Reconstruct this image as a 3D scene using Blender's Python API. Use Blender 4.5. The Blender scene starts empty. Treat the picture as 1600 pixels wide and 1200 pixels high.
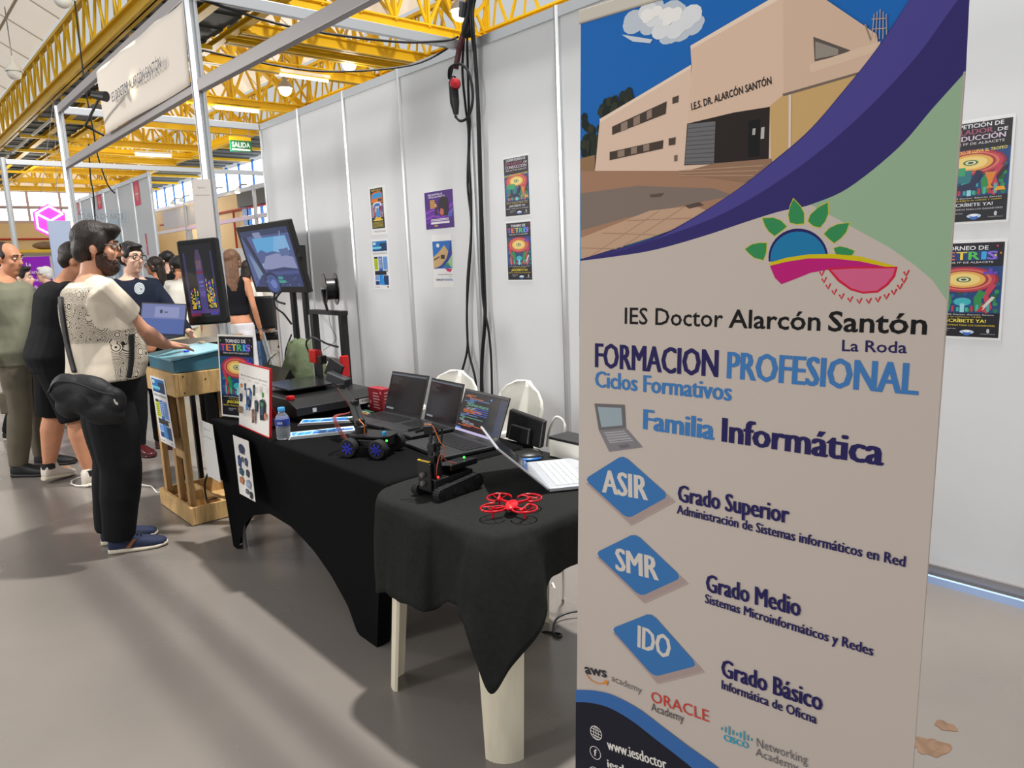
import bpy, bmesh, math, random
from math import sin, cos, pi, radians, sqrt, atan2
from mathutils import Vector as V, Matrix, noise
from mathutils.geometry import tessellate_polygon
random.seed(7)
scene = bpy.context.scene
COL = scene.collection
# ------------------------------------------------------------------ camera
F_PX, YAW, PITCH, ROLL, EYE = 1150.0, -0.8530, -0.1690, -0.0410, 1.55
_fwd = V((sin(YAW)*cos(PITCH), cos(YAW)*cos(PITCH), sin(PITCH)))
_r0 = V((cos(YAW), -sin(YAW), 0)); _u0 = _r0.cross(_fwd)
_right = cos(ROLL)*_r0 + sin(ROLL)*_u0
_up = -sin(ROLL)*_r0 + cos(ROLL)*_u0
cd = bpy.data.cameras.new('camera'); cam = bpy.data.objects.new('camera', cd); COL.objects.link(cam)
cd.sensor_fit = 'HORIZONTAL'; cd.sensor_width = 36.0; cd.lens = 36.0*F_PX/1600.0
cd.clip_start = 0.02; cd.clip_end = 400
m = Matrix.Identity(4)
for i in range(3):
    m[i][0] = _right[i]; m[i][1] = _up[i]; m[i][2] = -_fwd[i]
m[2][3] = EYE
cam.matrix_world = m
scene.camera = cam
# ------------------------------------------------------------------ light
scene.view_settings.view_transform = 'Standard'
scene.view_settings.look = 'None'
scene.view_settings.gamma = 1.0
scene.view_settings.use_curve_mapping = False
scene.view_settings.exposure = 0.1
W = bpy.data.worlds.new('hall daylight'); scene.world = W; W.use_nodes = True
bg = W.node_tree.nodes['Background']; bg.inputs[0].default_value = (0.97, 0.99, 1.0, 1); bg.inputs[1].default_value = 0.56
def spot(name, loc, to, power, color, size, radius):
    l = bpy.data.lights.new(name, 'SPOT'); l.energy = power; l.color = color; l.spot_size = radians(size); l.spot_blend = 0.6; l.shadow_soft_size = radius
    o = bpy.data.objects.new(name, l); COL.objects.link(o); o.location = loc
    o.rotation_euler = (V(to)-V(loc)).to_track_quat('-Z', 'Y').to_euler()
    return o
spot('aisle_spot', (-8.2, -2.2, 2.75), (-5.9, 3.5, 2.1), 450, (1.0, 0.95, 0.9), 95, 0.32)
def lamp(name, loc, power, color, radius):
    l = bpy.data.lights.new(name, 'POINT'); l.energy = power; l.color = color; l.shadow_soft_size = radius
    o = bpy.data.objects.new(name, l); COL.objects.link(o); o.location = loc
    return o
lamp('high_bay_lamp', (-2.6, 3.22, 8.5), 3600, (1.0, 0.97, 0.92), 0.18)
lamp('wall_fill', (-3.2, -4.6, 3.5), 460, (1.0, 0.98, 0.95), 0.5)  # unseen point light added to brighten the back wall
# ------------------------------------------------------------------ helpers
def px_dir(x, y):
    return _right*((x-800.0)/F_PX) - _up*((y-600.0)/F_PX) + _fwd
EYEP = V((0, 0, EYE))
def atX(x, y, k): d = px_dir(x, y); return EYEP + d*(k/d.x)
def atY(x, y, k): d = px_dir(x, y); return EYEP + d*(k/d.y)
def atZ(x, y, k): d = px_dir(x, y); return EYEP + d*((k-EYE)/d.z)
def atD(x, y, k): return EYEP + px_dir(x, y)*k
def lin(c):
    return tuple((v/255.0/12.92 if v/255.0 <= 0.04045 else ((v/255.0+0.055)/1.055)**2.4) for v in c)
MATS = {}
def mat(name, rgb, rough=0.55, metal=0.0, emis=0.0, spec=0.5, noise_amt=0.0, noise_scale=8.0, bump=0.0, bump_scale=60.0, trans=0.0, coat=0.0, ior=1.45, stretch=None):
    if name in MATS: return MATS[name]
    M = bpy.data.materials.new(name); M.use_nodes = True
    nt = M.node_tree; b = nt.nodes['Principled BSDF']
    c = lin(rgb)
    b.inputs['Base Color'].default_value = (*c, 1); b.inputs['Roughness'].default_value = rough
    b.inputs['Metallic'].default_value = metal; b.inputs['Specular IOR Level'].default_value = spec
    b.inputs['Transmission Weight'].default_value = trans; b.inputs['IOR'].default_value = ior
    b.inputs['Coat Weight'].default_value = coat
    if emis > 0:
        b.inputs['Emission Color'].default_value = (*c, 1); b.inputs['Emission Strength'].default_value = emis
    if noise_amt or bump:
        tc = nt.nodes.new('ShaderNodeTexCoord'); src = tc.outputs['Object']
        if stretch:
            mp = nt.nodes.new('ShaderNodeMapping'); mp.inputs['Scale'].default_value = stretch
            nt.links.new(src, mp.inputs[0]); src = mp.outputs[0]
    if noise_amt:
        n = nt.nodes.new('ShaderNodeTexNoise'); n.inputs['Scale'].default_value = noise_scale; n.inputs['Detail'].default_value = 6
        nt.links.new(src, n.inputs['Vector'])
        r = nt.nodes.new('ShaderNodeValToRGB')
        r.color_ramp.elements[0].position = 0.3; r.color_ramp.elements[1].position = 0.7
        r.color_ramp.elements[0].color = (*[v*(1-noise_amt) for v in c], 1)
        r.color_ramp.elements[1].color = (*[min(1, v*(1+noise_amt)) for v in c], 1)
        nt.links.new(n.outputs['Fac'], r.inputs[0]); nt.links.new(r.outputs[0], b.inputs['Base Color'])
    if bump:
        n2 = nt.nodes.new('ShaderNodeTexNoise'); n2.inputs['Scale'].default_value = bump_scale; n2.inputs['Detail'].default_value = 4
        nt.links.new(src, n2.inputs['Vector'])
        bp = nt.nodes.new('ShaderNodeBump'); bp.inputs['Strength'].default_value = bump; bp.inputs['Distance'].default_value = 0.01
        nt.links.new(n2.outputs['Fac'], bp.inputs['Height']); nt.links.new(bp.outputs[0], b.inputs['Normal'])
    MATS[name] = M
    return M
def attr_mat(name, rough=0.5, emis=0.0, spec=0.4):
    M = bpy.data.materials.new(name); M.use_nodes = True
    nt = M.node_tree; b = nt.nodes['Principled BSDF']
    a = nt.nodes.new('ShaderNodeAttribute'); a.attribute_name = 'col'
    b.inputs['Roughness'].default_value = rough; b.inputs['Specular IOR Level'].default_value = spec
    if emis > 0:
        b.inputs['Base Color'].default_value = (0.01, 0.01, 0.012, 1)
        nt.links.new(a.outputs['Color'], b.inputs['Emission Color']); b.inputs['Emission Strength'].default_value = emis
    else:
        nt.links.new(a.outputs['Color'], b.inputs['Base Color'])
    MATS[name] = M
    return M
PRINT = attr_mat('printed paper', 0.45)
FABPRINT = attr_mat('printed banner fabric', 0.7, spec=0.2)
SCREEN = attr_mat('lit screen', 0.12, emis=1.0, spec=0.5)
TOP = []
def world_of(o):
    mm = o.matrix_basis.copy()
    if o.parent: mm = world_of(o.parent) @ mm
    return mm
def tag(o, label=None, cat=None, group=None, kind=None):
    if label: o['label'] = label
    if cat: o['category'] = cat
    if group: o['group'] = group
    if kind: o['kind'] = kind
    return o
def thing(name, loc, label, cat, rz=0.0, group=None):
    o = bpy.data.objects.new(name, None); COL.objects.link(o); o.empty_display_size = 0.05
    o.location = loc; o.rotation_euler = (0, 0, rz)
    return tag(o, label, cat, group)
class MB:
    """collects world-space shapes, builds ONE mesh object"""
    def __init__(s, M=None): s.v = []; s.f = []; s.m = []; s.cur = 0; s.M = M or Matrix.Identity(4)
    def add(s, vs, fs):
        b = len(s.v); s.v += [s.M @ V(p) for p in vs]; s.f += [tuple(b+i for i in f) for f in fs]; s.m += [s.cur]*len(fs)
        return s
    def box(s, c, size, R=None):
        hx, hy, hz = [d/2 for d in size]; c = V(c)
        vs = [V((x, y, z)) for x in (-hx, hx) for y in (-hy, hy) for z in (-hz, hz)]
        if R is not None: vs = [R @ p for p in vs]
        return s.add([c+p for p in vs], [(0, 1, 3, 2), (4, 6, 7, 5), (0, 4, 5, 1), (2, 3, 7, 6), (0, 2, 6, 4), (1, 5, 7, 3)])
    def span(s, a, b):
        a = V(a); b = V(b); return s.box((a+b)/2, [abs(b[i]-a[i]) for i in range(3)])
    def bar(s, a, b, w, h, up=(0, 0, 1)):
        a = V(a); b = V(b); d = b-a; L = d.length; d.normalize(); up = V(up)
        if abs(d.dot(up)) > 0.99: up = V((0, 1, 0))
        x = d.cross(up).normalized(); z = x.cross(d)
        R = Matrix((x, d, z)).transposed()
        return s.box((a+b)/2, (w, L, h), R)
    def loft(s, rings, cap=True, closed=False):
        n = len(rings[0]); vs = [p for r in rings for p in r]; fs = []
        K = len(rings)
        for i in range(K if closed else K-1):
            a = i*n; b = ((i+1) % K)*n
            for j in range(n): fs.append((a+j, a+(j+1) % n, b+(j+1) % n, b+j))
        if cap and not closed:
            fs.append(tuple(range(n-1, -1, -1))); fs.append(tuple((K-1)*n+j for j in range(n)))
        return s.add(vs, fs)
    def tube(s, pts, r, n=8, cap=True, closed=False, up=None):
        pts = [V(p) for p in pts]; rs = r if isinstance(r, list) else [r]*len(pts)
        rings = []; prev = None
        for i, p in enumerate(pts):
            if closed: d = pts[(i+1) % len(pts)]-pts[i-1]
            else: d = (pts[min(i+1, len(pts)-1)]-pts[max(i-1, 0)])
            if d.length < 1e-9: d = V((0, 0, 1))
            d.normalize()
            if prev is None:
                a = V(up) if up else (V((0, 0, 1)) if abs(d.z) < 0.9 else V((1, 0, 0)))
                x = d.cross(a).normalized()
            else:
                x = (prev-d*prev.dot(d)).normalized()
            prev = x; y = d.cross(x)
            rr = rs[i]; rx, ry = rr if isinstance(rr, tuple) else (rr, rr)
            rings.append([p+x*(rx*cos(2*pi*k/n))+y*(ry*sin(2*pi*k/n)) for k in range(n)])
        return s.loft(rings, cap, closed)
    def cyl(s, a, b, r, r2=None, n=20): return s.tube([a, b], [r, r if r2 is None else r2], n)
    def lathe(s, o, prof, axis=(0, 0, 1), n=24):
        o = V(o); d = V(axis).normalized(); a = V((0, 0, 1)) if abs(d.z) < 0.9 else V((1, 0, 0))
        x = d.cross(a).normalized(); y = d.cross(x)
        return s.loft([[o+d*h+x*(max(r, 1e-4)*cos(2*pi*k/n))+y*(max(r, 1e-4)*sin(2*pi*k/n)) for k in range(n)] for r, h in prof])
    def ell(s, c, r, n=16, k=10, R=None):
        c = V(c); rings = []
        for i in range(k+1):
            t = -pi/2+pi*i/k; t = max(-pi/2+0.12, min(pi/2-0.12, t))
            ring = []
            for j in range(n):
                p = V((r[0]*cos(t)*cos(2*pi*j/n), r[1]*cos(t)*sin(2*pi*j/n), r[2]*sin(t)))
                ring.append(c+(R @ p if R is not None else p))
            rings.append(ring)
        return s.loft(rings)
    def prism(s, pts, ext):
        """polygon (3-D points, planar) pushed by vector ext"""
        pts = [V(p) for p in pts]; e = V(ext); n = len(pts)
        fs = [tuple(range(n-1, -1, -1)), tuple(range(n, 2*n))]+[(i, (i+1) % n, n+(i+1) % n, n+i) for i in range(n)]
        return s.add(pts+[p+e for p in pts], fs)
    def grid(s, rows):
        n = len(rows[0]); vs = [p for r in rows for p in r]
        return s.add(vs, [(i*n+j, i*n+j+1, (i+1)*n+j+1, (i+1)*n+j) for i in range(len(rows)-1) for j in range(n-1)])
    def build(s, name, ma, parent=None, bevel=0.0, smooth=False, angle=35, solid=0.0):
        me = bpy.data.meshes.new(name)
        vs = s.v
        if parent is not None:
            inv = world_of(parent).inverted(); vs = [inv @ p for p in vs]; origin = None
        else:
            lo = [min(p[i] for p in vs) for i in range(3)]; hi = [max(p[i] for p in vs) for i in range(3)]
            origin = V(((lo[0]+hi[0])/2, (lo[1]+hi[1])/2, lo[2])); vs = [p-origin for p in vs]
        me.from_pydata([tuple(p) for p in vs], [], s.f)
        bm = bmesh.new(); bm.from_mesh(me); bmesh.ops.recalc_face_normals(bm, faces=bm.faces); bm.to_mesh(me); bm.free()
        mats = ma if isinstance(ma, (list, tuple)) else [ma]
        for q in mats: me.materials.append(q)
        if len(mats) > 1: me.polygons.foreach_set('material_index', s.m)
        o = bpy.data.objects.new(name, me); COL.objects.link(o)
        if parent is not None: o.parent = parent
        else: o.location = origin
        if smooth:
            me.polygons.foreach_set('use_smooth', [True]*len(me.polygons))
            if angle < 180: me.set_sharp_from_angle(angle=radians(angle))
        if solid:
            md = o.modifiers.new('thickness', 'SOLIDIFY'); md.thickness = solid; md.offset = 0
        if bevel:
            md = o.modifiers.new('bevel', 'BEVEL'); md.width = bevel; md.segments = 2; md.limit_method = 'ANGLE'; md.angle_limit = radians(40)
        return o
def Rz(a): return Matrix.Rotation(a, 3, 'Z')
def Rx(a): return Matrix.Rotation(a, 3, 'X')
def Ry(a): return Matrix.Rotation(a, 3, 'Y')
def bez(pts, n=8):
    """smooth (Catmull-Rom) path through 3-D points"""
    pts = [V(p) for p in pts]; out = []
    for i in range(len(pts)-1):
        p0 = pts[max(i-1, 0)]; p1 = pts[i]; p2 = pts[i+1]; p3 = pts[min(i+2, len(pts)-1)]
        for k in range(n):
            t = k/n
            out.append(0.5*((2*p1)+(p2-p0)*t+(2*p0-5*p1+4*p2-p3)*t*t+(3*p1-p0-3*p2+p3)*t**3))
    out.append(pts[-1]); return out
_TXT = {}
def text_geo(s, bold=0.0, shear=0.0):
    k = (s, bold, shear)
    if k in _TXT: return _TXT[k]
    c = bpy.data.curves.new('lettering', 'FONT'); c.body = s; c.size = 1.0; c.offset = bold; c.resolution_u = 2; c.shear = shear
    o = bpy.data.objects.new('lettering', c); COL.objects.link(o)
    dg = bpy.context.evaluated_depsgraph_get(); dg.update()
    me = bpy.data.meshes.new_from_object(o.evaluated_get(dg))
    vs = [(v.co.x, v.co.y) for v in me.vertices]; fs = [tuple(p.vertices) for p in me.polygons]
    bpy.data.objects.remove(o); bpy.data.curves.remove(c); bpy.data.meshes.remove(me)
    if vs:
        x0 = min(p[0] for p in vs); x1 = max(p[0] for p in vs)
        cap = 0.66
    else: x0, x1, cap = 0, 1, 0.727
    _TXT[k] = (vs, fs, x0, x1, cap); return _TXT[k]
class Print:
    """flat artwork on a plane: origin o (lower left), axes u (right) and v (up); every shape sits a hair in front of the one before"""
    def __init__(s, o, u, v, lift=0.0004):
        s.o = V(o); s.u = V(u).normalized(); s.v = V(v).normalized(); s.n = s.u.cross(s.v); s.lift = lift
        s.vs = []; s.fs = []; s.cs = []; s.k = 0
    def pt(s, a, b): return s.o+s.u*a+s.v*b+s.n*(0.0003+2.2e-5*s.k)*(1 if s.lift > 0 else -1)
    def px(s, x, y):
        d = px_dir(x, y); t = (s.o-EYEP).dot(s.n)/d.dot(s.n); p = EYEP+d*t-s.o
        return (p.dot(s.u), p.dot(s.v))
    def raw(s, pts, faces, col, L):
        b = len(s.vs); s.k += 1; s.vs += [s.pt(a, c) for a, c in pts]
        for f in faces: s.fs.append(tuple(b+i for i in f)); s.cs.append(lin(col))
    def poly(s, pts, col, L=0):
        tri = tessellate_polygon([[V((a, b, 0)) for a, b in pts]])
        fs = []
        for t in tri:
            p, q, r = [pts[i] for i in t]
            if (q[0]-p[0])*(r[1]-p[1])-(q[1]-p[1])*(r[0]-p[0]) < 0: t = (t[0], t[2], t[1])
            fs.append(tuple(t))
        s.raw(pts, fs, col, L)
    def ppoly(s, pts, col, L=0): s.poly([s.px(*p) for p in pts], col, L)
    def rect(s, x0, y0, x1, y1, col, L=0): s.raw([(x0, y0), (x1, y0), (x1, y1), (x0, y1)], [(0, 1, 2, 3)], col, L)
    def disc(s, x, y, rx, ry, col, L=0, n=28, a0=0, a1=2*pi):
        pts = [(x+rx*cos(a0+(a1-a0)*i/n), y+ry*sin(a0+(a1-a0)*i/n)) for i in range(n+(0 if a1-a0 > 6.2 else 1))]
        s.raw(pts, [tuple(range(len(pts)))], col, L)
    def line(s, pts, w, col, L=0, closed=False):
        n = len(pts); q = []
        for i in range(n):
            if closed: a = pts[i-1]; b = pts[(i+1) % n]
            else: a = pts[max(i-1, 0)]; b = pts[min(i+1, n-1)]
            dx, dy = b[0]-a[0], b[1]-a[1]; l = sqrt(dx*dx+dy*dy) or 1; nx, ny = -dy/l*w/2, dx/l*w/2
            q += [(pts[i][0]-nx, pts[i][1]-ny), (pts[i][0]+nx, pts[i][1]+ny)]
        fs = [(2*i, 2*((i+1) % n), 2*((i+1) % n)+1, 2*i+1) for i in range(n if closed else n-1)]
        s.raw(q, fs, col, L)
    def text(s, t, x, y, h, col, L=1, bold=0.0, w=None, ang=0.0, align='l', shear=0.0):
        """h = capital height, w = forced overall width"""
        smear = 0.0
        if bold > 0.02: smear = bold*0.85; bold = 0.0
        vs, fs, x0, x1, cap = text_geo(t, bold, shear)
        k = h/cap; kx = (w/(x1-x0+2*smear)) if w else k
        off = {'l': (smear-x0)*kx, 'c': -(x0+x1)/2*kx, 'r': (-x1-smear)*kx}[align]
        ca, sa = cos(ang), sin(ang)
        for d in ((0.0,) if not smear else (-smear, -smear/2, 0.0, smear/2, smear)):
            out = []
            for a, b in vs:
                a2 = (a+d)*kx+off; b2 = b*k
                out.append((x+a2*ca-b2*sa, y+a2*sa+b2*ca))
            s.raw(out, fs, col, L)
    def ptext(s, t, p0, p1, h_px, col, L=1, bold=0.0, shear=0.0):
        """text whose baseline runs from pixel p0 to pixel p1 on this plane; h_px = capital height in pixels at p0"""
        a = s.px(*p0); b = s.px(*p1); top = s.px(p0[0], p0[1]-h_px)
        h = sqrt((top[0]-a[0])**2+(top[1]-a[1])**2)
        s.text(t, a[0], a[1], h, col, L, bold, w=sqrt((b[0]-a[0])**2+(b[1]-a[1])**2), ang=atan2(b[1]-a[1], b[0]-a[0]), shear=shear)
    def build(s, name, ma, parent=None, back=None):
        """back = (w, h, thickness, colour): a sheet of real thickness behind the artwork"""
        if back:
            w, h, t, col = back
            P = [s.o+s.u*a+s.v*b-s.n*d for d in (0, t) for a, b in ((0, 0), (w, 0), (w, h), (0, h))]
            b = len(s.vs); s.vs += P
            for f in ((0, 1, 2, 3), (7, 6, 5, 4), (4, 5, 1, 0), (5, 6, 2, 1), (6, 7, 3, 2), (7, 4, 0, 3)):
                s.fs.append(tuple(b+i for i in f)); s.cs.append(lin(col))
        me = bpy.data.meshes.new(name)
        vs = s.vs
        if parent is not None: inv = world_of(parent).inverted(); vs = [inv @ p for p in vs]; org = None
        else: org = s.o.copy(); vs = [p-org for p in vs]
        me.from_pydata([tuple(p) for p in vs], [], s.fs)
        ca = me.color_attributes.new('col', 'FLOAT_COLOR', 'CORNER')
        buf = []
        for p, c in zip(me.polygons, s.cs): buf += [*c, 1.0]*p.loop_total
        ca.data.foreach_set('color', buf)
        me.materials.append(ma)
        o = bpy.data.objects.new(name, me); COL.objects.link(o)
        if parent is not None: o.parent = parent
        else: o.location = org
        return o
# ------------------------------------------------------------------ materials
M_panel = mat('white stand panel', (226, 228, 230), 0.45, noise_amt=0.02, noise_scale=3)
M_alu = mat('brushed aluminium', (214, 216, 218), 0.32, metal=0.85)
M_alud = mat('darker aluminium', (150, 146, 146), 0.42, metal=0.6)
M_yel = mat('yellow painted steel', (228, 184, 22), 0.5, noise_amt=0.06, noise_scale=2)
M_deck = mat('dark corrugated deck', (74, 80, 80), 0.7, noise_amt=0.1, noise_scale=2)
M_roof = mat('white roof sheet with added glow', (240, 232, 220), 0.6, emis=0.4, noise_amt=0.04, noise_scale=1.5)  # emission added to brighten the roof, no daylight passes through the sheet
M_black = mat('black plastic', (22, 22, 24), 0.4)
M_blackm = mat('matt black metal', (18, 18, 20), 0.5)
M_white = mat('white plastic', (236, 234, 226), 0.4)
M_beige = mat('beige painted wall', (226, 196, 146), 0.7, noise_amt=0.04, noise_scale=0.6)
M_red = mat('red plastic', (190, 20, 24), 0.35)
M_glow = mat('glowing window pane', (244, 250, 255), 0.3, emis=2.6)
M_bulb = mat('lit lamp bulb', (255, 226, 170), 0.3, emis=25.0)
M_tubeglow = mat('lit fluorescent tube', (255, 250, 238), 0.3, emis=3.0)
M_blue = mat('blue painted frame', (40, 110, 190), 0.5)
M_pipe = mat('red pipe', (176, 52, 44), 0.5)
M_cable = mat('black cable sheath', (20, 21, 24), 0.45)
M_wcable = mat('white cable sheath', (220, 218, 212), 0.5)
M_gaplight = mat('pale blue gap light', (180, 208, 255), 0.5)
# floor: worn grey epoxy
def floor_mat():
    M = bpy.data.materials.new('grey epoxy floor'); M.use_nodes = True; nt = M.node_tree; b = nt.nodes['Principled BSDF']
    tc = nt.nodes.new('ShaderNodeTexCoord')
    n = nt.nodes.new('ShaderNodeTexNoise'); n.inputs['Scale'].default_value = 0.9; n.inputs['Detail'].default_value = 7
    nt.links.new(tc.outputs['Object'], n.inputs['Vector'])
    r = nt.nodes.new('ShaderNodeValToRGB'); r.color_ramp.elements[0].position = 0.3; r.color_ramp.elements[1].position = 0.75
    r.color_ramp.elements[0].color = (*lin((118, 112, 107)), 1); r.color_ramp.elements[1].color = (*lin((132, 125, 119)), 1)
    nt.links.new(n.outputs['Fac'], r.inputs[0])
    nt.links.new(r.outputs[0], b.inputs['Base Color'])
    n2 = nt.nodes.new('ShaderNodeTexNoise'); n2.inputs['Scale'].default_value = 3.0; n2.inputs['Detail'].default_value = 5
    nt.links.new(tc.outputs['Object'], n2.inputs['Vector'])
    rr = nt.nodes.new('ShaderNodeMapRange'); rr.inputs['To Min'].default_value = 0.16; rr.inputs['To Max'].default_value = 0.34
    nt.links.new(n2.outputs['Fac'], rr.inputs[0]); nt.links.new(rr.outputs[0], b.inputs['Roughness'])
    b.inputs['Specular IOR Level'].default_value = 0.55
    bp = nt.nodes.new('ShaderNodeBump'); bp.inputs['Strength'].default_value = 0.06; bp.inputs['Distance'].default_value = 0.004
    n4 = nt.nodes.new('ShaderNodeTexNoise'); n4.inputs['Scale'].default_value = 45; nt.links.new(tc.outputs['Object'], n4.inputs['Vector'])
    nt.links.new(n4.outputs['Fac'], bp.inputs['Height']); nt.links.new(bp.outputs[0], b.inputs['Normal'])
    return M
M_floor = floor_mat()
# ------------------------------------------------------------------ floor and hall shell
fl = MB().span((-50, -16, -0.1), (6, 14, 0)).build('floor', M_floor); tag(fl, 'grey worn epoxy hall floor', 'floor', kind='structure')
ch = MB()
def blob(cx, cy, rx, ry, z, n=22, amp=0.35, seed=1):
    rnd = random.Random(seed); ph = [rnd.uniform(0, 6.28) for _ in range(4)]
    pts = []
    for i in range(n):
        a = 2*pi*i/n; k = 1+amp*(0.5*sin(2*a+ph[0])+0.3*sin(3*a+ph[1])+0.25*sin(5*a+ph[2])+0.2*sin(7*a+ph[3]))
        pts.append(V((cx+rx*k*cos(a), cy+ry*k*sin(a), z)))
    return pts
ch.prism(blob(-0.725, 2.30, 0.045, 0.055, 0.0), (0, 0, 0.0012)); ch.prism(blob(-0.73, 2.44, 0.028, 0.03, 0.0, seed=4), (0, 0, 0.0012))
ch.prism(blob(-0.62, 2.18, 0.02, 0.03, 0.0, seed=9), (0, 0, 0.0012))
ch.build('chipped_patch', mat('bare chipped concrete', (116, 90, 70), 0.8, noise_amt=0.25, noise_scale=30), fl)
M_soffit = M_deck
def structure(o, label): return tag(o, label, 'building', kind='structure')
YA, YB, YC, YD = 4.4, 6.1, 10.7, 13.2      # deck edges, window wall
XE, XN = -46.0, -10.0                       # far end, near end of the modelled roof
for k, (y0, y1) in enumerate(((YA, YB), (YC, YD))):
    d = MB(); n = int((XN-XE)/0.9)
    d.span((XE, y0+0.10, 6.13), (XN, y1-0.10, 6.2))
    for i in range(n): d.span((XE+i*0.9, y0+0.10, 6.10), (XE+i*0.9+0.5, y1-0.10, 6.13))
    o = d.build('ceiling', M_deck); structure(o, 'dark corrugated flat deck along the '+('lattice girder at left' if k == 0 else 'window wall at right'))
def vault(ys, label):
    mb = MB(); xs = [XE+(XN-XE)*i/20 for i in range(21)]
    mb.grid([[V((x, y, z)) for x in xs] for y, z in ys])
    o = mb.build('ceiling', M_roof, solid=0.04); structure(o, label)
    sm = MB()
    for (y, z) in ys[1:-1]:
        sm.span((XE, y-0.03, z-0.045), (XN, y+0.03, z-0.02))
    for i in range(0, 19):
        x = XE+2*i
        for a, b in zip(ys[:-1], ys[1:]):
            sm.bar((x, a[0], a[1]-0.03), (x, b[0], b[1]-0.03), 0.03, 0.03)
    sm.build('roof_seam', mat('roof seam', (205, 198, 186), 0.6), o)
    return o
vault([(4.32, 7.34), (3.6, 7.75), (2.6, 8.3), (1.4, 8.8), (0, 9.2), (-1.6, 9.5), (-3.2, 9.6)], 'white vaulted roof beyond the lattice girder at upper left')
vault([(6.1, 7.05), (6.7, 7.9), (7.5, 8.5), (8.4, 8.7), (9.3, 8.5), (10.1, 7.95), (10.62, 7.36)], 'white vaulted roof above the yellow trusses')
end = MB().span((XE-0.2, -3.2, 0), (XE, YD, 4.4)).build('wall_left', M_beige); structure(end, 'beige far end wall of the hall')
eup = MB().span((XE-0.2, -3.2, 6.0), (XE, YD, 9.5)).build('wall_left', M_roof); structure(eup, 'white gable above the far end windows')
for k, (z0, z1) in enumerate(((4.5, 5.1), (5.25, 5.95))):
    w = MB()
    for i in range(11):
        w.span((XE-0.1, -3+i*1.48, z0), (XE-0.06, -3+i*1.48+1.36, z1))
    o = w.build('window_%d' % (k+1), M_glow); structure(o, ('lower' if k == 0 else 'upper')+' band of bright windows in the far end wall')
    fr = MB()
    fr.span((XE-0.12, -3.2, z0-0.12), (XE+0.05, YD, z0)); fr.span((XE-0.12, -3.2, z1), (XE+0.05, YD, z1+0.05))
    for i in range(12): fr.span((XE-0.12, -3.12+i*1.48, z0), (XE, -3+i*1.48, z1))
    fr.build('window_frame', mat('pale mauve sill', (196, 176, 178), 0.6), o)
sw = MB().span((XE, YD, 0), (-12, YD+0.2, 4.95)).build('wall_back', M_beige); structure(sw, 'beige side wall of the hall under the clerestory windows')
cw = MB()
for i in range(23): cw.span((XE+i*1.48+0.05, YD+0.06, 5.05), (XE+i*1.48+1.4, YD+0.1, 6.0))
cwo = cw.build('window_3', M_glow); structure(cwo, 'long bright clerestory window above the beige side wall')
fr = MB(); fr.span((XE, YD, 4.95), (-12, YD+0.15, 5.05))
for i in range(24): fr.span((XE+i*1.48-0.05, YD, 5.0), (XE+i*1.48+0.03, YD+0.1, 6.1))
fr.build('window_frame', M_blue, cwo)
# tall side window with blue jambs, dark panel above it, red fire pipe
tw = MB().span((-31.6, YD-0.05, 2.6), (-29.2, YD-0.02, 4.1)).build('window_4', M_glow); structure(tw, 'tall side-wall window with blue jambs')
f = MB()
for x in (-32.3, -31.65, -30.4, -29.2): f.span((x, YD-0.16, 2.4), (x+(0.5 if x < -32 else 0.09), YD-0.02, 4.2))
f.build('window_frame', M_blue, tw)
f = MB().span((-32.4, YD-0.3, 4.2), (-28.6, YD-0.02, 4.95)); o = f.build('trim_1', mat('dark louvre', (52, 56, 60), 0.6)); structure(o, 'dark louvre panel above the tall side window')
f = MB(); f.tube([(-44, YD-0.12, 4.15), (-24, YD-0.12, 4.15)], 0.05, 8)
for x in (-36, -33.4, -28.2): f.tube([(x, YD-0.12, 4.15), (x, YD-0.12, 1.0)], 0.05, 8)
f.tube([(XE+0.15, -3, 3.55), (XE+0.15, YD, 3.55)], 0.05, 8)
o = f.build('trim_2', M_pipe); structure(o, 'red fire pipes running along the beige walls')
# ------------------------------------------------------------------ yellow roof steel
def girder(y, label):
    t = thing('lattice_girder', (-28, y, 6.0), label, 'girder', group='lattice girders')
    b = MB(); b.span((XE, y-0.09, 6.0), (XN, y+0.09, 6.03)); b.span((XE, y-0.015, 6.0), (XN, y+0.015, 6.28)); b.span((XE, y-0.09, 6.25), (XN, y+0.09, 6.29))
    b.build('bottom_chord', M_yel, t)
    MB().span((XE, y-0.06, 7.2), (XN, y+0.06, 7.28)).build('top_chord', M_yel, t)
    w = MB(); n = int((XN-XE)/0.95)
    for i in range(n):
        x = XE+i*0.95
        w.bar((x, y-0.04, 6.28), (x+0.42, y-0.02, 7.2), 0.05, 0.05); w.bar((x+0.84, y-0.04, 6.28), (x+0.42, y-0.02, 7.2), 0.05, 0.05)
        w.bar((x+0.3, y+0.05, 6.28), (x+0.55, y+0.02, 7.2), 0.035, 0.035)
    w.build('lattice', M_yel, t)
    return t
girder(YA, 'long yellow lattice girder under the white vault at upper left')
girder(YC, 'yellow lattice girder on the far side of the trusses')
for y, lab in ((5.25, 'yellow joist along the middle of the dark deck'), (YB, 'yellow joist at the truss edge of the dark deck')):
    b = MB(); b.span((XE, y-0.08, 5.98), (XN, y+0.08, 6.0)); b.span((XE, y-0.015, 5.98), (XN, y+0.015, 6.085)); b.span((XE, y-0.08, 6.06), (XN, y+0.08, 6.09))
    tag(b.build('deck_joist', M_yel), lab, 'beam')
for i, x in enumerate([-12.5-3.1*k for k in range(11)]):
    b = MB(); b.span((x-0.07, YA+0.1, 5.89), (x+0.07, YB-0.1, 5.975))
    tag(b.build('cross_joist', M_yel), 'yellow cross joist under the dark deck between girder and trusses', 'beam', group='cross joists under the left deck')
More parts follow.
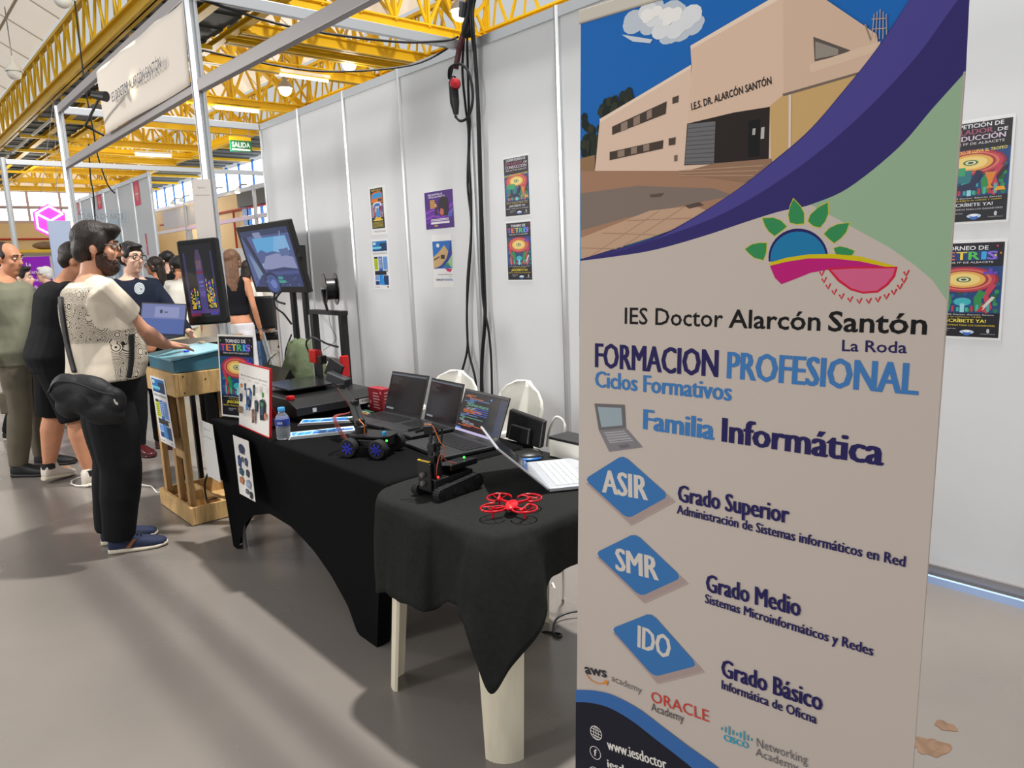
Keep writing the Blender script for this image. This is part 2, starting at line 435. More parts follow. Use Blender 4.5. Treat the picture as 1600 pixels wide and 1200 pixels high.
for i, x in enumerate([-22-3.1*k for k in range(8)]):
    b = MB(); b.span((x-0.07, YC+0.1, 6.0), (x+0.07, YD-0.02, 6.095))
    tag(b.build('cross_joist', M_yel), 'yellow cross joist under the far deck by the clerestory', 'beam', group='cross joists under the far deck')
for k in range(8):
    x = -14.1-3.9*k
    t = thing('tube_light', (x, 4.72, 5.85), 'slim white tube light fixed under the dark deck', 'light', group='tube lights under the dark deck')
    MB().span((x-1.5, 4.69, 5.86), (x+1.5, 4.75, 5.9)).build('housing', M_white, t)
    MB().tube([(x-1.45, 4.72, 5.84), (x+1.45, 4.72, 5.84)], 0.018, 8).build('tube', M_white, t)
def truss(x, label, deep=True, seed=0):
    t = thing('roof_truss', (x, (YB+YC)/2, 6.0), label, 'truss', group='yellow roof trusses')
    b = MB(); b.span((x-0.11, YB, 5.92), (x+0.11, YC, 5.95)); b.span((x-0.02, YB, 5.92), (x+0.02, YC, 6.14)); b.span((x-0.11, YB, 6.12), (x+0.11, YC, 6.15))
    b.build('bottom_chord', M_yel, t)
    if not deep: return t
    ya = [YB+(YC-YB)*i/6 for i in range(7)]
    zt = [6.95, 7.55, 7.95, 8.1, 7.95, 7.55, 6.95]
    tc = MB()
    for i in range(6): tc.bar((x, ya[i], zt[i]), (x, ya[i+1], zt[i+1]), 0.12, 0.12)
    tc.build('top_chord', M_yel, t)
    w = MB()
    for i in range(7):
        w.bar((x, ya[i], 6.1), (x, ya[i], zt[i]), 0.10 if i % 3 == 0 else 0.07, 0.07)
        w.bar((x+0.08, ya[i], 6.1), (x+0.08, ya[i], zt[i]), 0.03, 0.05)
    for i in range(6):
        if i < 3: w.bar((x, ya[i+1], 6.1), (x, ya[i], zt[i]-0.1), 0.06, 0.06); w.bar((x, ya[i], 6.15), (x, ya[i+1], zt[i+1]-0.1), 0.05, 0.05)
        else: w.bar((x, ya[i], 6.1), (x, ya[i+1], zt[i+1]-0.1), 0.06, 0.06); w.bar((x, ya[i+1], 6.15), (x, ya[i], zt[i]-0.1), 0.05, 0.05)
    w.build('web', M_yel, t)
    s = MB(); s.bar((x-0.3, 8.1, 8.2), (x-0.3, YC+0.1, 6.0), 0.2, 0.16); s.build('raking_strut', M_yel, t)
    # bracing that runs along the hall between two trusses
    for p, q, ww in (((x, 8.4, 6.2), (x-2.0, 8.4, 7.9), 0.05), ((x, 8.35, 7.9), (x-2.0, 8.35, 6.3), 0.05), ((x, 7.2, 7.8), (x-2.0, 7.2, 7.7), 0.07)):
        MB().bar(p, q, ww, ww).build('bracing', M_yel, t)
    return t
TX = [-12.6, -16.7, -20.7, -24.8, -28.9, -33.0, -37.1, -41.2, -45.0]
for i, x in enumerate(TX):
    truss(x, 'yellow lattice roof truss spanning the hall, '+('nearest of the row' if i == 0 else '%s behind the nearest' % ['', 'first', 'second', 'third', 'fourth', 'fifth', 'sixth', 'seventh', 'eighth'][i]))
for x, lab in ((-14.35, 'plain yellow cross beam in front of the grey gutter'), (-15.05, 'plain yellow cross beam behind the grey gutter'), (-31.0, 'plain yellow cross beam deep in the hall')):
    t = truss(x, lab, deep=False)
g = MB().span((-14.95, YB, 6.16), (-14.45, YC, 6.2)); tag(g.build('roof_gutter', mat('grey galvanised gutter', (104, 98, 92), 0.6, noise_amt=0.15, noise_scale=4)), 'grey gutter tray between two yellow cross beams', 'gutter')
# ceiling lamps
def hang_lamp(loc, label, lit=True):
    t = thing('ceiling_lamp', loc, label, 'lamp', group='hanging ceiling lamps'); x, y, z = loc
    MB().lathe(loc, [(0.02, 0.34), (0.05, 0.3), (0.06, 0.2), (0.16, 0.08), (0.19, 0.0), (0.17, 0.0), (0.1, 0.1)], n=18).build('lamp_shade', M_white if not lit else M_alud, t, smooth=True)
    MB().tube([(x, y, z+0.3), (x, y, z+1.4)], 0.012, 6).build('stem', M_alud, t)
    MB().ell((x, y, z-0.05), (0.15, 0.15, 0.13)).build('bulb', M_bulb if lit else M_white, t, smooth=True)
for p, lab in (((-11.2, 8.9, 6.0), 'glowing ceiling lamp nearest the cable bundle'), ((-15.33, 8.95, 6.0), 'glowing ceiling lamp above the middle panels'), ((-18.3, 8.8, 6.0), 'small glowing ceiling lamp over the second panel')):
    hang_lamp(p, lab); lamp('bulb_light', (p[0], p[1], p[2]-0.3), 16, (1.0, 0.94, 0.84), 0.15)
q = atD(22, 112, 17.0); hang_lamp(tuple(q), 'white unlit dish lamp under the white vault at far upper left', False)
q = atD(98, -4, 13.0); hang_lamp(tuple(q), 'white unlit dish lamp cut by the top edge of the photo', False)
q = atD(397, 60, 15.0); hang_lamp((-22.5, 7.0, 6.3), 'white unlit dish lamp seen behind the grey stand beam', False)
def strip_lamp(p, label):
    t = thing('strip_light', p, label, 'light', group='strip lights hung from the trusses'); x, y, z = p
    MB().span((x-0.08, y-0.62, z+0.05), (x+0.08, y+0.62, z+0.12)).build('housing', M_white, t)
    MB().tube([(x, y-0.6, z), (x, y+0.6, z)], 0.03, 8).build('tube', M_tubeglow, t)
    MB().tube([(x, y, z+0.12), (x, y, 5.915)], 0.01, 6).build('stem', M_alud, t)
strip_lamp(tuple(atX(371, 172, -20.76)), 'lit strip light hung under the third truss'); strip_lamp(tuple(atX(476, 122, -16.66)), 'lit strip light over the middle panel joint')
strip_lamp(tuple(atX(240, 243, -28.86)), 'lit strip light behind the school name board')
for p_ in ((-20.6, 7.8, 4.6), (-28.8, 8.5, 4.4), (-36.0, 6.0, 4.2), (-38.0, 11.0, 4.2)): lamp('far_hall_fill', p_, 230, (1.0, 0.97, 0.9), 0.3)  # point lights added to brighten the far walls, apart from the strip lights
# exit sign
s0 = atX(361, 236, -20.6); s1 = atX(394, 237, -20.6); s2 = atX(361, 222, -20.6)
t = thing('exit_sign', tuple((s0+s1)/2), 'green exit sign hanging between yellow trusses', 'sign')
P = Print(s0, (0, 1, 0.0), (0, 0, 1)); w = (s1-s0).length; h = w*0.5
P.rect(0, 0, w, h, (14, 110, 70), 0); P.text('SALIDA', w/2, h*0.40, h*0.42, (240, 250, 245), 1, bold=0.02, w=w*0.86, align='c'); P.rect(w*0.06, h*0.1, w*0.92, h*0.26, (240, 250, 245), 1)
P.build('sign_face', PRINT, t, back=(w, h, 0.04, (14, 110, 70)))
MB().span(tuple(s0+V((-0.04, 0, h))), tuple(s0+V((0.0, w, h+0.1)))).build('top_band', M_yel, t)
f = MB()
for a in (0.05, w-0.05): f.tube([s0+V((-0.02, a, h+0.1)), V((s0.x-0.02, s0.y+a, 5.93))], 0.006, 6)
f.build('hanger', M_alud, t)
# ------------------------------------------------------------------ the stand: white modular back wall
WY, TOPZ, STEP, X0 = 3.549, 3.10, 0.914, -8.06
NP = 10
back = thing('wall_back', (X0, WY, 0), 'white modular panel wall behind the tables', 'wall'); back['kind'] = 'structure'
for i in range(NP):
    a = X0+i*STEP
    MB().span((a+0.02, WY+0.004, 0.07), (a+STEP-0.02, WY+0.016, TOPZ-0.066)).build('panel', M_panel, back)
    MB().span((a+0.02, WY-0.012, TOPZ-0.066), (a+STEP-0.02, WY+0.028, TOPZ)).build('top_rail', M_alu, back)
    MB().span((a+0.02, WY-0.012, 0.036), (a+STEP-0.02, WY+0.028, 0.078)).build('base_rail', M_alud, back)
for i in range(NP+1):
    a = X0+i*STEP; p = MB()
    p.lathe((a, WY+0.006, 0.0), [(0.026, 0.0), (0.026, TOPZ+0.004)], n=8)
    p.build('post', M_alu, back)
fs = MB().span((X0+7*STEP, WY-0.045, 0.0), (X0+NP*STEP, WY-0.028, 0.034)); o = fs.build('gap_light_back', M_gaplight); structure(o, 'pale blue strip in place of daylight under the white panels')  # strip added in place of the daylight seen through the gap under the wall
# front frame of the stand
PY = 1.60
def pole(x, y, label, z1=TOPZ, w=0.066):
    p = MB(); h = w/2; c = 0.018
    ring = [(-h+c, -h), (-0.008, -h), (-0.008, -h+0.012), (0.008, -h+0.012), (0.008, -h), (h-c, -h), (h, -h+c), (h, -0.008), (h-0.012, -0.008), (h-0.012, 0.008), (h, 0.008), (h, h-c), (h-c, h), (0.008, h), (0.008, h-0.012), (-0.008, h-0.012), (-0.008, h), (-h+c, h), (-h, h-c), (-h, 0.008), (-h+0.012, 0.008), (-h+0.012, -0.008), (-h, -0.008), (-h, -h+c)]
    p.prism([(x+a, y+b, 0) for a, b in ring], (0, 0, z1))
    return tag(p.build('stand_pole', M_alu), label, 'pole', 'upright poles of the stand frames')
pole(-4.404, PY, 'aluminium upright at the right end of the school name board')
pole(-8.06, PY+0.03, 'aluminium upright beyond the left end of the school name board')
pole(-11.72, PY+0.05, 'leftmost aluminium upright, in front of the far end wall')
pole(-0.75, PY+0.08, 'aluminium upright standing behind the roll-up banner')
def beam(a, b, label, m=M_alud, hgt=0.066, w=0.04):  # front beams: darker aluminium, their shade put into the colour
    o = MB().bar(a, b, w, hgt).build('stand_beam', m, bevel=0.004); return tag(o, label, 'beam', 'horizontal beams of the stand frames')
zt = TOPZ-0.033
beam((-4.37, PY, zt), (-0.78, PY+0.07, zt), 'top front beam from the name board pole toward the roll-up banner')
beam((-4.37, PY, 2.57), (-0.78, PY+0.07, 2.57), 'lower front beam crossing in front of the yellow trusses')
beam((-8.02, PY+0.03, zt), (-4.44, PY, zt), 'top front beam carrying the school name board')
beam((-8.02, PY+0.03, 2.575), (-4.44, PY, 2.575), 'lower front beam under the school name board')
beam((-4.404, PY+0.035, zt), (-4.404, WY-0.03, zt), 'cross beam from the name board pole to the cable bundle', M_alu)
beam((-8.06, PY+0.065, zt), (-8.06, WY-0.03, zt), 'cross beam to the left end of the white wall', M_alu)
beam((-11.72, PY+0.085, 3.05), (-11.72, 6.4, 3.05), 'cross beam running right from the leftmost pole', M_alu)
# school name board (fabric fascia)
t = thing('name_board', (-5.45, PY-0.03, 2.61), 'white fabric name board hung high between two poles', 'sign')
fx0, fx1, fz0, fz1 = -6.30, -4.445, 2.585, 3.03
g = MB(); rows = []
for i in range(9):
    rows.append([V((fx0+(fx1-fx0)*j/28, PY-0.035-0.012*sin(j*0.55+i*0.25)*(i/8)-0.010*sin(j*0.21), fz0+(fz1-fz0)*i/8+(0.012*sin(j*0.45) if i == 8 else 0))) for j in range(29)])
g.grid(rows)
g.build('fabric', mat('white fascia fabric', (216, 207, 196), 0.75), t, smooth=True, angle=180, solid=0.003)
P = Print((fx0, PY-0.066, fz0), (1, 0, 0), (0, 0, 1)); P.text('IES DOCTOR ALARCÓN SANTÓN', 0.95, 0.16, 0.058, (44, 40, 70), 0, bold=0.006, w=1.12, align='c'); P.build('lettering', PRINT, t)
# clamp spotlight that shines on the fascia
t = thing('arm_spotlight', (-6.40, 1.40, 2.60), 'small clamp spotlight lighting the name board', 'lamp')
q = atY(156, 152, 1.40)
MB().tube([(-6.42, PY-0.02, 2.60), V((-6.42, 1.46, 2.66)), q+V((-0.02, 0.02, 0.03))], 0.010, 8).build('arm', M_blackm, t)
MB().cyl(q+V((-0.04, -0.03, 0.02)), q+V((0.04, 0.03, 0.0)), 0.024, 0.034, 14).build('lamp_head', M_blackm, t)
l = bpy.data.lights.new('fascia_spot', 'SPOT'); l.energy = 3; l.color = (1.0, 0.85, 0.55); l.spot_size = radians(46); l.spot_blend = 0.8; l.shadow_soft_size = 0.03
o = bpy.data.objects.new('fascia_spot', l); COL.objects.link(o); o.location = tuple(q+V((0.07, 0.0, 0.0))); o.rotation_euler = V((0.16, 0.2, 0.06)).to_track_quat('-Z', 'Y').to_euler()
# ------------------------------------------------------------------ roll-up banner
Bo = V((-1.33594, 1.35443, 0.08)); Bu = V((0.9936, 0.11288, -0.00298)); Bv = V((-0.00218, 0.04559, 0.99896)); BW, BH = 0.85, 2.062
Bn = Bu.cross(Bv)
t = thing('roll_up_banner', tuple(Bo+Bu*0.42-V((0, 0, 0.08))), 'tall roll-up school banner standing in front at right', 'banner')
P = Print(Bo, Bu, Bv, lift=0.00012)
WHITE = (200, 187, 177)
def z4(pts): return [(900+x/2.5806, y/2.5806) for x, y in pts]
def z5(pts): return [(900+x/2.6667, 400+y/2.6667) for x, y in pts]
def z6(pts): return [(900+x/2.6667, 800+y/2.6667) for x, y in pts]
def sm2(pts, n=6): return [tuple(p.xy) for p in bez([(a, b, 0) for a, b in pts], n)]
TL = P.px(*z4([(20, 62)])[0])
# printed photo of the school building: sky, clouds, trees, paving, walls
P.poly([(0, BH), (BW, BH), (BW, BH-0.45), (0, BH-0.78)], (24, 104, 184), 0)
for i in range(7):   # printed sky lightens towards the horizon
    y0 = 0.30+0.05*i; c = (30+9*i, 112+9*i, 190+5*i)
    a = P.px(900, 190); P.poly([(0, BH-0.34-0.028*i), (0.42, BH-0.26-0.028*i), (0.42, BH-0.80), (0, BH-0.80)], c, 1+i)
def cloud(cx, cy, k, col, L, seed):
    r = random.Random(seed)
    for i in range(16):
        a = r.uniform(0, 6.28); d = r.random()**0.6
        q = P.px(*z4([(cx+d*150*k*cos(a), cy+d*62*k*sin(a))])[0]); s = r.uniform(0.010, 0.026)*k
        P.disc(q[0], q[1], s*1.3, s, col, L, 12)
cloud(355, 85, 1.0, (196, 204, 214), 8, 3); cloud(365, 75, 0.85, (226, 228, 230), 9, 5); cloud(350, 60, 0.55, (244, 240, 236), 10, 8)
P.ppoly(z4([(185, 140), (250, 150), (310, 160), (300, 175), (230, 168)]), (206, 212, 220), 9)
r = random.Random(2)
for cx, cy, n, sp in ((40, 540, 26, 34), (70, 590, 20, 30), (125, 470, 22, 28), (200, 410, 18, 26), (160, 440, 14, 22), (30, 600, 16, 18)):
    for i in range(n):
        q = P.px(*z4([(cx+r.gauss(0, sp*0.7), cy+r.gauss(0, sp*0.9))])[0]); q[0] > 0.011 and P.disc(q[0], q[1], 0.010, 0.012, r.choice([(40, 48, 40), (30, 38, 34), (52, 56, 44)]), 8, 7)
P.ppoly(z4([(22, 690), (80, 690), (440, 690), (720, 700), (800, 660), (1100, 560), (800, 800), (560, 870), (300, 960), (24, 1045)]), (166, 126, 100), 9)
P.ppoly(z4([(22, 780), (250, 750), (560, 760), (640, 790), (430, 830), (200, 880), (22, 930)]), (132, 116, 106), 10)
P.ppoly(z4([(22, 960), (300, 850), (480, 830), (560, 860), (300, 960), (24, 1045)]), (196, 160, 132), 11)
for a, b in (((60, 1035), (340, 850)), ((160, 1015), (440, 835)), ((24, 1000), (200, 1005)), ((110, 940), (330, 948)), ((210, 890), (470, 880))):
    P.line([P.px(*z4([a])[0]), P.px(*z4([b])[0])], 0.002, (168, 132, 108), 12)
P.ppoly(z4([(300, 785), (360, 778), (345, 795), (305, 797)]), (96, 80, 70), 12); P.ppoly(z4([(440, 830), (500, 815), (520, 828), (460, 842)]), (90, 74, 66), 12)
P.ppoly(z4([(20, 640), (80, 625), (80, 690), (22, 690)]), (150, 116, 84), 9)
P.ppoly(z4([(100, 485), (468, 265), (462, 690), (80, 690)]), (226, 196, 174), 10)
P.ppoly(z4([(98, 482), (468, 262), (468, 276), (102, 494)]), (238, 214, 192), 11)
P.ppoly(z4([(465, 190), (840, -20), (960, -20), (940, 700), (700, 712), (440, 690), (470, 270)]), (224, 192, 168), 11)
P.ppoly(z4([(465, 186), (800, -10), (840, -10), (468, 200)]), (238, 214, 192), 12)
P.ppoly(z4([(838, -40), (980, -20), (1215, 140), (1240, 300), (1050, 560), (800, 650), (780, 430), (840, 380)]), (216, 184, 160), 12)
P.ppoly(z4([(845, 380), (1150, 290), (1000, 480), (900, 600), (790, 650), (785, 430)]), (206, 168, 112), 13)
P.ppoly(z4([(960, 150), (1110, 205), (1070, 225), (965, 250)]), (96, 86, 78), 13); P.ppoly(z4([(968, 168), (1060, 200), (1060, 222), (968, 240)]), (150, 140, 130), 14)
P.ppoly(z4([(945, 262), (1230, 168), (1225, 205), (948, 295)]), (224, 194, 168), 14)
P.ppoly(z4([(835, 380), (1150, 290), (1150, 300), (840, 390)]), (120, 104, 92), 15)
P.ppoly(z4([(1165, 100), (1172, 100), (1195, 160), (1190, 170)]), (150, 130, 110), 13)
for k in range(5): P.line([P.px(*z4([(1205+k*12, 40+abs(k-2)*9)])[0]), P.px(*z4([(1195+k*15, 160)])[0])], 0.0015, (190, 160, 140), 13)
for yy in (80, 120): P.line([P.px(*z4([(1195, yy)])[0]), P.px(*z4([(1250, yy-4)])[0])], 0.0015, (190, 160, 140), 13)
P.ppoly(z4([(452, 500), (640, 455), (785, 432), (780, 648), (560, 662), (440, 668)]), (44, 36, 34), 13)
P.ppoly(z4([(455, 502), (566, 490), (560, 660), (442, 664)]), (112, 110, 112), 14)
for k in range(9): P.line([P.px(*z4([(453-k*1.2, 520+k*17)])[0]), P.px(*z4([(565-k*0.5, 508+k*18)])[0])], 0.0018, (84, 84, 88), 15)
P.ppoly(z4([(700, 490), (745, 480), (742, 630), (696, 634)]), (26, 24, 26), 14); P.ppoly(z4([(716, 520), (728, 518), (726, 545), (714, 546)]), (180, 176, 170), 15); P.ppoly(z4([(750, 516), (764, 512), (762, 560), (748, 562)]), (190, 186, 180), 15)
P.ppoly(z4([(415, 700), (560, 660), (790, 640), (800, 664), (690, 735)]), (150, 116, 92), 14)
for k in range(3): P.line([P.px(*z4([(418, 690+k*10)])[0]), P.px(*z4([(760-k*20, 668+k*20)])[0])], 0.002, (180, 146, 120), 15)
P.ppoly(z4([(150, 512), (370, 410), (366, 460), (150, 545)]), (74, 62, 54), 12); P.ppoly(z4([(140, 614), (356, 566), (354, 600), (140, 647)]), (74, 62, 54), 12)
for x0, y0, x1, y1 in ((186, 500, 212, 488), (236, 478, 262, 464), (290, 452, 310, 440)):
    P.ppoly(z4([(x0, y0), (x1, y1), (x1, y1+34), (x0, y0+32)]), (150, 128, 112), 13)
for x0, y0, x1, y1 in ((172, 610, 200, 604), (226, 598, 250, 592), (276, 586, 300, 581)):
    P.ppoly(z4([(x0, y0), (x1, y1), (x1, y1+26), (x0, y0+26)]), (150, 128, 112), 13)
P.ppoly(z4([(393, 395), (418, 386), (416, 414), (393, 420)]), (84, 70, 60), 12); P.ppoly(z4([(378, 560), (406, 554), (404, 584), (378, 588)]), (84, 70, 60), 12)
P.ppoly(z4([(400, 628), (413, 625), (412, 650), (400, 652)]), (120, 100, 84), 12)
P.ppoly(z4([(861, 384), (872, 382), (870, 600), (860, 606)]), (226, 206, 190), 16)
P.ptext('I.E.S. DR. ALARCÓN SANTÓN', z4([(470, 446)])[0], z4([(793, 340)])[0], 10.5, (38, 34, 36), 16, bold=0.02)
# purple sweep, green field, pale lower field
white_top = [(22, 1052), (150, 1036), (320, 1008), (520, 952), (700, 892), (830, 852), (950, 826), (1100, 760), (1300, 600), (1440, 440), (1575, 290)]
sw_top = [(22, 1045), (300, 965), (440, 900), (640, 775), (800, 650), (950, 520), (1100, 345), (1200, 220), (1290, 90), (1360, -20)]
white_top = sm2(white_top); P.ppoly(z4(sm2(sw_top)+[(1590, -20), (1575, 290)]+white_top[-2::-1]), (52, 44, 108), 17)
P.ppoly(z4(sm2([(60, 1040), (300, 972), (440, 905), (640, 778), (800, 655), (950, 525), (1100, 350), (1200, 225), (1290, 95), (1360, -20)])+sm2([(1560, -20), (1500, 60), (1380, 225), (1200, 420), (1000, 600), (800, 745), (600, 860), (400, 940), (200, 1005)])), (74, 68, 142), 18)
a = [P.px(*q) for q in z4(white_top)]
P.poly(a+[(BW+0.02, a[-1][1]), (BW+0.02, 0), (0, 0)] if False else a+[(BW, a[-1][1]-0.0), (BW, 0), (0, 0)], WHITE, 19)
grn = z4([(1575, 292)]+sm2([(1575, 290), (1440, 440), (1300, 600), (1100, 760), (950, 826)])[1:]+[(1060, 885), (1160, 940), (1270, 1000), (1370, 1070), (1440, 1130), (1500, 1195)])
g = [P.px(*q) for q in grn]; P.poly(g[:-1]+[(BW, g[-1][1]-0.008), (BW, g[0][1])], (152, 180, 148), 20)
# school emblem: blue sun, green leaves, magenta path, pink fan
def leaf(p, L=22):
    c = [P.px(*q) for q in z4(p)]; P.poly(c, (206, 190, 40), L)
    cx = sum(q[0] for q in c)/len(c); cy = sum(q[1] for q in c)/len(c)
    P.poly([(cx+(q[0]-cx)*0.92, cy+(q[1]-cy)*0.92) for q in c], (52, 140, 84), L+1)
leaf([(682, 1004), (712, 984), (745, 977), (776, 978), (774, 1018), (762, 1052), (722, 1042), (698, 1022)])
leaf([(752, 878), (800, 876), (832, 888), (858, 914), (840, 930), (805, 955), (780, 936), (764, 912)])
leaf([(880, 798), (910, 830), (926, 860), (926, 905), (892, 908), (864, 900), (858, 866), (866, 830)])
leaf([(1022, 812), (1024, 860), (1010, 895), (988, 922), (958, 914), (936, 894), (946, 866), (980, 834)])
leaf([(1110, 896), (1096, 936), (1074, 962), (1044, 984), (1022, 966), (1000, 944), (1024, 918), (1060, 902)])
leaf([(1040, 1000), (1066, 992), (1096, 998), (1130, 1012), (1120, 1030), (1080, 1034), (1050, 1030)])
def arc(cx, cy, rx, ry, a0, a1, n=20): return [(cx+rx*cos(a0+(a1-a0)*i/n), cy-ry*sin(a0+(a1-a0)*i/n)) for i in range(n+1)]
P.ppoly(z4(arc(900, 1040, 120, 118, pi*1.04, -0.02)), (36, 34, 96), 24); P.ppoly(z4(arc(900, 1042, 112, 108, pi*1.04, -0.02)), (28, 122, 170), 25)
P.ppoly(z4([(784, 1060), (850, 1040), (940, 1026), (1040, 1024), (1150, 1034), (1300, 1076), (1290, 1084), (1150, 1062), (1040, 1048), (940, 1048), (850, 1062), (788, 1078)]), (212, 190, 10), 26)
P.ppoly(z4([(786, 1072), (850, 1056), (940, 1042), (1040, 1042), (1150, 1054), (1280, 1082), (1150, 1078), (1040, 1084), (950, 1100), (880, 1128), (832, 1146), (806, 1120)]), (190, 26, 118), 27)
P.ppoly(z4([(1016, 1082), (1120, 1076), (1300, 1076), (1290, 1115), (1262, 1150), (1220, 1180), (1160, 1184), (1110, 1170), (1060, 1135)]), (206, 30, 60), 28)
P.ppoly(z4([(1032, 1088), (1120, 1083), (1290, 1082), (1280, 1112), (1254, 1144), (1216, 1172), (1160, 1176), (1114, 1162), (1068, 1128)]), (214, 96, 136), 29)
for k in range(14):
    a = pi*1.04+(pi*0.92)*k/13
    cx, cy = 1165+168*cos(a)*1.02, 1085-128*sin(a); q = P.px(*z4([(cx, cy)])[0]); r0 = 0.009
    tx, ty = 0.5*r0, r0
    P.line([(q[0]-tx, q[1]+ty*0.3), (q[0], q[1]-ty*0.6), (q[0]+tx, q[1]+ty*0.6)], 0.0032, (206, 40, 50), 29)
# lettering
NAVY, BLUE = (40, 34, 88), (66, 122, 184)
P.ptext('IES Doctor', (978, 505.5), (1131, 511), 24, (22, 20, 22), 30, bold=0.008)
P.ptext('Alarcón', (1140, 511.3), (1283, 516.2), 26.5, (22, 20, 22), 30, bold=0.014)
P.ptext('Santón', (1295, 516.6), (1449, 522), 29, (22, 20, 22), 30, bold=0.018)
P.ptext('La Roda', (1317, 548), (1418, 551.5), 16.5, NAVY, 30, bold=0.012)
P.ptext('FORMACION', (931.5, 573.2), (1124, 589), 36, NAVY, 30, bold=0.05)
P.ptext('PROFESIONAL', (1137, 590.5), (1436, 617), 40, BLUE, 30, bold=0.05)
P.ptext('Ciclos Formativos', (931.5, 604), (1145, 626), 24, BLUE, 30, bold=0.045)
P.ptext('Familia', (1006.5, 669.5), (1118, 687), 30, BLUE, 30, bold=0.05)
P.ptext('Informática', (1129, 689), (1382, 727), 36, NAVY, 30, bold=0.05)
# plain grey laptop drawing
P.ppoly([(931, 630), (978, 632), (980, 668), (938, 672)], (110, 106, 108), 30); P.ppoly([(936, 635), (973, 637), (975, 664), (942, 667)], (156, 170, 178), 31)
P.ppoly([(938, 672), (980, 668), (1006, 698), (954, 705)], (132, 128, 132), 30); P.ppoly([(946, 675), (977, 672), (992, 688), (955, 692)], (168, 164, 168), 31); P.ppoly([(968, 695), (983, 693), (988, 698), (972, 700)], (112, 108, 112), 31)
for k in range(4): P.line([P.px(947+k*2.6, 678+k*3.8), P.px(979+k*3.4, 674.5+k*3.8)], 0.0015, (112, 108, 112), 32)
def diamond(pts, txt, p0, p1, h):
    c = [P.px(*q) for q in pts]
    n = len(c); cx = sum(q[0] for q in c)/n; cy = sum(q[1] for q in c)/n
    for k in range(4):
        e = 0.002*(4-k); P.poly([(q[0]+0.010+(q[0]-cx)*e*6, q[1]-0.011+(q[1]-cy)*e*6) for q in c], (190-6*k, 174-8*k, 166-7*k), 20+k)
    out = []
    for i in range(n):
        a, b, d = V((*c[i-1], 0)), V((*c[i], 0)), V((*c[(i+1) % n], 0))
        out += [tuple((b+(a-b)*0.1).xy), tuple((b+(a-b)*0.03+(d-b)*0.03).xy), tuple((b+(d-b)*0.1).xy)]
    P.poly(out, (62, 118, 178), 30)
    P.ptext(txt, p0, p1, h, (214, 204, 194), 31, bold=0.05)
diamond([(915.5, 748), (976, 710), (1048, 774), (983, 810)], 'ASIR', (943, 768), (1015, 781), 34)
diamond([(932, 863), (995, 832), (1068, 901), (1003, 931)], 'SMR', (964, 889), (1032, 906), 33)
diamond([(957, 981), (1020, 956), (1093, 1038), (1024, 1056)], 'IDO', (998, 1009), (1050, 1029), 33)
P.ptext('Grado Superior', (1061, 782), (1235, 817), 25, NAVY, 30, bold=0.05)
P.ptext('Administración de Sistemas informáticos en Red', (1059.5, 801), (1416, 884.5), 13.5, NAVY, 30, bold=0.04)
P.ptext('Grado Medio', (1105, 922), (1253, 962), 26, NAVY, 30, bold=0.05)
P.ptext('Sistemas Microinformáticos y Redes', (1103.5, 940), (1366, 1023), 13.5, NAVY, 30, bold=0.04)
P.ptext('Grado Básico', (1129, 1054), (1287, 1109), 26, NAVY, 30, bold=0.05)
P.ptext('Informática de Oficna', (1129.5, 1074), (1278, 1129), 13.5, NAVY, 30, bold=0.04)
P.ptext('aws', (917, 1050), (951, 1057), 14, (52, 52, 60), 30, bold=0.02); P.ptext('academy', (958, 1062), (1005, 1082), 10, (96, 92, 92), 30, bold=-0.008)
P.line([P.px(*q) for q in ((918, 1051), (926, 1061), (936, 1066), (945, 1066), (952, 1063))], 0.0028, (222, 136, 40), 30); P.ppoly([(946, 1061), (953, 1062), (951, 1070), (949, 1066)], (222, 136, 40), 30)
P.ptext('ORACLE', (1020, 1094), (1110, 1126), 16, (204, 64, 54), 30, bold=0.0); P.ptext('Academy', (1020, 1108), (1071, 1127), 12, (84, 78, 78), 30)
P.ptext('CISCO', (1133, 1154), (1172, 1168), 9, (50, 160, 190), 30, bold=0.03); P.ptext('Networking', (1185, 1164), (1264, 1192), 13, (96, 92, 96), 30, bold=-0.006); P.ptext('Academy', (1183, 1178), (1249, 1203), 12, (96, 92, 96), 30, bold=-0.006)
for k, hh in enumerate((3, 6, 9, 5, 3, 6, 10, 6, 3)):
    x = 1130+k*5.8; y = 1137+k*2.1; P.line([P.px(x, y+hh/2), P.px(x, y-hh)], 0.0032, (50, 160, 190), 30)
# dark foot with blue rim
rim = [(900, 1076), (930, 1077), (960, 1084), (1000, 1105), (1040, 1135), (1080, 1165), (1128, 1200), (1180, 1250), (1230, 1330)]
rim2 = [(900, 1095), (925, 1096), (955, 1104), (990, 1124), (1030, 1155), (1060, 1178), (1092, 1205), (1150, 1265), (1190, 1340)]
def clampw(q): return (max(0, q[0]), q[1])
rim = sm2(rim); rim2 = sm2(rim2)
P.poly([clampw(P.px(*q)) for q in rim]+[(0.40, 0), (0, 0)], (62, 108, 172), 30)
P.poly([clampw(P.px(*q)) for q in rim2]+[(0.36, 0), (0, 0)], (36, 34, 46), 31)
q = P.px(934, 1143)
for k in range(20):
    pass
P.line([(q[0]+0.019*cos(2*pi*k/24), q[1]+0.019*sin(2*pi*k/24)) for k in range(24)], 0.0022, (230, 224, 216), 32, closed=True)
P.line([(q[0]+0.008*cos(2*pi*k/24), q[1]+0.019*sin(2*pi*k/24)) for k in range(24)], 0.0018, (230, 224, 216), 32, closed=True)
for dy in (-0.009, 0, 0.009): P.line([(q[0]-0.017, q[1]+dy), (q[0]+0.017, q[1]+dy)], 0.0018, (230, 224, 216), 32)
P.line([(q[0], q[1]-0.019), (q[0], q[1]+0.019)], 0.0018, (230, 224, 216), 32)
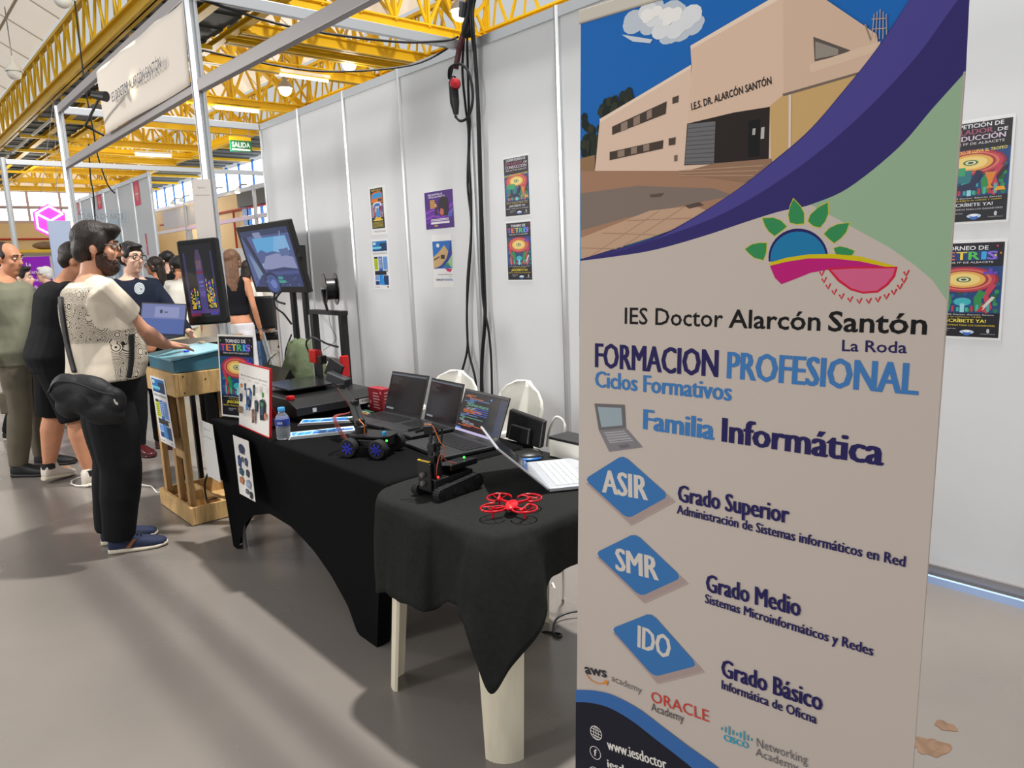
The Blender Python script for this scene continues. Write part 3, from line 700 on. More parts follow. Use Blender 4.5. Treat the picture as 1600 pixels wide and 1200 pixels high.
q = P.px(933, 1174); P.line([(q[0]+0.018*cos(2*pi*k/24), q[1]+0.018*sin(2*pi*k/24)) for k in range(24)], 0.002, (230, 224, 216), 32, closed=True)
P.text('f', q[0], q[1]-0.010, 0.02, (230, 224, 216), 32, bold=0.03, align='c')
q = P.px(932, 1206); P.line([(q[0]+0.018*cos(2*pi*k/24), q[1]+0.018*sin(2*pi*k/24)) for k in range(24)], 0.002, (230, 224, 216), 32, closed=True)
P.ptext('www.iesdoctor', (952, 1168), (1045, 1200), 15, (230, 224, 216), 32, bold=0.04); P.ptext('iesdoctor', (952, 1196), (1020, 1222), 12, (230, 224, 216), 32, bold=0.04)
P.build('printed_sheet', FABPRINT, t, back=(BW, BH, 0.0012, WHITE))
top = MB(); a = Bo+Bv*(BH-0.004)-Bu*0.006-Bn*0.006; b = a+Bu*(BW+0.012)
top.bar(a, b, 0.022, 0.034, up=tuple(Bv)); top.build('top_rail', mat('cream clip rail', (196, 188, 172), 0.4), t, bevel=0.004)
base = MB(); a = V((Bo.x, Bo.y+0.01, 0.05))-Bu*0.02; b = a+Bu*(BW+0.04); base.bar(a, b, 0.11, 0.075); base.build('base_cassette', M_alu, t, bevel=0.015)
MB().tube([Bo+Bu*0.42-Bn*0.05, Bo+Bu*0.42-Bn*0.02+Bv*BH], 0.011, 10).build('support_pole', M_alud, t)
for k in (0.15, 0.7):
    MB().bar(Bo+Bu*k+V((0, -0.13, -0.07)), Bo+Bu*k+V((0, 0.16, -0.07)), 0.03, 0.016).build('foot', M_alud, t)
# ------------------------------------------------------------------ posters
def rows(Pr, x, y, w, h, n, col, L, seed=1, fill=0.62):
    r = random.Random(seed); st = h/n
    for i in range(n):
        a = x; yy = y+h-(i+1)*st+st*(1-fill)/2
        while a < x+w-0.002:
            k = min(r.uniform(0.05, 0.14)*w, x+w-a); Pr.rect(a, yy, a+k*0.86, yy+st*fill, col, L); a += k
def arena(Pr, x0, y0, x1, y1, L):
    """bullring-like show ring between trees and towers"""
    w, h = x1-x0, y1-y0; cx = (x0+x1)/2; cy = y0+h*0.72
    Pr.rect(x0, y0, x1, y1, (28, 70, 128), L)
    r = random.Random(5)
    for i in range(60):
        q = r.choice([(30, 120, 70), (40, 150, 80), (24, 96, 60), (20, 110, 150), (16, 90, 150)])
        Pr.disc(r.uniform(x0+0.01, x1-0.01), r.uniform(y0+0.01, y1-0.01), 0.009, 0.009, q, L+1, 8)
    for k, (rad, c) in enumerate(((0.46, (150, 40, 70)), (0.42, (196, 60, 80)), (0.37, (220, 120, 96)), (0.33, (170, 50, 70)), (0.29, (232, 176, 86)), (0.22, (244, 214, 130)), (0.10, (60, 120, 70)), (0.07, (236, 226, 180)), (0.04, (50, 90, 80)))):
        Pr.disc(cx, cy, rad*w, min(rad*w, (y1-cy)*rad/0.46), c, L+2+k, 24)
    for s in (-1, 1):
        Pr.line([(cx+s*0.40*w, cy-0.1*h), (cx+s*0.30*w, y0+0.38*h), (cx+s*0.36*w, y0+0.12*h), (cx+s*0.30*w, y0+0.02*h)], 0.022, (196, 60, 84), L+6)
        Pr.line([(cx+s*0.26*w, cy-0.25*h), (cx+s*0.20*w, y0+0.30*h), (cx+s*0.22*w, y0+0.05*h)], 0.030, (44, 140, 76), L+7)
        for k in range(5): Pr.rect(cx+s*(0.06+0.07*k)*w-0.005, y0+0.03*h, cx+s*(0.06+0.07*k)*w+0.005, y0+(0.12+0.03*k)*h, (188, 56, 66) if k % 2 else (70, 180, 170), L+9)
    Pr.disc(cx, y0+0.24*h, 0.12*w, 0.09*h, (60, 180, 190), L+9, 16)
    Pr.rect(cx-0.03*w, y0+0.01*h, cx+0.03*w, y0+0.2*h, (150, 220, 230), L+10)
RAINBOW = [(226, 60, 110), (240, 130, 40), (246, 214, 60), (90, 200, 80), (60, 170, 230), (150, 110, 230)]
def art_tetris(Pr, w, h):
    m = 0.010
    Pr.rect(m, m, w-m, h-m, (16, 18, 30), 0); arena(Pr, m, h*0.27, w-m, h*0.74, 1)
    Pr.text('TORNEO DE', w/2, h*0.905, h*0.038, (236, 236, 240), 14, bold=0.02, w=w*0.56, align='c')
    ws = [0.15, 0.15, 0.15, 0.16, 0.07, 0.14]; x = w*0.09
    Pr.rect(w*0.07, h*0.80, w*0.90, h*0.895, (30, 60, 120), 13)
    for i, ch_ in enumerate('TETRIS'):
        Pr.text(ch_, x, h*0.808, h*0.076, RAINBOW[i], 15, bold=0.04, w=ws[i]*w*0.9); x += ws[i]*w
    Pr.text('FERIA DE FP DE ALBACETE', w/2, h*0.772, h*0.017, (230, 230, 236), 14, w=w*0.7, align='c')
    for i, (a, b) in enumerate(((0.88, 0.93), (0.92, 0.86), (0.86, 0.84), (0.08, 0.92))): Pr.rect(w*a, h*b, w*a+0.007, h*b+0.007, RAINBOW[i], 14)
    for a, b in ((0.74, 0.66), (0.80, 0.66), (0.86, 0.66), (0.80, 0.69)): Pr.rect(w*a, h*b, w*a+0.016, h*b+0.012, (96, 70, 190), 14)
    Pr.poly([(w*0.72, h*0.31), (w*0.76, h*0.30), (w*0.90, h*0.43), (w*0.86, h*0.44)], (214, 210, 206), 14); Pr.poly([(w*0.68, h*0.285), (w*0.73, h*0.28), (w*0.77, h*0.33), (w*0.73, h*0.335)], (196, 40, 48), 14)
    Pr.text('stand del IES Doctor Alarcón Santón', w/2, h*0.245, h*0.014, (230, 230, 236), 14, w=w*0.8, align='c')
    Pr.text('Hora de comienzo: 10:00h', w/2, h*0.222, h*0.012, (236, 206, 70), 14, w=w*0.5, align='c')
    Pr.text('¡INSCRÍBETE YA!', w/2, h*0.172, h*0.032, (246, 226, 70), 14, bold=0.03, w=w*0.62, align='c')
    Pr.text('PREMIOS Y TROFEOS PARA LOS GANADORES', w/2, h*0.135, h*0.016, (236, 206, 70), 14, w=w*0.84, align='c')
    foot(Pr, w, h)
def foot(Pr, w, h):
    Pr.text('INSCRIPCIONES PARA', w*0.22, h*0.10, h*0.010, (220, 220, 226), 14, w=w*0.22); Pr.text('EL TORNEO', w*0.22, h*0.08, h*0.010, (220, 220, 226), 14, w=w*0.12)
    Pr.disc(w*0.58, h*0.075, w*0.09, h*0.022, (190, 214, 240), 14, 16); Pr.disc(w*0.58, h*0.062, w*0.05, h*0.024, (60, 110, 200), 15, 14); Pr.disc(w*0.58, h*0.083, w*0.05, h*0.014, (240, 244, 250), 16, 14)
    Pr.disc(w*0.84, h*0.09, 0.006, 0.010, (200, 200, 206), 14, 8); Pr.text('Castilla-La Mancha', w*0.84, h*0.055, h*0.009, (200, 200, 206), 14, w=w*0.18, align='c')
def art_race(Pr, w, h):
    m = 0.010
    Pr.rect(m, m, w-m, h-m, (20, 20, 30), 0); arena(Pr, m, h*0.27, w-m, h*0.72, 1)
    Pr.text('COMPETICIÓN DE', w/2, h*0.925, h*0.036, (236, 236, 240), 14, bold=0.02, w=w*0.74, align='c')
    Pr.text('SIMULADOR', w*0.42, h*0.865, h*0.046, (156, 84, 110), 14, bold=0.05, w=w*0.66, align='c'); Pr.text('DE', w*0.86, h*0.868, h*0.03, (226, 222, 230), 14, bold=0.02, w=w*0.12, align='c')
    Pr.text('CONDUCCIÓN', w/2, h*0.805, h*0.046, (214, 196, 214), 14, bold=0.04, w=w*0.80, align='c')
    Pr.text('FERIA DE FP DE ALBACETE', w/2, h*0.765, h*0.022, (236, 224, 228), 14, w=w*0.78, align='c')
    Pr.text('EL MÁS RÁPIDO SE LLEVA EL TROFEO', w/2, h*0.685, h*0.026, (246, 226, 90), 15, bold=0.01, w=w*0.86, align='c', ang=0.04)
    Pr.rect(w*0.10, h*0.40, w*0.52, h*0.52, (40, 120, 130), 13); Pr.rect(w*0.14, h*0.47, w*0.44, h*0.55, (60, 160, 110), 14)
    Pr.poly([(w*0.16, h*0.33), (w*0.60, h*0.33), (w*0.58, h*0.37), (w*0.66, h*0.50), (w*0.58, h*0.52), (w*0.50, h*0.40), (w*0.36, h*0.38), (w*0.34, h*0.46), (w*0.28, h*0.46), (w*0.28, h*0.36), (w*0.16, h*0.36)], (30, 40, 74), 16)
    Pr.poly([(w*0.68, h*0.49), (w*0.82, h*0.49), (w*0.78, h*0.41), (w*0.765, h*0.36), (w*0.80, h*0.335), (w*0.70, h*0.335), (w*0.735, h*0.36), (w*0.72, h*0.41)], (226, 132, 50), 16)
    Pr.poly([(w*0.84, h*0.42), (w*0.93, h*0.50), (w*0.95, h*0.55), (w*0.89, h*0.53), (w*0.82, h*0.45)], (50, 34, 42), 16); Pr.poly([(w*0.80, h*0.31), (w*0.94, h*0.31), (w*0.92, h*0.345), (w*0.84, h*0.345)], (236, 170, 40), 16)
    Pr.text('stand del IES Doctor Alarcón Santón', w/2, h*0.245, h*0.014, (230, 230, 236), 14, w=w*0.8, align='c')
    Pr.text('PARTICIPA: INSCRÍBETE AL LLEGAR Y CORRE', w/2, h*0.222, h*0.012, (236, 206, 70), 14, w=w*0.8, align='c')
    Pr.text('¡INSCRÍBETE YA!', w/2, h*0.172, h*0.030, (226, 226, 232), 14, bold=0.03, w=w*0.60, align='c')
    Pr.text('PREMIOS Y TROFEOS PARA LOS GANADORES', w/2, h*0.135, h*0.015, (214, 214, 222), 14, w=w*0.84, align='c')
    foot(Pr, w, h)
def wall_poster(x0, z0, w, h, art, label, rot=0.0, white=(238, 238, 238)):
    u = V((cos(rot), 0, sin(rot))); v = V((-sin(rot), 0, cos(rot)))
    P = Print((x0, WY+0.0025, z0), u, v, lift=0.00025); art(P, w, h)
    o = P.build('poster', PRINT, back=(w, h, 0.0008, white)); tag(o, label, 'poster', 'posters taped to the white wall')
    return o
wall_poster(-4.07, 1.835, 0.275, 0.413, art_race, 'driving competition poster on the white wall left of the banner, above the block game poster')
wall_poster(-4.07, 1.387, 0.275, 0.42, art_tetris, 'block game tournament poster on the white wall left of the banner, lower of the pair')
wall_poster(-1.255, 1.615, 0.303, 0.42, art_race, 'driving competition poster half hidden behind the right edge of the banner')
wall_poster(-1.255, 1.128, 0.305, 0.418, art_tetris, 'block game tournament poster half hidden behind the right edge of the banner')
def art_taxi(Pr, w, h):
    Pr.rect(w*0.09, h*0.13, w*0.86, h*0.96, (26, 26, 30), 0)
    Pr.text('FERIA DE FP', w*0.47, h*0.905, h*0.03, (222, 190, 60), 1, bold=0.02, w=w*0.6, align='c')
    Pr.poly([(w*0.14, h*0.66), (w*0.82, h*0.66), (w*0.82, h*0.84), (w*0.70, h*0.90), (w*0.24, h*0.88), (w*0.14, h*0.82)], (200, 110, 40), 1)
    Pr.poly([(w*0.18, h*0.75), (w*0.78, h*0.77), (w*0.72, h*0.87), (w*0.26, h*0.85)], (40, 150, 216), 2); Pr.rect(w*0.14, h*0.68, w*0.5, h*0.735, (226, 120, 30), 3); Pr.rect(w*0.54, h*0.69, w*0.78, h*0.74, (60, 66, 74), 3)
    Pr.rect(w*0.12, h*0.36, w*0.84, h*0.64, (150, 140, 160), 1); Pr.disc(w*0.48, h*0.62, w*0.26, h*0.06, (220, 230, 240), 2, 16); Pr.disc(w*0.48, h*0.62, w*0.18, h*0.035, (50, 110, 190), 3, 14)
    r = random.Random(8)
    for i in range(26): Pr.rect(w*r.uniform(0.13, 0.8), h*r.uniform(0.36, 0.55), w*r.uniform(0.13, 0.8)*0+w*0.03+w*r.uniform(0.13, 0.8)*0+w*0.0+w*r.uniform(0.13, 0.8), h*0.56, (70, 60, 80), 2) if False else Pr.disc(w*r.uniform(0.15, 0.82), h*r.uniform(0.38, 0.58), 0.012, 0.02, r.choice([(190, 70, 70), (60, 90, 160), (40, 44, 60), (210, 190, 170), (120, 60, 110)]), 2, 8)
    Pr.poly([(w*0.36, h*0.38), (w*0.64, h*0.38), (w*0.53, h*0.56), (w*0.48, h*0.56)], (40, 150, 220), 3)
    Pr.rect(w*0.30, h*0.32, w*0.68, h*0.36, (226, 180, 50), 2); Pr.rect(w*0.2, h*0.29, w*0.78, h*0.32, (226, 200, 90), 2)
    rows(Pr, w*0.14, h*0.15, w*0.66, h*0.12, 5, (176, 160, 70), 2, 3)
    rows(Pr, w*0.2, h*0.05, w*0.7, h*0.04, 2, (150, 150, 156), 1, 4, 0.4)
wall_poster(-5.91, 1.805, 0.272, 0.418, art_taxi, 'white poster with a black and orange picture, upper poster of the second panel', rot=0.0)
def art_course(Pr, w, h):
    Pr.rect(w*0.07, h*0.77, w*0.92, h*0.97, (30, 120, 190), 0); Pr.rect(w*0.5, h*0.79, w*0.92, h*0.93, (30, 60, 100), 1); Pr.rect(w*0.07, h*0.82, w*0.6, h*0.86, (120, 210, 230), 2); Pr.rect(w*0.07, h*0.78, w*0.92, h*0.795, (40, 44, 60), 2); Pr.rect(w*0.1, h*0.9, w*0.28, h*0.95, (200, 220, 230), 2)
    Pr.text('FORMACIÓN PROFESIONAL', w*0.5, h*0.71, h*0.03, (70, 76, 90), 1, w=w*0.84, align='c')
    Pr.rect(w*0.12, h*0.39, w*0.34, h*0.62, (206, 220, 20), 1); Pr.rect(w*0.12, h*0.62, w*0.34, h*0.66, (30, 34, 40), 1); Pr.rect(w*0.38, h*0.1, w*0.60, h*0.66, (24, 100, 190), 1); Pr.rect(w*0.64, h*0.39, w*0.9, h*0.66, (130, 180, 236), 1)
    Pr.rect(w*0.12, h*0.29, w*0.9, h*0.375, (36, 40, 50), 2); Pr.rect(w*0.12, h*0.18, w*0.36, h*0.28, (120, 160, 220), 2); Pr.rect(w*0.12, h*0.09, w*0.36, h*0.17, (30, 60, 130), 2); Pr.rect(w*0.62, h*0.09, w*0.9, h*0.28, (26, 60, 110), 2); Pr.rect(w*0.80, h*0.29, w*0.9, h*0.36, (230, 230, 230), 3)
    Pr.poly([(w*0.40, h*0.09), (w*0.66, h*0.09), (w*0.58, h*0.3), (w*0.44, h*0.3)], (30, 150, 230), 3)
    rows(Pr, w*0.40, h*0.42, w*0.18, h*0.22, 8, (220, 232, 244), 3, 7, 0.4); rows(Pr, w*0.66, h*0.41, w*0.22, h*0.23, 9, (70, 110, 180), 3, 9, 0.35); rows(Pr, w*0.14, h*0.41, w*0.18, h*0.19, 6, (120, 130, 20), 3, 11, 0.35)
    rows(Pr, w*0.1, h*0.035, w*0.3, h*0.02, 1, (120, 120, 124), 1, 4, 0.5); Pr.disc(w*0.86, h*0.05, 0.008, 0.008, (40, 40, 44), 1, 10)
wall_poster(-5.93, 1.322, 0.285, 0.44, art_course, 'white course poster with blue and yellow boxes, lower poster of the second panel')
def art_purple(Pr, w, h):
    Pr.rect(0.004, 0.004, w-0.004, h-0.004, (74, 30, 128), 0)
    for k in range(7): Pr.line([(0.01, h*(0.18+0.05*k)), (w*0.3, h*(0.26+0.05*k)), (w*0.6, h*(0.2+0.04*k)), (w-0.01, h*(0.36+0.05*k))], 0.010, [(120, 40, 180), (96, 34, 150), (150, 70, 200)][k % 3], 1)
    Pr.text('FERIA REGIONAL DE', w*0.14, h*0.885, h*0.04, (232, 226, 240), 3, bold=0.02, w=w*0.5); Pr.text('CASTILLA-LA MANCHA', w*0.14, h*0.82, h*0.045, (232, 226, 240), 3, bold=0.03, w=w*0.58)
    Pr.rect(w*0.2, h*0.55, w*0.36, h*0.77, (214, 164, 40), 3); rows(Pr, w*0.21, h*0.56, w*0.14, h*0.2, 4, (90, 50, 110), 4, 5, 0.3)
    Pr.poly([(w*0.50, h*0.36), (w*0.62, h*0.34), (w*0.80, h*0.34), (w*0.84, h*0.55), (w*0.80, h*0.78), (w*0.66, h*0.84), (w*0.54, h*0.78), (w*0.48, h*0.66)], (34, 18, 34), 3)
    Pr.poly([(w*0.52, h*0.40), (w*0.60, h*0.35), (w*0.66, h*0.38), (w*0.66, h*0.50), (w*0.56, h*0.54)], (206, 110, 90), 4); Pr.disc(w*0.39, h*0.60, 0.016, 0.024, (230, 150, 110), 4, 10); Pr.poly([(w*0.34, h*0.36), (w*0.44, h*0.38), (w*0.42, h*0.58), (w*0.36, h*0.58)], (60, 26, 70), 4)
    for k in range(5): Pr.line([(w*(0.78+0.03*k), h*0.3), (w*(0.86+0.02*k), h*0.42), (w*0.96, h*(0.40+0.03*k))], 0.004, (90, 140, 220), 4)
    Pr.rect(w*0.2, h*0.22, w*0.82, h*0.27, (236, 230, 240), 5); Pr.rect(w*0.2, h*0.14, w*0.84, h*0.195, (236, 230, 240), 5); rows(Pr, w*0.2, h*0.225, w*0.62, h*0.04, 1, (120, 60, 150), 6, 3, 0.4); Pr.rect(w*0.32, h*0.075, w*0.44, h*0.11, (214, 164, 40), 5)
wall_poster(-5.055, 1.803, 0.388, 0.30, art_purple, 'purple landscape poster on the white wall left of the black cables')
def art_mini(Pr, w, h):
    Pr.rect(w*0.03, h*0.36, w*0.98, h*0.88, (30, 110, 190), 0)
    Pr.poly([(w*0.03, h*0.58), (w*0.3, h*0.66), (w*0.62, h*0.80), (w*0.8, h*0.68), (w*0.8, h*0.5), (w*0.3, h*0.4), (w*0.03, h*0.36)], (206, 170, 120), 1); Pr.rect(w*0.42, h*0.54, w*0.62, h*0.62, (50, 44, 42), 2); Pr.poly([(w*0.06, h*0.54), (w*0.36, h*0.6), (w*0.36, h*0.57), (w*0.06, h*0.51)], (90, 74, 60), 2); Pr.disc(w*0.3, h*0.80, 0.022, 0.016, (226, 230, 234), 2, 12)
    Pr.poly([(w*0.98, h*0.88), (w*0.98, h*0.62), (w*0.75, h*0.46), (w*0.4, h*0.37), (w*0.03, h*0.35), (w*0.4, h*0.41), (w*0.7, h*0.55), (w*0.86, h*0.74), (w*0.93, h*0.88)], (40, 60, 150), 3)
    Pr.poly([(w*0.98, h*0.62), (w*0.98, h*0.36), (w*0.8, h*0.42), (w*0.7, h*0.45)], (160, 200, 150), 3)
    for a in (0.5, 1.2, 1.9, 2.6): Pr.disc(w*0.72+0.030*cos(a), h*0.37+0.030*sin(a), 0.011, 0.011, (50, 140, 90), 4, 8)
    Pr.disc(w*0.72, h*0.37, 0.022, 0.020, (30, 120, 170), 5, 12); Pr.poly([(w*0.60, h*0.36), (w*0.94, h*0.35), (w*0.88, h*0.29), (w*0.72, h*0.30)], (206, 40, 100), 6)
    Pr.text('IES Doctor Alarcón Santón', w*0.6, h*0.235, h*0.022, (50, 46, 50), 4, w=w*0.68, align='c'); Pr.text('La Roda', w*0.84, h*0.195, h*0.014, (50, 46, 90), 4, w=w*0.14, align='c')
    Pr.text('FORMACION', w*0.12, h*0.125, h*0.038, (50, 46, 70), 4, bold=0.04, w=w*0.38); Pr.text('PROFESIONAL', w*0.53, h*0.125, h*0.038, (90, 140, 190), 4, bold=0.04, w=w*0.43)
wall_poster(-4.987, 1.342, 0.272, 0.417, art_mini, 'small copy of the school banner, taped under the purple poster')
# ------------------------------------------------------------------ tables
M_cloth = mat('black stretch cloth', (13, 13, 14), 0.9, spec=0.1, noise_amt=0.08, noise_scale=40, bump=0.15, bump_scale=400)
M_felt = mat('black felt tablecloth', (36, 37, 36), 0.95, spec=0.15, noise_amt=0.12, noise_scale=60, bump=0.2, bump_scale=500)
M_legw = mat('worn white plastic', (228, 218, 194), 0.45, noise_amt=0.12, noise_scale=14, stretch=(1, 1, 0.25))
T1 = (-4.12, -2.30, 1.37, 2.12, 0.745)
t = thing('folding_table', (-3.21, 1.745, 0), 'long folding table under the black stretch cover', 'table')
MB().span((T1[0]+0.03, T1[2]+0.03, 0.70), (T1[1]-0.03, T1[3]-0.03, 0.738)).build('tabletop', M_white, t)
for x in (-4.0, -2.52):
    for y in (1.44, 2.05): MB().tube([(x, y, 0.0), (x, y, 0.7)], 0.014, 10).build('leg', M_alud, t)
def interp(keys, x):
    for (a, va), (b, vb) in zip(keys[:-1], keys[1:]):
        if a <= x <= b: k = (x-a)/(b-a) if b > a else 0; return va+(vb-va)*k
    return keys[-1][1] if x > keys[-1][0] else keys[0][1]
def stretch_cover():
    x0, x1, y0, y1, zt = T1; n = 56; m = 24
    arch = [(0, 0.0), (0.05, 0.0), (0.07, 0.06), (0.10, 0.15), (0.17, 0.24), (0.30, 0.30), (0.45, 0.29), (0.60, 0.235), (0.72, 0.17), (0.83, 0.09), (0.90, 0.0), (1, 0.0)]
    sarch = [(0, 0), (0.08, 0), (0.12, 0.09), (0.25, 0.22), (0.5, 0.28), (0.75, 0.22), (0.88, 0.09), (0.92, 0), (1, 0)]
    pts = []
    cor = {0: (-4.07, 1.40), 1: (-2.50, 1.39), 2: (-2.46, 2.09), 3: (-4.05, 2.09)}
    tops = [(x0, y0), (x1, y0), (x1, y1), (x0, y1)]
    for side, cnt, ar in ((0, n, arch), (1, m, sarch), (2, n, [(1-a, b) for a, b in arch[::-1]]), (3, m, sarch)):
        a = tops[side]; b = tops[(side+1) % 4]; ca = cor[side]; cb = cor[(side+1) % 4]
        nx, ny = [(0, 1), (-1, 0), (0, -1), (1, 0)][side]
        for i in range(cnt):
            s = i/cnt
            T = V((a[0]+(b[0]-a[0])*s, a[1]+(b[1]-a[1])*s, 0)); B = V((ca[0]+(cb[0]-ca[0])*s, ca[1]+(cb[1]-ca[1])*s, 0))
            pts.append((T, B, interp(ar, s), V((nx, ny, 0)), sin(pi*s)**0.5))
    rings = []
    c = V(((x0+x1)/2, (y0+y1)/2, 0))
    for ins, z in ((0.3, zt), (0.05, zt), (0.018, zt), (0.005, zt-0.004), (0.0, zt-0.014)):
        r = []
        for T, B, h, nn, k in pts:
            p = V((max(x0+ins, min(x1-ins, T.x)), max(y0+ins, min(y1-ins, T.y)), z)); r.append(p)
        rings.append(r)
    for j in range(1, 13):
        q = j/12; r = []
        for T, B, h, nn, k in pts:
            z = (zt-0.014)*(1-q)+h*q
            u = 1-z/zt
            P_ = T.lerp(B, u**0.8)+nn*(0.055*sin(pi*min(1, u*1.0))*k)
            r.append(V((P_.x, P_.y, z)))
        rings.append(r)
    return MB().loft(rings, cap=False), rings[0]
mb, r0 = stretch_cover(); mb.add(r0, [tuple(range(len(r0)))])
o = mb.build('stretch_cover', M_cloth, smooth=True, angle=60); tag(o, 'black stretch cover pulled tight over the long table, with arched hem', 'tablecloth')
# white plastic table under the draped felt
t = thing('plastic_table', (-1.9, 1.62, 0), 'white plastic garden table under the draped black felt', 'table')
MB().span((-2.22, 1.33, 0.69), (-1.63, 2.02, 0.722)).build('tabletop', M_legw, t, bevel=0.02)
def plastic_leg(x, y, sx, sy, w0, w1):
    rings = []
    for k in range(9):
        z = 0.69*k/8; q = k/8; w = w1+(w0-w1)*q
        cx = x+sx*0.05*(1-q)*0.0; cy = y
        prof = []
        for i in range(9): a = pi*0.5*i/8; prof.append((w*(1-cos(a)), w*(1-sin(a))))
        outer = [(0.0, w)]+[(w*(1-cos(pi/2*i/8)), w*(1-sin(pi/2*i/8))) for i in range(1, 8)]+[(w, 0.0)]
        inner = [(a+0.008, b+0.008) for a, b in outer[::-1]]
        spl = 0.03*(1-q)
        rings.append([V((x+sx*(spl-a), y+sy*(spl-b), z)) for a, b in outer+inner])
    mb = MB(); mb.loft(rings); return mb
for (x, y, sx, sy) in ((-1.605, 1.305, 1, -1), (-2.235, 1.30, -1, -1), (-1.62, 2.0, 1, 1), (-2.2, 2.0, -1, 1)):
    plastic_leg(x, y, sx, sy, 0.12, 0.085).build('leg', M_legw, t, smooth=True, angle=50)
def felt_cloth():
    keys = [  # edge x, edge y, normal x, normal y, hem z, flare
        (-2.29, 2.05, -1, 0.2, 0.42, 0.0), (-2.30, 1.75, -1, 0, 0.42, 0.0), (-2.30, 1.48, -1, 0, 0.40, 0.01), (-2.275, 1.34, -0.9, -0.4, 0.37, 0.015),
        (-2.21, 1.275, -0.3, -0.95, 0.385, 0.03), (-2.13, 1.262, 0, -1, 0.415, 0.02), (-2.03, 1.268, 0, -1, 0.42, 0.04), (-1.95, 1.272, 0, -1, 0.44, 0.06), (-1.89, 1.275, 0, -1, 0.435, 0.05), (-1.86, 1.276, 0, -1, 0.44, 0.012),
        (-1.80, 1.278, 0, -1, 0.485, 0.01), (-1.73, 1.28, 0, -1, 0.50, 0.025), (-1.68, 1.282, 0.05, -1, 0.505, 0.07), (-1.64, 1.29, 0.2, -0.97, 0.48, 0.095), (-1.618, 1.296, 0.4, -0.92, 0.41, 0.115), (-1.597, 1.306, 0.6, -0.8, 0.325, 0.135), (-1.584, 1.33, 0.75, -0.6, 0.405, 0.13), (-1.573, 1.37, 0.9, -0.45, 0.455, 0.115),
        (-1.568, 1.41, 1, -0.15, 0.50, 0.075), (-1.567, 1.46, 1, 0, 0.555, 0.02), (-1.57, 1.52, 1, 0, 0.575, 0.012), (-1.572, 1.62, 1, 0, 0.58, 0.02), (-1.572, 1.75, 1, 0, 0.57, 0.02), (-1.575, 2.0, 1, 0, 0.55, 0.02), (-1.60, 2.09, 0.5, 0.8, 0.42, 0.05), (-1.75, 2.09, 0, 1, 0.5, 0.02), (-2.1, 2.09, 0, 1, 0.5, 0.02), (-2.24, 2.08, -0.3, 1, 0.42, 0.03)]
    P_ = []
    n = len(keys)
    for i in range(n):
        a, b, c, d = [V(keys[j % n][:3]) for j in (i-1, i, i+1, i+2)]
        K = [keys[j % n] for j in (i-1, i, i+1, i+2)]
        for q in range(6):
            u = q/6; vals = []
            for m_ in range(6):
                p0, p1, p2, p3 = [k[m_] for k in K]
                vals.append(0.5*((2*p1)+(p2-p0)*u+(2*p0-5*p1+4*p2-p3)*u*u+(3*p1-p0-3*p2+p3)*u**3))
            P_.append(vals)
    rings = []; zt = 0.742
    cx, cy = -1.93, 1.66
    for s_ in (0.0, 0.35, 0.7, 0.93, 0.985, 1.0):
        z = zt - (0.0 if s_ < 0.98 else (0.003 if s_ < 1 else 0.012))
        rings.append([V((cx+(v[0]-cx)*s_, cy+(v[1]-cy)*s_, z)) for v in P_])
    for j in range(1, 16):
        q = j/15; r = []
        for v in P_:
            l = sqrt(v[2]**2+v[3]**2) or 1; nx, ny = v[2]/l, v[3]/l
            z = 0.73*(1-q)+v[4]*q
            off = 0.004+v[5]*(q**0.75)+0.016*q*(1-0.3*q)*noise.noise(V((v[0]*9, v[1]*9, q*1.3)))+0.007*q*noise.noise(V((v[0]*26, v[1]*26, q*3)))
            if off < 0.003: off = 0.003
            r.append(V((v[0]+nx*off, v[1]+ny*off, z)))
        rings.append(r)
    mb = MB(); mb.loft(rings, cap=False); return mb
o = felt_cloth().build('tablecloth', M_felt, smooth=True, angle=180, solid=0.002); tag(o, 'black felt cloth draped over the small table, its corner hanging in a point', 'tablecloth')
TZ = 0.7462
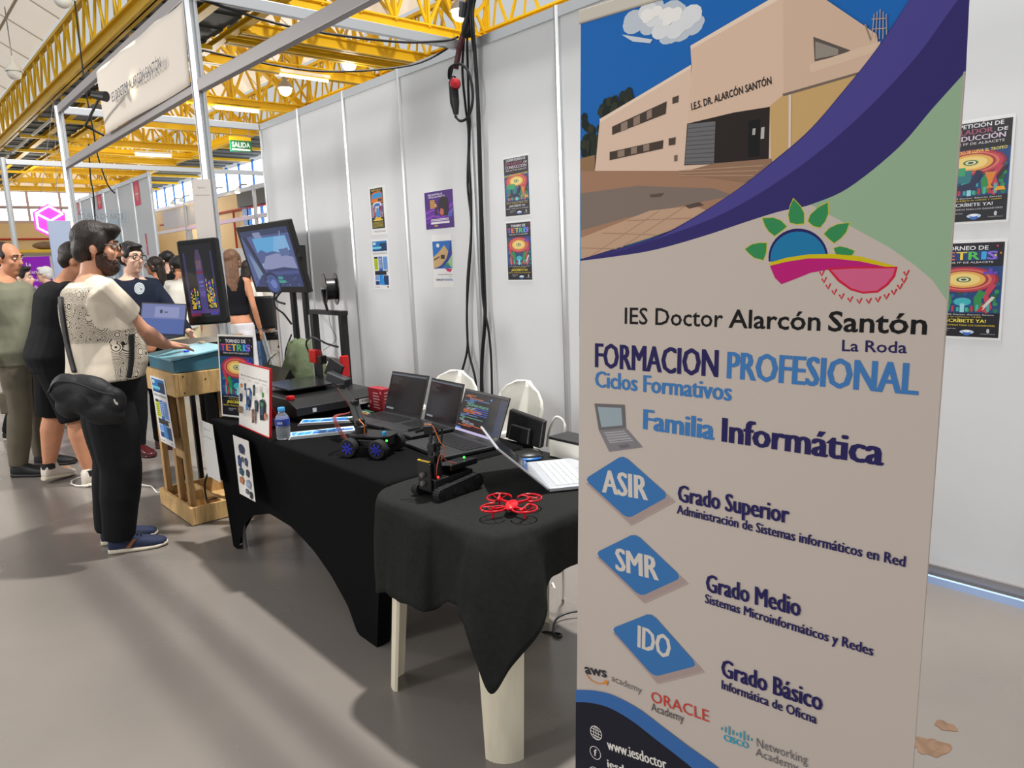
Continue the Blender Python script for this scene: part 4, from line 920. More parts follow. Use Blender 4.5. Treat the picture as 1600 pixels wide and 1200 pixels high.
# ------------------------------------------------------------------ laptops
M_lap = mat('dark graphite plastic', (40, 41, 44), 0.42)
M_lapk = mat('black keycap', (20, 20, 22), 0.5)
M_silver = mat('silver laptop shell', (196, 200, 206), 0.35, metal=0.3)
M_silverb = mat('silver keycap', (206, 209, 212), 0.45)
def laptop(label, L, R, depth, tilt, lid_h, body, keys, screen_fn, z=TZ, rows_=5, cols=14, name='laptop'):
    """L, R = hinge ends seen from the keyboard side (left, right)"""
    L = V((L[0], L[1], z)); R = V((R[0], R[1], z)); w = (R-L).length; u = (R-L).normalized(); d = V((u.y, -u.x, 0))   # d = toward the user
    t = thing(name, tuple((L+R)/2+d*depth*0.5), label, 'laptop')
    up = V((0, 0, 1))
    def Q(a, b, c): return L+u*a+d*b+up*c
    b = MB(); b.prism([Q(0, 0, 0.003), Q(w, 0, 0.003), Q(w, depth, 0.003), Q(0, depth, 0.003)], up*0.014); b.build('keyboard_base', body, t, bevel=0.003)
    k = MB(); m = 0.03; kw = (w-2*0.022)/cols; kh = (depth*0.46)/rows_
    for r_ in range(rows_):
        for c in range(cols):
            if r_ == rows_-1 and 3 < c < 9:
                if c == 4: k.prism([Q(0.022+4*kw+0.001, m+r_*kh+0.001, 0.0172), Q(0.022+9*kw-0.001, m+r_*kh+0.001, 0.0172), Q(0.022+9*kw-0.001, m+(r_+1)*kh-0.001, 0.0172), Q(0.022+4*kw+0.001, m+(r_+1)*kh-0.001, 0.0172)], up*0.0018)
                continue
            x0 = 0.022+c*kw+0.0012; x1 = 0.022+(c+1)*kw-0.0012; y0 = m+r_*kh+0.0012; y1 = m+(r_+1)*kh-0.0012
            k.prism([Q(x0, y0, 0.0172), Q(x1, y0, 0.0172), Q(x1, y1, 0.0172), Q(x0, y1, 0.0172)], up*0.0018)
    k.build('keyboard', keys, t)
    tp = MB().prism([Q(w*0.36, depth*0.66, 0.0171), Q(w*0.64, depth*0.66, 0.0171), Q(w*0.64, depth*0.95, 0.0171), Q(w*0.36, depth*0.95, 0.0171)], up*0.0008); tp.build('touchpad', body, t)
    th = radians(tilt); lv = d*cos(th)+up*sin(th); ln = u.cross(lv)   # lid axis and its front normal
    if ln.dot(d) < 0: ln = -ln
    o = L+up*0.014
    lid = MB(); lid.prism([o, o+u*w, o+u*w+lv*lid_h, o+lv*lid_h], -ln*0.007); lo = lid.build('screen_lid', body, t, bevel=0.002)
    if screen_fn:
        P_ = Print(o+u*0.008+lv*0.018+ln*0.0003, u, lv, lift=0.0002); 
        if P_.n.dot(ln) < 0: P_ = Print(o+u*0.008+lv*0.018+ln*0.0003, u, lv, lift=-0.0002)
        screen_fn(P_, w-0.016, lid_h-0.028); P_.build('screen', SCREEN, lo)
    return t
def scr_term(n, tint=(12, 12, 14)):
    def f(P_, w, h):
        P_.rect(0, 0, w, h, tint, 0); P_.rect(0, h*0.955, w, h, (84, 92, 100), 1)
        r = random.Random(n)
        for i in range(6): P_.rect(w*0.03, h*(0.90-0.035*i), w*(0.03+r.uniform(0.15, 0.3)), h*(0.912-0.035*i), (62, 66, 70), 1)
        P_.rect(w*0.03, h*0.02, w*0.24, h*0.07, (120, 126, 132), 1)
    return f
def scr_code(P_, w, h):
    P_.rect(0, 0, w, h, (22, 25, 30), 0); P_.rect(0, 0, w, h*0.06, (186, 178, 214), 1); P_.rect(0, 0.06*h, w*0.12, h*0.10, (60, 120, 200), 1); P_.rect(w*0.86, h*0.1, w, h*0.96, (30, 44, 72), 1)
    r = random.Random(3)
    for i in range(26):
        y = h*(0.9-0.03*i); x = w*(0.04+0.04*r.randint(0, 3)); k = [(206, 104, 56), (90, 130, 190), (96, 160, 140), (150, 156, 166)][(i//3) % 4]
        for j in range(r.randint(1, 4)):
            l = w*r.uniform(0.04, 0.16); P_.rect(x, y, min(x+l, w*0.8), y+h*0.015, k, 2); x += l+w*0.012
            if x > w*0.7: break
    for i in range(4): P_.rect(w*0.34, h*(0.62-0.05*i), w*0.66, h*(0.635-0.05*i), (60, 96, 190), 3)
    P_.disc(w*0.66, h*0.90, 0.006, 0.004, (70, 150, 240), 3, 10)
laptop('dark open laptop with a black screen, leftmost of the three side by side', (-3.412, 2.048), (-3.088, 2.062), 0.235, 109, 0.225, M_lap, M_lapk, scr_term(1))
laptop('dark open laptop with a black screen, between two other dark laptops', (-3.07, 2.075), (-2.77, 2.050), 0.24, 106, 0.215, M_lap, M_lapk, scr_term(2, (18, 12, 16)))
laptop('dark open laptop showing lines of coloured code', (-2.711, 1.990), (-2.354, 1.953), 0.262, 112, 0.215, M_lap, M_lapk, scr_code)
hd = V((-0.866, 0.5, 0))
laptop('silver open laptop seen from behind, next to the red drone', (-1.768, 1.697), (-2.073, 1.873), 0.245, 137, 0.24, M_silver, M_silverb, lambda P_, w, h: (P_.rect(0, 0, w, h, (26, 28, 34), 0)), z=0.744)
# dark laptop seen from behind, by the printer
def lap_back():
    t = laptop('dark laptop seen from behind its lid, behind the standing notices', (-4.32, 1.76), (-4.30, 2.04), 0.02, 118, 0.22, M_lap, M_lapk, None, cols=3, rows_=1)
    return t
# ------------------------------------------------------------------ notices on the long table
def lean_sheet(bl, br, h, back_tilt, art, label, thick=0.001, edge=None, name='notice'):
    bl = V(bl); br = V(br); u = (br-bl).normalized(); v0 = V((0, 0, 1)); n = u.cross(v0); v = (v0*cos(back_tilt)-n*sin(back_tilt)).normalized()
    P_ = Print(bl, u, v, lift=0.0002); w = (br-bl).length; art(P_, w, h)
    if edge:
        t = thing(name, tuple((bl+br)/2), label, 'sign')
        P_.build('printed_sheet', PRINT, t, back=(w, h, thick, (238, 234, 228)))
        e = MB(); e.prism([bl-P_.n*(thick+0.001), br-P_.n*(thick+0.001), br-P_.n*(thick+0.001)+v*h, bl-P_.n*(thick+0.001)+v*h], -P_.n*0.006)
        e.bar(bl-P_.n*0.003-v*0.003, br-P_.n*0.003-v*0.003, 0.012, 0.006, up=tuple(v)); e.bar(br-P_.n*0.003+u*0.003, br-P_.n*0.003+u*0.003+v*h, 0.006, 0.012, up=tuple(P_.n)); e.bar(bl-P_.n*0.003+v*(h+0.003), br-P_.n*0.003+v*(h+0.003), 0.012, 0.006, up=tuple(v))
        e.build('red_frame', M_red, t)
        f = MB().prism([bl-P_.n*0.012+v*(h*0.7)+u*w*0.4, bl-P_.n*0.012+v*(h*0.7)+u*w*0.6, V((bl.x, bl.y, TZ))-V((P_.n.x, P_.n.y, 0)).normalized()*0.14+u*w*0.6, V((bl.x, bl.y, TZ))-V((P_.n.x, P_.n.y, 0)).normalized()*0.14+u*w*0.4], -P_.n*0.003); f.build('easel_flap', M_red, t)
        return t
    o = P_.build(name, PRINT, back=(w, h, thick, (238, 234, 228))); return tag(o, label, 'poster')
lean_sheet((-4.115, 1.43, TZ+0.002), (-3.83, 1.52, TZ+0.002), 0.455, 0.06, art_tetris, 'block game tournament poster standing on the left end of the long table', name='poster')
def art_parts(Pr, w, h):
    Pr.rect(0, 0, w, h, (240, 236, 230), 0)
    Pr.text('Material y herramientas de trabajo técnico', w*0.5, h*0.80, h*0.028, (60, 58, 60), 1, bold=0.01, w=w*0.86, align='c')
    r = random.Random(4)
    for i, (x, n) in enumerate(((0.12, 'MÓDULO'), (0.36, 'TIPOS'), (0.60, 'COMPONENTE'), (0.84, 'MATERIAL'))): Pr.text(n, w*x, h*0.745, h*0.016, (90, 90, 92), 1, w=w*0.15, align='c')
    for x, y, a, b, c in ((0.09, 0.64, 0.05, 0.035, (196, 120, 60)), (0.22, 0.64, 0.035, 0.06, (40, 60, 84)), (0.52, 0.63, 0.04, 0.09, (44, 60, 62)), (0.80, 0.60, 0.03, 0.04, (70, 150, 70)), (0.09, 0.45, 0.05, 0.07, (30, 40, 70)), (0.36, 0.50, 0.09, 0.15, (30, 90, 160)), (0.36, 0.42, 0.075, 0.08, (24, 50, 80)), (0.36, 0.57, 0.05, 0.05, (236, 220, 190)), (0.62, 0.40, 0.05, 0.10, (40, 56, 70)), (0.82, 0.38, 0.085, 0.17, (24, 40, 60)), (0.82, 0.46, 0.06, 0.04, (50, 110, 70)), (0.92, 0.30, 0.03, 0.05, (200, 110, 60)), (0.10, 0.26, 0.07, 0.06, (130, 104, 80)), (0.56, 0.24, 0.05, 0.12, (110, 70, 54)), (0.36, 0.34, 0.045, 0.05, (46, 110, 170))):
        Pr.poly([(w*(x-a*0.8), h*(y-b)), (w*(x+a*0.7), h*(y-b*0.85)), (w*(x+a), h*(y+b*0.6)), (w*(x+a*0.3), h*(y+b)), (w*(x-a), h*(y+b*0.75))], c, 2)
        rows(Pr, w*(x-a*0.5), h*(y-b*0.5), w*a, h*b*0.9, 4, tuple(min(255, v+60) for v in c), 3, int(x*100))
    for x, y in ((0.02, 0.52), (0.22, 0.5), (0.48, 0.48), (0.66, 0.62), (0.22, 0.22), (0.32, 0.2), (0.66, 0.26), (0.86, 0.66)): rows(Pr, w*x, h*y, w*0.11, h*0.09, 7, (150, 148, 146), 1, int(x*70), 0.4)
lean_sheet((-3.80, 1.405, TZ+0.004), (-3.37, 1.385, TZ+0.004), 0.325, 0.10, art_parts, 'white parts chart in a red frame standing at the front edge of the long table', edge=True)
def art_plain(Pr, w, h):
    Pr.rect(0, 0, w, h, (236, 234, 232), 0); Pr.text('Instagram', w*0.5, h*0.88, h*0.028, (90, 90, 94), 1, w=w*0.5, align='c') if False else Pr.text('Síguenos en', w*0.5, h*0.86, h*0.026, (90, 90, 94), 1, w=w*0.5, align='c')
    Pr.text('nuestro Departamento', w*0.5, h*0.72, h*0.026, (90, 90, 94), 1, w=w*0.66, align='c')
P = Print((-4.232, 1.355, 0.395), (1, 0.0, 0), (-0.10, -0.0, 1), lift=0.0003); art_plain(P, 0.205, 0.325)
tag(P.build('hanging_sheet', PRINT, back=(0.205, 0.325, 0.0008, (236, 234, 232))), 'white sheet hanging off the left corner of the long table', 'paper')
def art_device(Pr, w, h):
    Pr.rect(0, 0, w, h, (234, 230, 226), 0); r = random.Random(6)
    Pr.disc(w*0.5, h*0.82, w*0.22, h*0.08, (60, 66, 92), 1, 12); rows(Pr, w*0.3, h*0.73, w*0.4, h*0.05, 2, (50, 56, 90), 2, 3)
    for x, y, a, b, c in ((0.28, 0.58, 0.14, 0.12, (44, 60, 110)), (0.72, 0.62, 0.12, 0.08, (50, 70, 90)), (0.5, 0.64, 0.10, 0.05, (80, 84, 90)), (0.75, 0.44, 0.12, 0.07, (50, 56, 70)), (0.35, 0.42, 0.16, 0.07, (36, 70, 84)), (0.32, 0.27, 0.15, 0.07, (176, 110, 70)), (0.75, 0.26, 0.16, 0.08, (150, 160, 180)), (0.6, 0.12, 0.1, 0.05, (90, 94, 100)), (0.84, 0.09, 0.09, 0.07, (30, 44, 50))):
        Pr.poly([(w*(x-a), h*(y-b*0.6)), (w*(x+a*0.4), h*(y-b)), (w*(x+a), h*(y+b*0.3)), (w*(x+a*0.2), h*(y+b)), (w*(x-a*0.8), h*(y+b*0.7))], c, 2); rows(Pr, w*(x-a*0.5), h*(y-b*0.4), w*a, h*b*0.8, 3, tuple(min(255, v+50) for v in c), 3, int(x*90))
P = Print((-3.765, 1.357, 0.39), (1, 0, 0), (-0.03, 0, 1), lift=0.0003); art_device(P, 0.205, 0.315)
tag(P.build('hanging_sheet', PRINT, back=(0.205, 0.315, 0.0008, (234, 230, 226))), 'white sheet with small device pictures pinned to the front of the stretch cover', 'paper')
# water bottle
bx, by = -3.30, 1.425
t = thing('water_bottle', (bx, by, TZ), 'small clear water bottle with a light blue cap', 'bottle')
M_pet = mat('clear bottle plastic', (236, 242, 246), 0.08, trans=0.85, ior=1.2); M_cap = mat('light blue cap', (64, 156, 216), 0.35)
MB().lathe((bx, by, TZ), [(0.0, 0.001), (0.029, 0.0), (0.033, 0.006), (0.031, 0.02), (0.033, 0.03), (0.033, 0.055), (0.031, 0.06), (0.033, 0.066), (0.033, 0.095), (0.028, 0.112), (0.016, 0.128), (0.0135, 0.132), (0.0135, 0.138), (0, 0.138)], n=28).build('bottle_body', M_pet, t, smooth=True, angle=60)
MB().lathe((bx, by, TZ), [(0.034, 0.068), (0.0342, 0.070), (0.0342, 0.098), (0.034, 0.10)], n=28).build('label', mat('blue bottle label', (44, 66, 150), 0.4), t, smooth=True)
MB().lathe((bx, by, TZ), [(0.0, 0.136), (0.0165, 0.136), (0.0168, 0.15), (0.015, 0.153), (0, 0.153)], n=24).build('bottle_cap', M_cap, t, smooth=True, angle=50)
P = Print(V((bx, by, TZ+0.083))+V((0.72, -0.69, 0))*0.0346-V((0.69, 0.72, 0))*0.013, (0.69, 0.72, 0), (0, 0, 1), lift=0.0002); P.text('AGUA', 0.013, -0.005, 0.011, (232, 236, 244), 1, bold=0.03, align='c', w=0.024); P.build('label_text', PRINT, t)
# leaflets
def art_leaf(seed):
    def f(Pr, w, h):
        Pr.rect(0, 0, w, h, (226, 234, 240), 0); Pr.rect(w*0.02, h*0.12, w*0.8, h*0.88, (60, 150, 216), 1); Pr.rect(w*0.3, h*0.2, w*0.98, h*0.6, (40, 110, 190), 2); Pr.rect(w*0.1, h*0.7, w*0.5, h*0.8, (200, 226, 240), 3); r = random.Random(seed)
        for i in range(7): Pr.poly([(w*(0.05+0.12*i), h*0.2), (w*(0.09+0.12*i), h*0.2), (w*(0.13+0.12*i), h*0.7), (w*(0.10+0.12*i), h*0.7)], r.choice([(150, 204, 236), (30, 80, 160), (90, 180, 226)]), 3)
    return f
for k, (x, y, a, n_, lab) in enumerate(((-3.52, 1.60, 0.95, 5, 'stack of blue and white leaflets behind the water bottle, farther one'), (-3.26, 1.43, 1.15, 6, 'stack of blue and white leaflets beside the water bottle, nearer one'))):
    for j in range(n_):
        o = V((x+0.002*j, y+0.0015*j, TZ+0.003*j)); P = Print(o, (cos(a), sin(a), 0), (-sin(a), cos(a), 0), lift=0.0002); art_leaf(k)(P, 0.30, 0.10)
        tag(P.build('leaflet', PRINT, back=(0.30, 0.10, 0.0026, (220, 224, 228))), lab, 'leaflet', 'leaflets in the %s stack' % ('far' if k == 0 else 'near'))
# ------------------------------------------------------------------ 3-D printer
t = thing('desktop_printer', (-3.95, 1.88, TZ), 'black open-frame 3-D printer with red knobs and an upright frame', 'printer')
base = MB()
base.loft([[V((x, y, z)) for x, y in ((xa, 1.63), (xb, 1.63), (xb, 2.13), (xa, 2.13))] for xa, xb, z in ((-4.25, -3.62, TZ+0.02), (-4.25, -3.585, TZ+0.035), (-4.25, -3.59, TZ+0.075), (-4.22, -3.68, TZ+0.105), (-4.22, -3.70, TZ+0.108))])
base.build('base', M_black, t, bevel=0.006)
for x, y in ((-3.66, 1.68), (-3.66, 2.08), (-4.2, 1.68), (-4.2, 2.08)): MB().cyl((x, y, TZ), (x, y, TZ+0.022), 0.018).build('foot', M_black, t)
MB().span((-4.18, 1.70, TZ+0.135), (-3.80, 2.06, TZ+0.142)).build('heated_bed', mat('black glass bed', (30, 32, 34), 0.2), t)
MB().span((-4.0, 1.74, TZ+0.108), (-3.96, 2.0, TZ+0.135)).build('bed_carriage', M_black, t)
for x in (-4.245, -3.885): MB().span((x-0.018, 2.082, TZ+0.10), (x+0.018, 2.122, 1.275)).build('upright', M_blackm, t)
MB().span((-4.27, 2.08, 1.262), (-3.86, 2.124, 1.288)).build('top_bar', M_blackm, t)
MB().span((-4.28, 2.055, 0.985), (-3.86, 2.08, 1.01)).build('gantry_bar', M_alud, t)
MB().span((-4.20, 2.02, 0.97), (-4.11, 2.06, 1.05)).build('print_head', M_red, t, bevel=0.006)
MB().span((-4.09, 2.02, 0.97), (-4.04, 2.06, 1.02)).build('hot_end', M_black, t, bevel=0.004)
MB().span((-3.87, 2.05, 0.90), (-3.845, 2.10, 1.03)).build('red_bracket', M_red, t, bevel=0.006)
MB().tube([(-4.21, 2.05, TZ+0.1), (-4.21, 2.05, 1.26)], 0.004, 8).build('lead_screw', M_alu, t)
MB().tube(bez([(-4.22, 2.06, 0.98), (-4.24, 2.03, 1.08), (-4.12, 2.02, 1.13), (-3.98, 2.03, 1.10), (-3.89, 2.06, 1.08)]), 0.006, 6).build('filament_tube', M_cable, t)
MB().tube(bez([(-4.05, 2.10, 1.27), (-3.98, 2.07, 1.20), (-3.93, 2.07, 1.12), (-4.06, 2.05, 1.05)]), 0.0015, 5).build('filament', M_cable, t)
MB().span((-3.60, 1.60+0.045, TZ+0.1), (-3.60+0.001, 1.68, TZ+0.1)) if False else None
MB().span((-3.60, 1.655, TZ+0.06), (-3.5855, 1.685, TZ+0.075)) if False else None
knob = MB().lathe((-3.70, 1.655, TZ+0.106), [(0.022, 0.0), (0.024, 0.006), (0.022, 0.02), (0.0, 0.022)], n=12); knob.build('red_knob', M_red, t, bevel=0.001)
P = Print((-3.5835, 2.0, TZ+0.040), (0, 1, 0), (0, 0, 1), lift=0.0005); P.rect(0, 0, 0.09, 0.028, (226, 226, 222), 0)
r = random.Random(9); a = 0.006
while a < 0.082: w_ = r.uniform(0.001, 0.004); P.rect(a, 0.008, a+w_, 0.024, (40, 40, 42), 1); a += w_+r.uniform(0.001, 0.003)
P.build('barcode_label', PRINT, t)
P = Print((-3.5835, 1.72, TZ+0.042), (0, 1, 0), (0, 0, 1), lift=0.0005); P.rect(0, 0, 0.022, 0.022, (210, 210, 206), 0); P.build('white_label', PRINT, t)
# spool of black filament on the printer
ax = V((0.30, 0.95, 0)).normalized(); c = V((-3.99, 2.09, 1.415))
t = thing('filament_spool', (c.x, c.y, 1.32), 'black filament spool mounted above the printer frame', 'spool')
for s in (-1, 1): MB().lathe(c+ax*(0.034*s), [(0.028, -0.003), (0.094, -0.003), (0.096, 0.0), (0.094, 0.003), (0.028, 0.003)], axis=ax, n=36).build('flange', mat('glossy black plastic', (14, 14, 15), 0.15), t, smooth=True, angle=40)
MB().lathe(c, [(0.062, -0.031), (0.062, 0.031)], axis=ax, n=30).build('filament_winding', mat('black filament', (24, 24, 26), 0.35), t, smooth=True, angle=40)
MB().lathe(c, [(0.012, -0.05), (0.012, 0.05)], axis=ax, n=16).build('axle', M_alu, t, smooth=True, angle=40)
MB().bar(c-ax*0.046, V((-3.985, 2.06, 1.288)), 0.03, 0.012, up=tuple(ax)).build('holder_arm', M_blackm, t, bevel=0.003)
# closed black machine lids etc. beside the printer
t = thing('control_board', (-3.52, 1.98, TZ), 'bare circuit board with coloured wires between printer and laptops', 'electronics')
MB().span((-3.56, 1.93, TZ+0.008), (-3.46, 2.02, TZ+0.011)).build('board', mat('green circuit board', (44, 84, 60), 0.4), t)
for i in range(5): MB().span((-3.55+0.018*i, 1.945, TZ+0.011), (-3.54+0.018*i, 1.96+0.01*(i % 3), TZ+0.022)).build('chip', M_black, t)
for i, cc in enumerate(((200, 60, 40), (230, 170, 40), (220, 220, 220))): MB().tube(bez([(-3.54+0.02*i, 1.94, TZ+0.014), (-3.50, 1.90, TZ+0.04), (-3.44, 1.92+0.02*i, TZ+0.02), (-3.40, 1.97, TZ+0.004)]), 0.002, 5).build('wire', mat('wire colour %d' % i, cc, 0.4), t)
# red cardboard box behind the printer
t = thing('gift_box', (-3.50, 2.085, 0.746), 'dark red printed cardboard box standing behind the printer', 'box')
q = V((-3.66, 2.085, TZ))
MB().span((-3.575, 2.055, TZ), (-3.43, 2.115, TZ+0.13)).build('carton', mat('dark red card', (150, 30, 44), 0.5), t, bevel=0.002)
P = Print((-3.4295, 2.056, TZ), (0, 1, 0), (0, 0, 1), lift=0.0004); 
for i in range(6): P.rect(0.012, 0.02+0.017*i, 0.012+0.03*(1-0.1*(i % 3)), 0.026+0.017*i, (214, 150, 150), 0)
P.build('print', PRINT, t)
P = Print((-3.575, 2.0545, TZ), (1, 0, 0), (0, 0, 1), lift=0.0004)
for i in range(6): P.rect(0.05, 0.02+0.016*i, 0.05+0.07*(1-0.12*(i % 3)), 0.027+0.016*i, (220, 160, 160), 0)
P.disc(0.13, 0.11, 0.01, 0.01, (230, 120, 120), 0, 8); P.disc(0.02, 0.05, 0.01, 0.01, (230, 120, 120), 0, 8)
P.build('print', PRINT, t)
# ------------------------------------------------------------------ small robots, drone, mouse
M_tyre = mat('black rubber', (24, 24, 25), 0.75, bump=0.3, bump_scale=200)
M_hub = mat('metallic blue hub', (58, 66, 190), 0.25, metal=0.6)
M_orange = mat('orange wire', (220, 110, 40), 0.5); M_ylw = mat('yellow module', (220, 180, 30), 0.4); M_ledr = mat('red indicator light', (255, 30, 20), 0.3, emis=4); M_ledg = mat('green indicator light', (60, 255, 60), 0.3, emis=4)
M_cy = mat('cyan servo', (50, 150, 200), 0.4); M_braid = mat('reddish wire', (150, 70, 60), 0.5)
fv = V((0.88, 0.47, 0)).normalized(); sv = V((fv.y, -fv.x, 0)); CC = V((-2.725, 1.572, TZ))
def CP(a, b, c): return CC+fv*a+sv*b+V((0, 0, c))
t = thing('robot_car', tuple(CC), 'black four-wheeled robot car with blue hubs and a folded arm', 'robot')
for a in (-0.07, 0.07):
    for b in (-0.075, 0.075):
        s = 1 if b > 0 else -1
        w = MB().lathe(CP(a, b, 0.040), [(0.024, -0.019), (0.037, -0.019), (0.040, -0.014), (0.040, 0.014), (0.037, 0.019), (0.024, 0.019)], axis=sv, n=28).build('wheel', M_tyre, t, smooth=True, angle=40)
        h = MB(); h.lathe(CP(a, b+s*0.014, 0.040), [(0.006, 0.004*s), (0.028, 0.002*s), (0.0285, -0.006*s), (0.006, -0.006*s)], axis=sv, n=24)
        for k in range(7): an = 2*pi*k/7; h.bar(CP(a, b+s*0.020, 0.040), CP(a, b+s*0.020, 0.040)+fv*0.027*cos(an)+V((0, 0, 0.027*sin(an))), 0.007, 0.004, up=tuple(sv))
        h.build('hub', M_hub, w)
        MB().cyl(CP(a, b-s*0.019, 0.040), CP(a, b-s*0.045, 0.045), 0.006).build('axle', M_alud, t)
c = MB(); c.prism([CP(-0.09, -0.03, 0.04), CP(-0.06, -0.052, 0.04), CP(0.06, -0.052, 0.04), CP(0.09, -0.03, 0.04), CP(0.09, 0.03, 0.04), CP(0.06, 0.052, 0.04), CP(-0.06, 0.052, 0.04), CP(-0.09, 0.03, 0.04)], (0, 0, 0.03)); c.build('chassis', M_blackm, t, bevel=0.003)
c = MB(); c.prism([CP(-0.10, -0.035, 0.082), CP(-0.07, -0.06, 0.082), CP(0.07, -0.06, 0.082), CP(0.105, -0.035, 0.082), CP(0.105, 0.035, 0.082), CP(0.07, 0.06, 0.082), CP(-0.07, 0.06, 0.082), CP(-0.10, 0.035, 0.082)], (0, 0, 0.006))
for a, b in ((-0.07, 0.045), (0.07, 0.045), (-0.07, -0.045), (0.07, -0.045)): c.cyl(CP(a, b, 0.07), CP(a, b, 0.084), 0.004, n=8)
c.build('top_plate', M_blackm, t)
MB().span(tuple(CP(0, 0, 0.07)-V((0.035, 0.03, 0))), tuple(CP(0, 0, 0.082)+V((0.035, 0.03, 0)))).build('battery', M_black, t)
MB().ell(CP(0.085, 0.03, 0.066), (0.005, 0.005, 0.005)).build('green_led', M_ledg, t); MB().span(tuple(CP(0.07, 0.035, 0.05)-V((0.008, 0.008, 0))), tuple(CP(0.07, 0.035, 0.068)+V((0.008, 0.008, 0)))).build('yellow_sensor', M_ylw, t); MB().lathe(CP(0.07, 0.02, 0.088), [(0, 0.0), (0.009, 0), (0.009, 0.014), (0, 0.016)], n=12).build('cyan_servo', M_cy, t)
p0 = CP(-0.055, 0, 0.088)
MB().lathe(p0, [(0, 0), (0.026, 0), (0.026, 0.03), (0.02, 0.034), (0, 0.034)], n=20).build('turret', M_black, t, smooth=True, angle=40)
q1 = V((-2.95, 1.62, 0.925)); q2 = V((-3.09, 1.635, 0.985)); q3 = V((-3.16, 1.66, 0.985))
pb = p0+V((0, 0, 0.03))
for d in (-0.016, 0.016): MB().bar(pb+sv*d, q1+sv*d, 0.006, 0.03, up=tuple(sv)).build('lower_arm', M_blackm, t)
for d in (-0.013, 0.013): MB().bar(q1+sv*d, q2+sv*d, 0.005, 0.024, up=tuple(sv)).build('upper_arm', M_blackm, t)
for q in (pb+V((0, 0, 0.012)), q1, q2): MB().box(q, (0.034, 0.026, 0.036)).build('servo', M_black, t, bevel=0.002)
MB().box(q3+V((0.0, 0.0, 0.03)), (0.11, 0.05, 0.045), Rz(0.5) @ Ry(0.35)).build('camera_head', mat('grey black camera', (46, 48, 52), 0.4), t, bevel=0.006)
MB().box(q3+V((-0.05, 0.01, 0.07)), (0.09, 0.012, 0.09), Rz(0.4) @ Ry(0.5)).build('camera_bracket', M_blackm, t, bevel=0.002)
for s in (-1, 1): MB().bar(q3+sv*0.012*s, q3+V((-0.05, 0.02, 0.012))+sv*0.03*s, 0.008, 0.012).build('gripper_finger', M_blackm, t)
wr = MB()
for k in range(4): wr.tube(bez([CP(-0.09, 0.02+0.006*k, 0.05), CP(-0.13, 0.04, 0.08+0.01*k), CP(-0.17+0.005*k, 0.03, 0.16), q1+V((0.02, -0.03, -0.02)), q2+V((0, -0.02, 0))], 6), 0.0018, 5)
wr.build('wire_loom', M_braid, t)
MB().tube(bez([CP(-0.02, 0.03, 0.09), CP(-0.01, 0.045, 0.13), CP(-0.04, 0.03, 0.15), pb+V((0, 0, 0.03))], 6), 0.0022, 5).build('orange_wire', M_orange, t)
# tracked robot
RC = V((-2.055, 1.47, 0.744)); rf = V((0.35, -0.93, 0)).normalized(); rf = V((-0.28, -0.96, 0)).normalized(); rs = V((rf.y, -rf.x, 0))
rf = V((0.10, -0.995, 0)).normalized(); rs = V((-rf.y, rf.x, 0))   # rf: nose, rs: its left side seen from us at right
def RP(a, b, c): return RC+rf*a+rs*b+V((0, 0, c))
t = thing('tracked_robot', tuple(RC), 'black tracked robot with an upright arm, beside the red drone', 'robot')
for s in (-1, 1):
    b0 = s*0.058
    prof = []
    for (ca, cz, r_, a0, a1) in ((0.085, 0.022, 0.020, -pi/2, pi/2), (-0.085, 0.030, 0.026, pi/2, 3*pi/2)):
        for i in range(9): an = a0+(a1-a0)*i/8; prof.append((ca+r_*cos(an), cz+r_*sin(an)))
    outer = [RP(a, b0-0.014, c) for a, c in prof]
    tr = MB(); tr.prism(outer, rs*0.028)
    n_ = len(prof)
    for i in range(n_):
        a = V(RP(prof[i][0], b0, prof[i][1])); b = V(RP(prof[(i+1) % n_][0], b0, prof[(i+1) % n_][1])); L_ = (b-a).length; m_ = max(1, int(L_/0.012))
        for k in range(m_): q = a.lerp(b, (k+0.5)/m_); tr.box(q, (0.03, 0.005, 0.004), Matrix((rs, (b-a).normalized(), rs.cross((b-a).normalized()))).transposed())
    trk = tr.build('track', M_tyre, t)
    for a, r_ in ((0.085, 0.017), (0.03, 0.012), (-0.03, 0.012), (-0.085, 0.022)): MB().lathe(RP(a, b0+s*0.012, r_+0.006), [(0, 0.006*s), (r_*0.9, 0.005*s), (r_*0.9, -0.004*s), (0, -0.004*s)], axis=rs, n=18).build('road_wheel', M_blackm, trk)
MB().prism([RP(0.09, -0.042, 0.02), RP(-0.09, -0.042, 0.02), RP(-0.09, 0.042, 0.02), RP(0.09, 0.042, 0.02)], (0, 0, 0.05)).build('hull', M_black, t, bevel=0.004)
MB().prism([RP(0.02, -0.048, 0.072), RP(-0.11, -0.048, 0.072), RP(-0.11, 0.048, 0.085), RP(0.02, 0.048, 0.085)], (0, 0, 0.022)).build('battery_deck', mat('glossy black plastic', (14, 14, 15), 0.15), t, bevel=0.004)
fp = MB(); fp.prism([RP(0.094, -0.036, 0.03), RP(0.094, 0.030, 0.03), RP(0.094, 0.030, 0.125), RP(0.094, 0.02, 0.132), RP(0.094, -0.026, 0.132), RP(0.094, -0.036, 0.125)], rf*0.006); fp.build('sensor_plate', M_black, t, bevel=0.001)
MB().prism([RP(0.092, -0.034, 0.132), RP(0.092, 0.026, 0.132), RP(0.10, 0.026, 0.132), RP(0.10, -0.034, 0.132)], (0, 0, 0.003)).build('gold_edge', M_ylw, t)
for z in (0.055, 0.085):
    MB().lathe(RP(0.10, -0.006, z), [(0.0, 0.012), (0.008, 0.012), (0.0095, 0.010), (0.0095, 0.0)], axis=rf, n=18).build('sonar_eye', mat('grey mesh', (96, 92, 88), 0.5), t, smooth=True, angle=40)
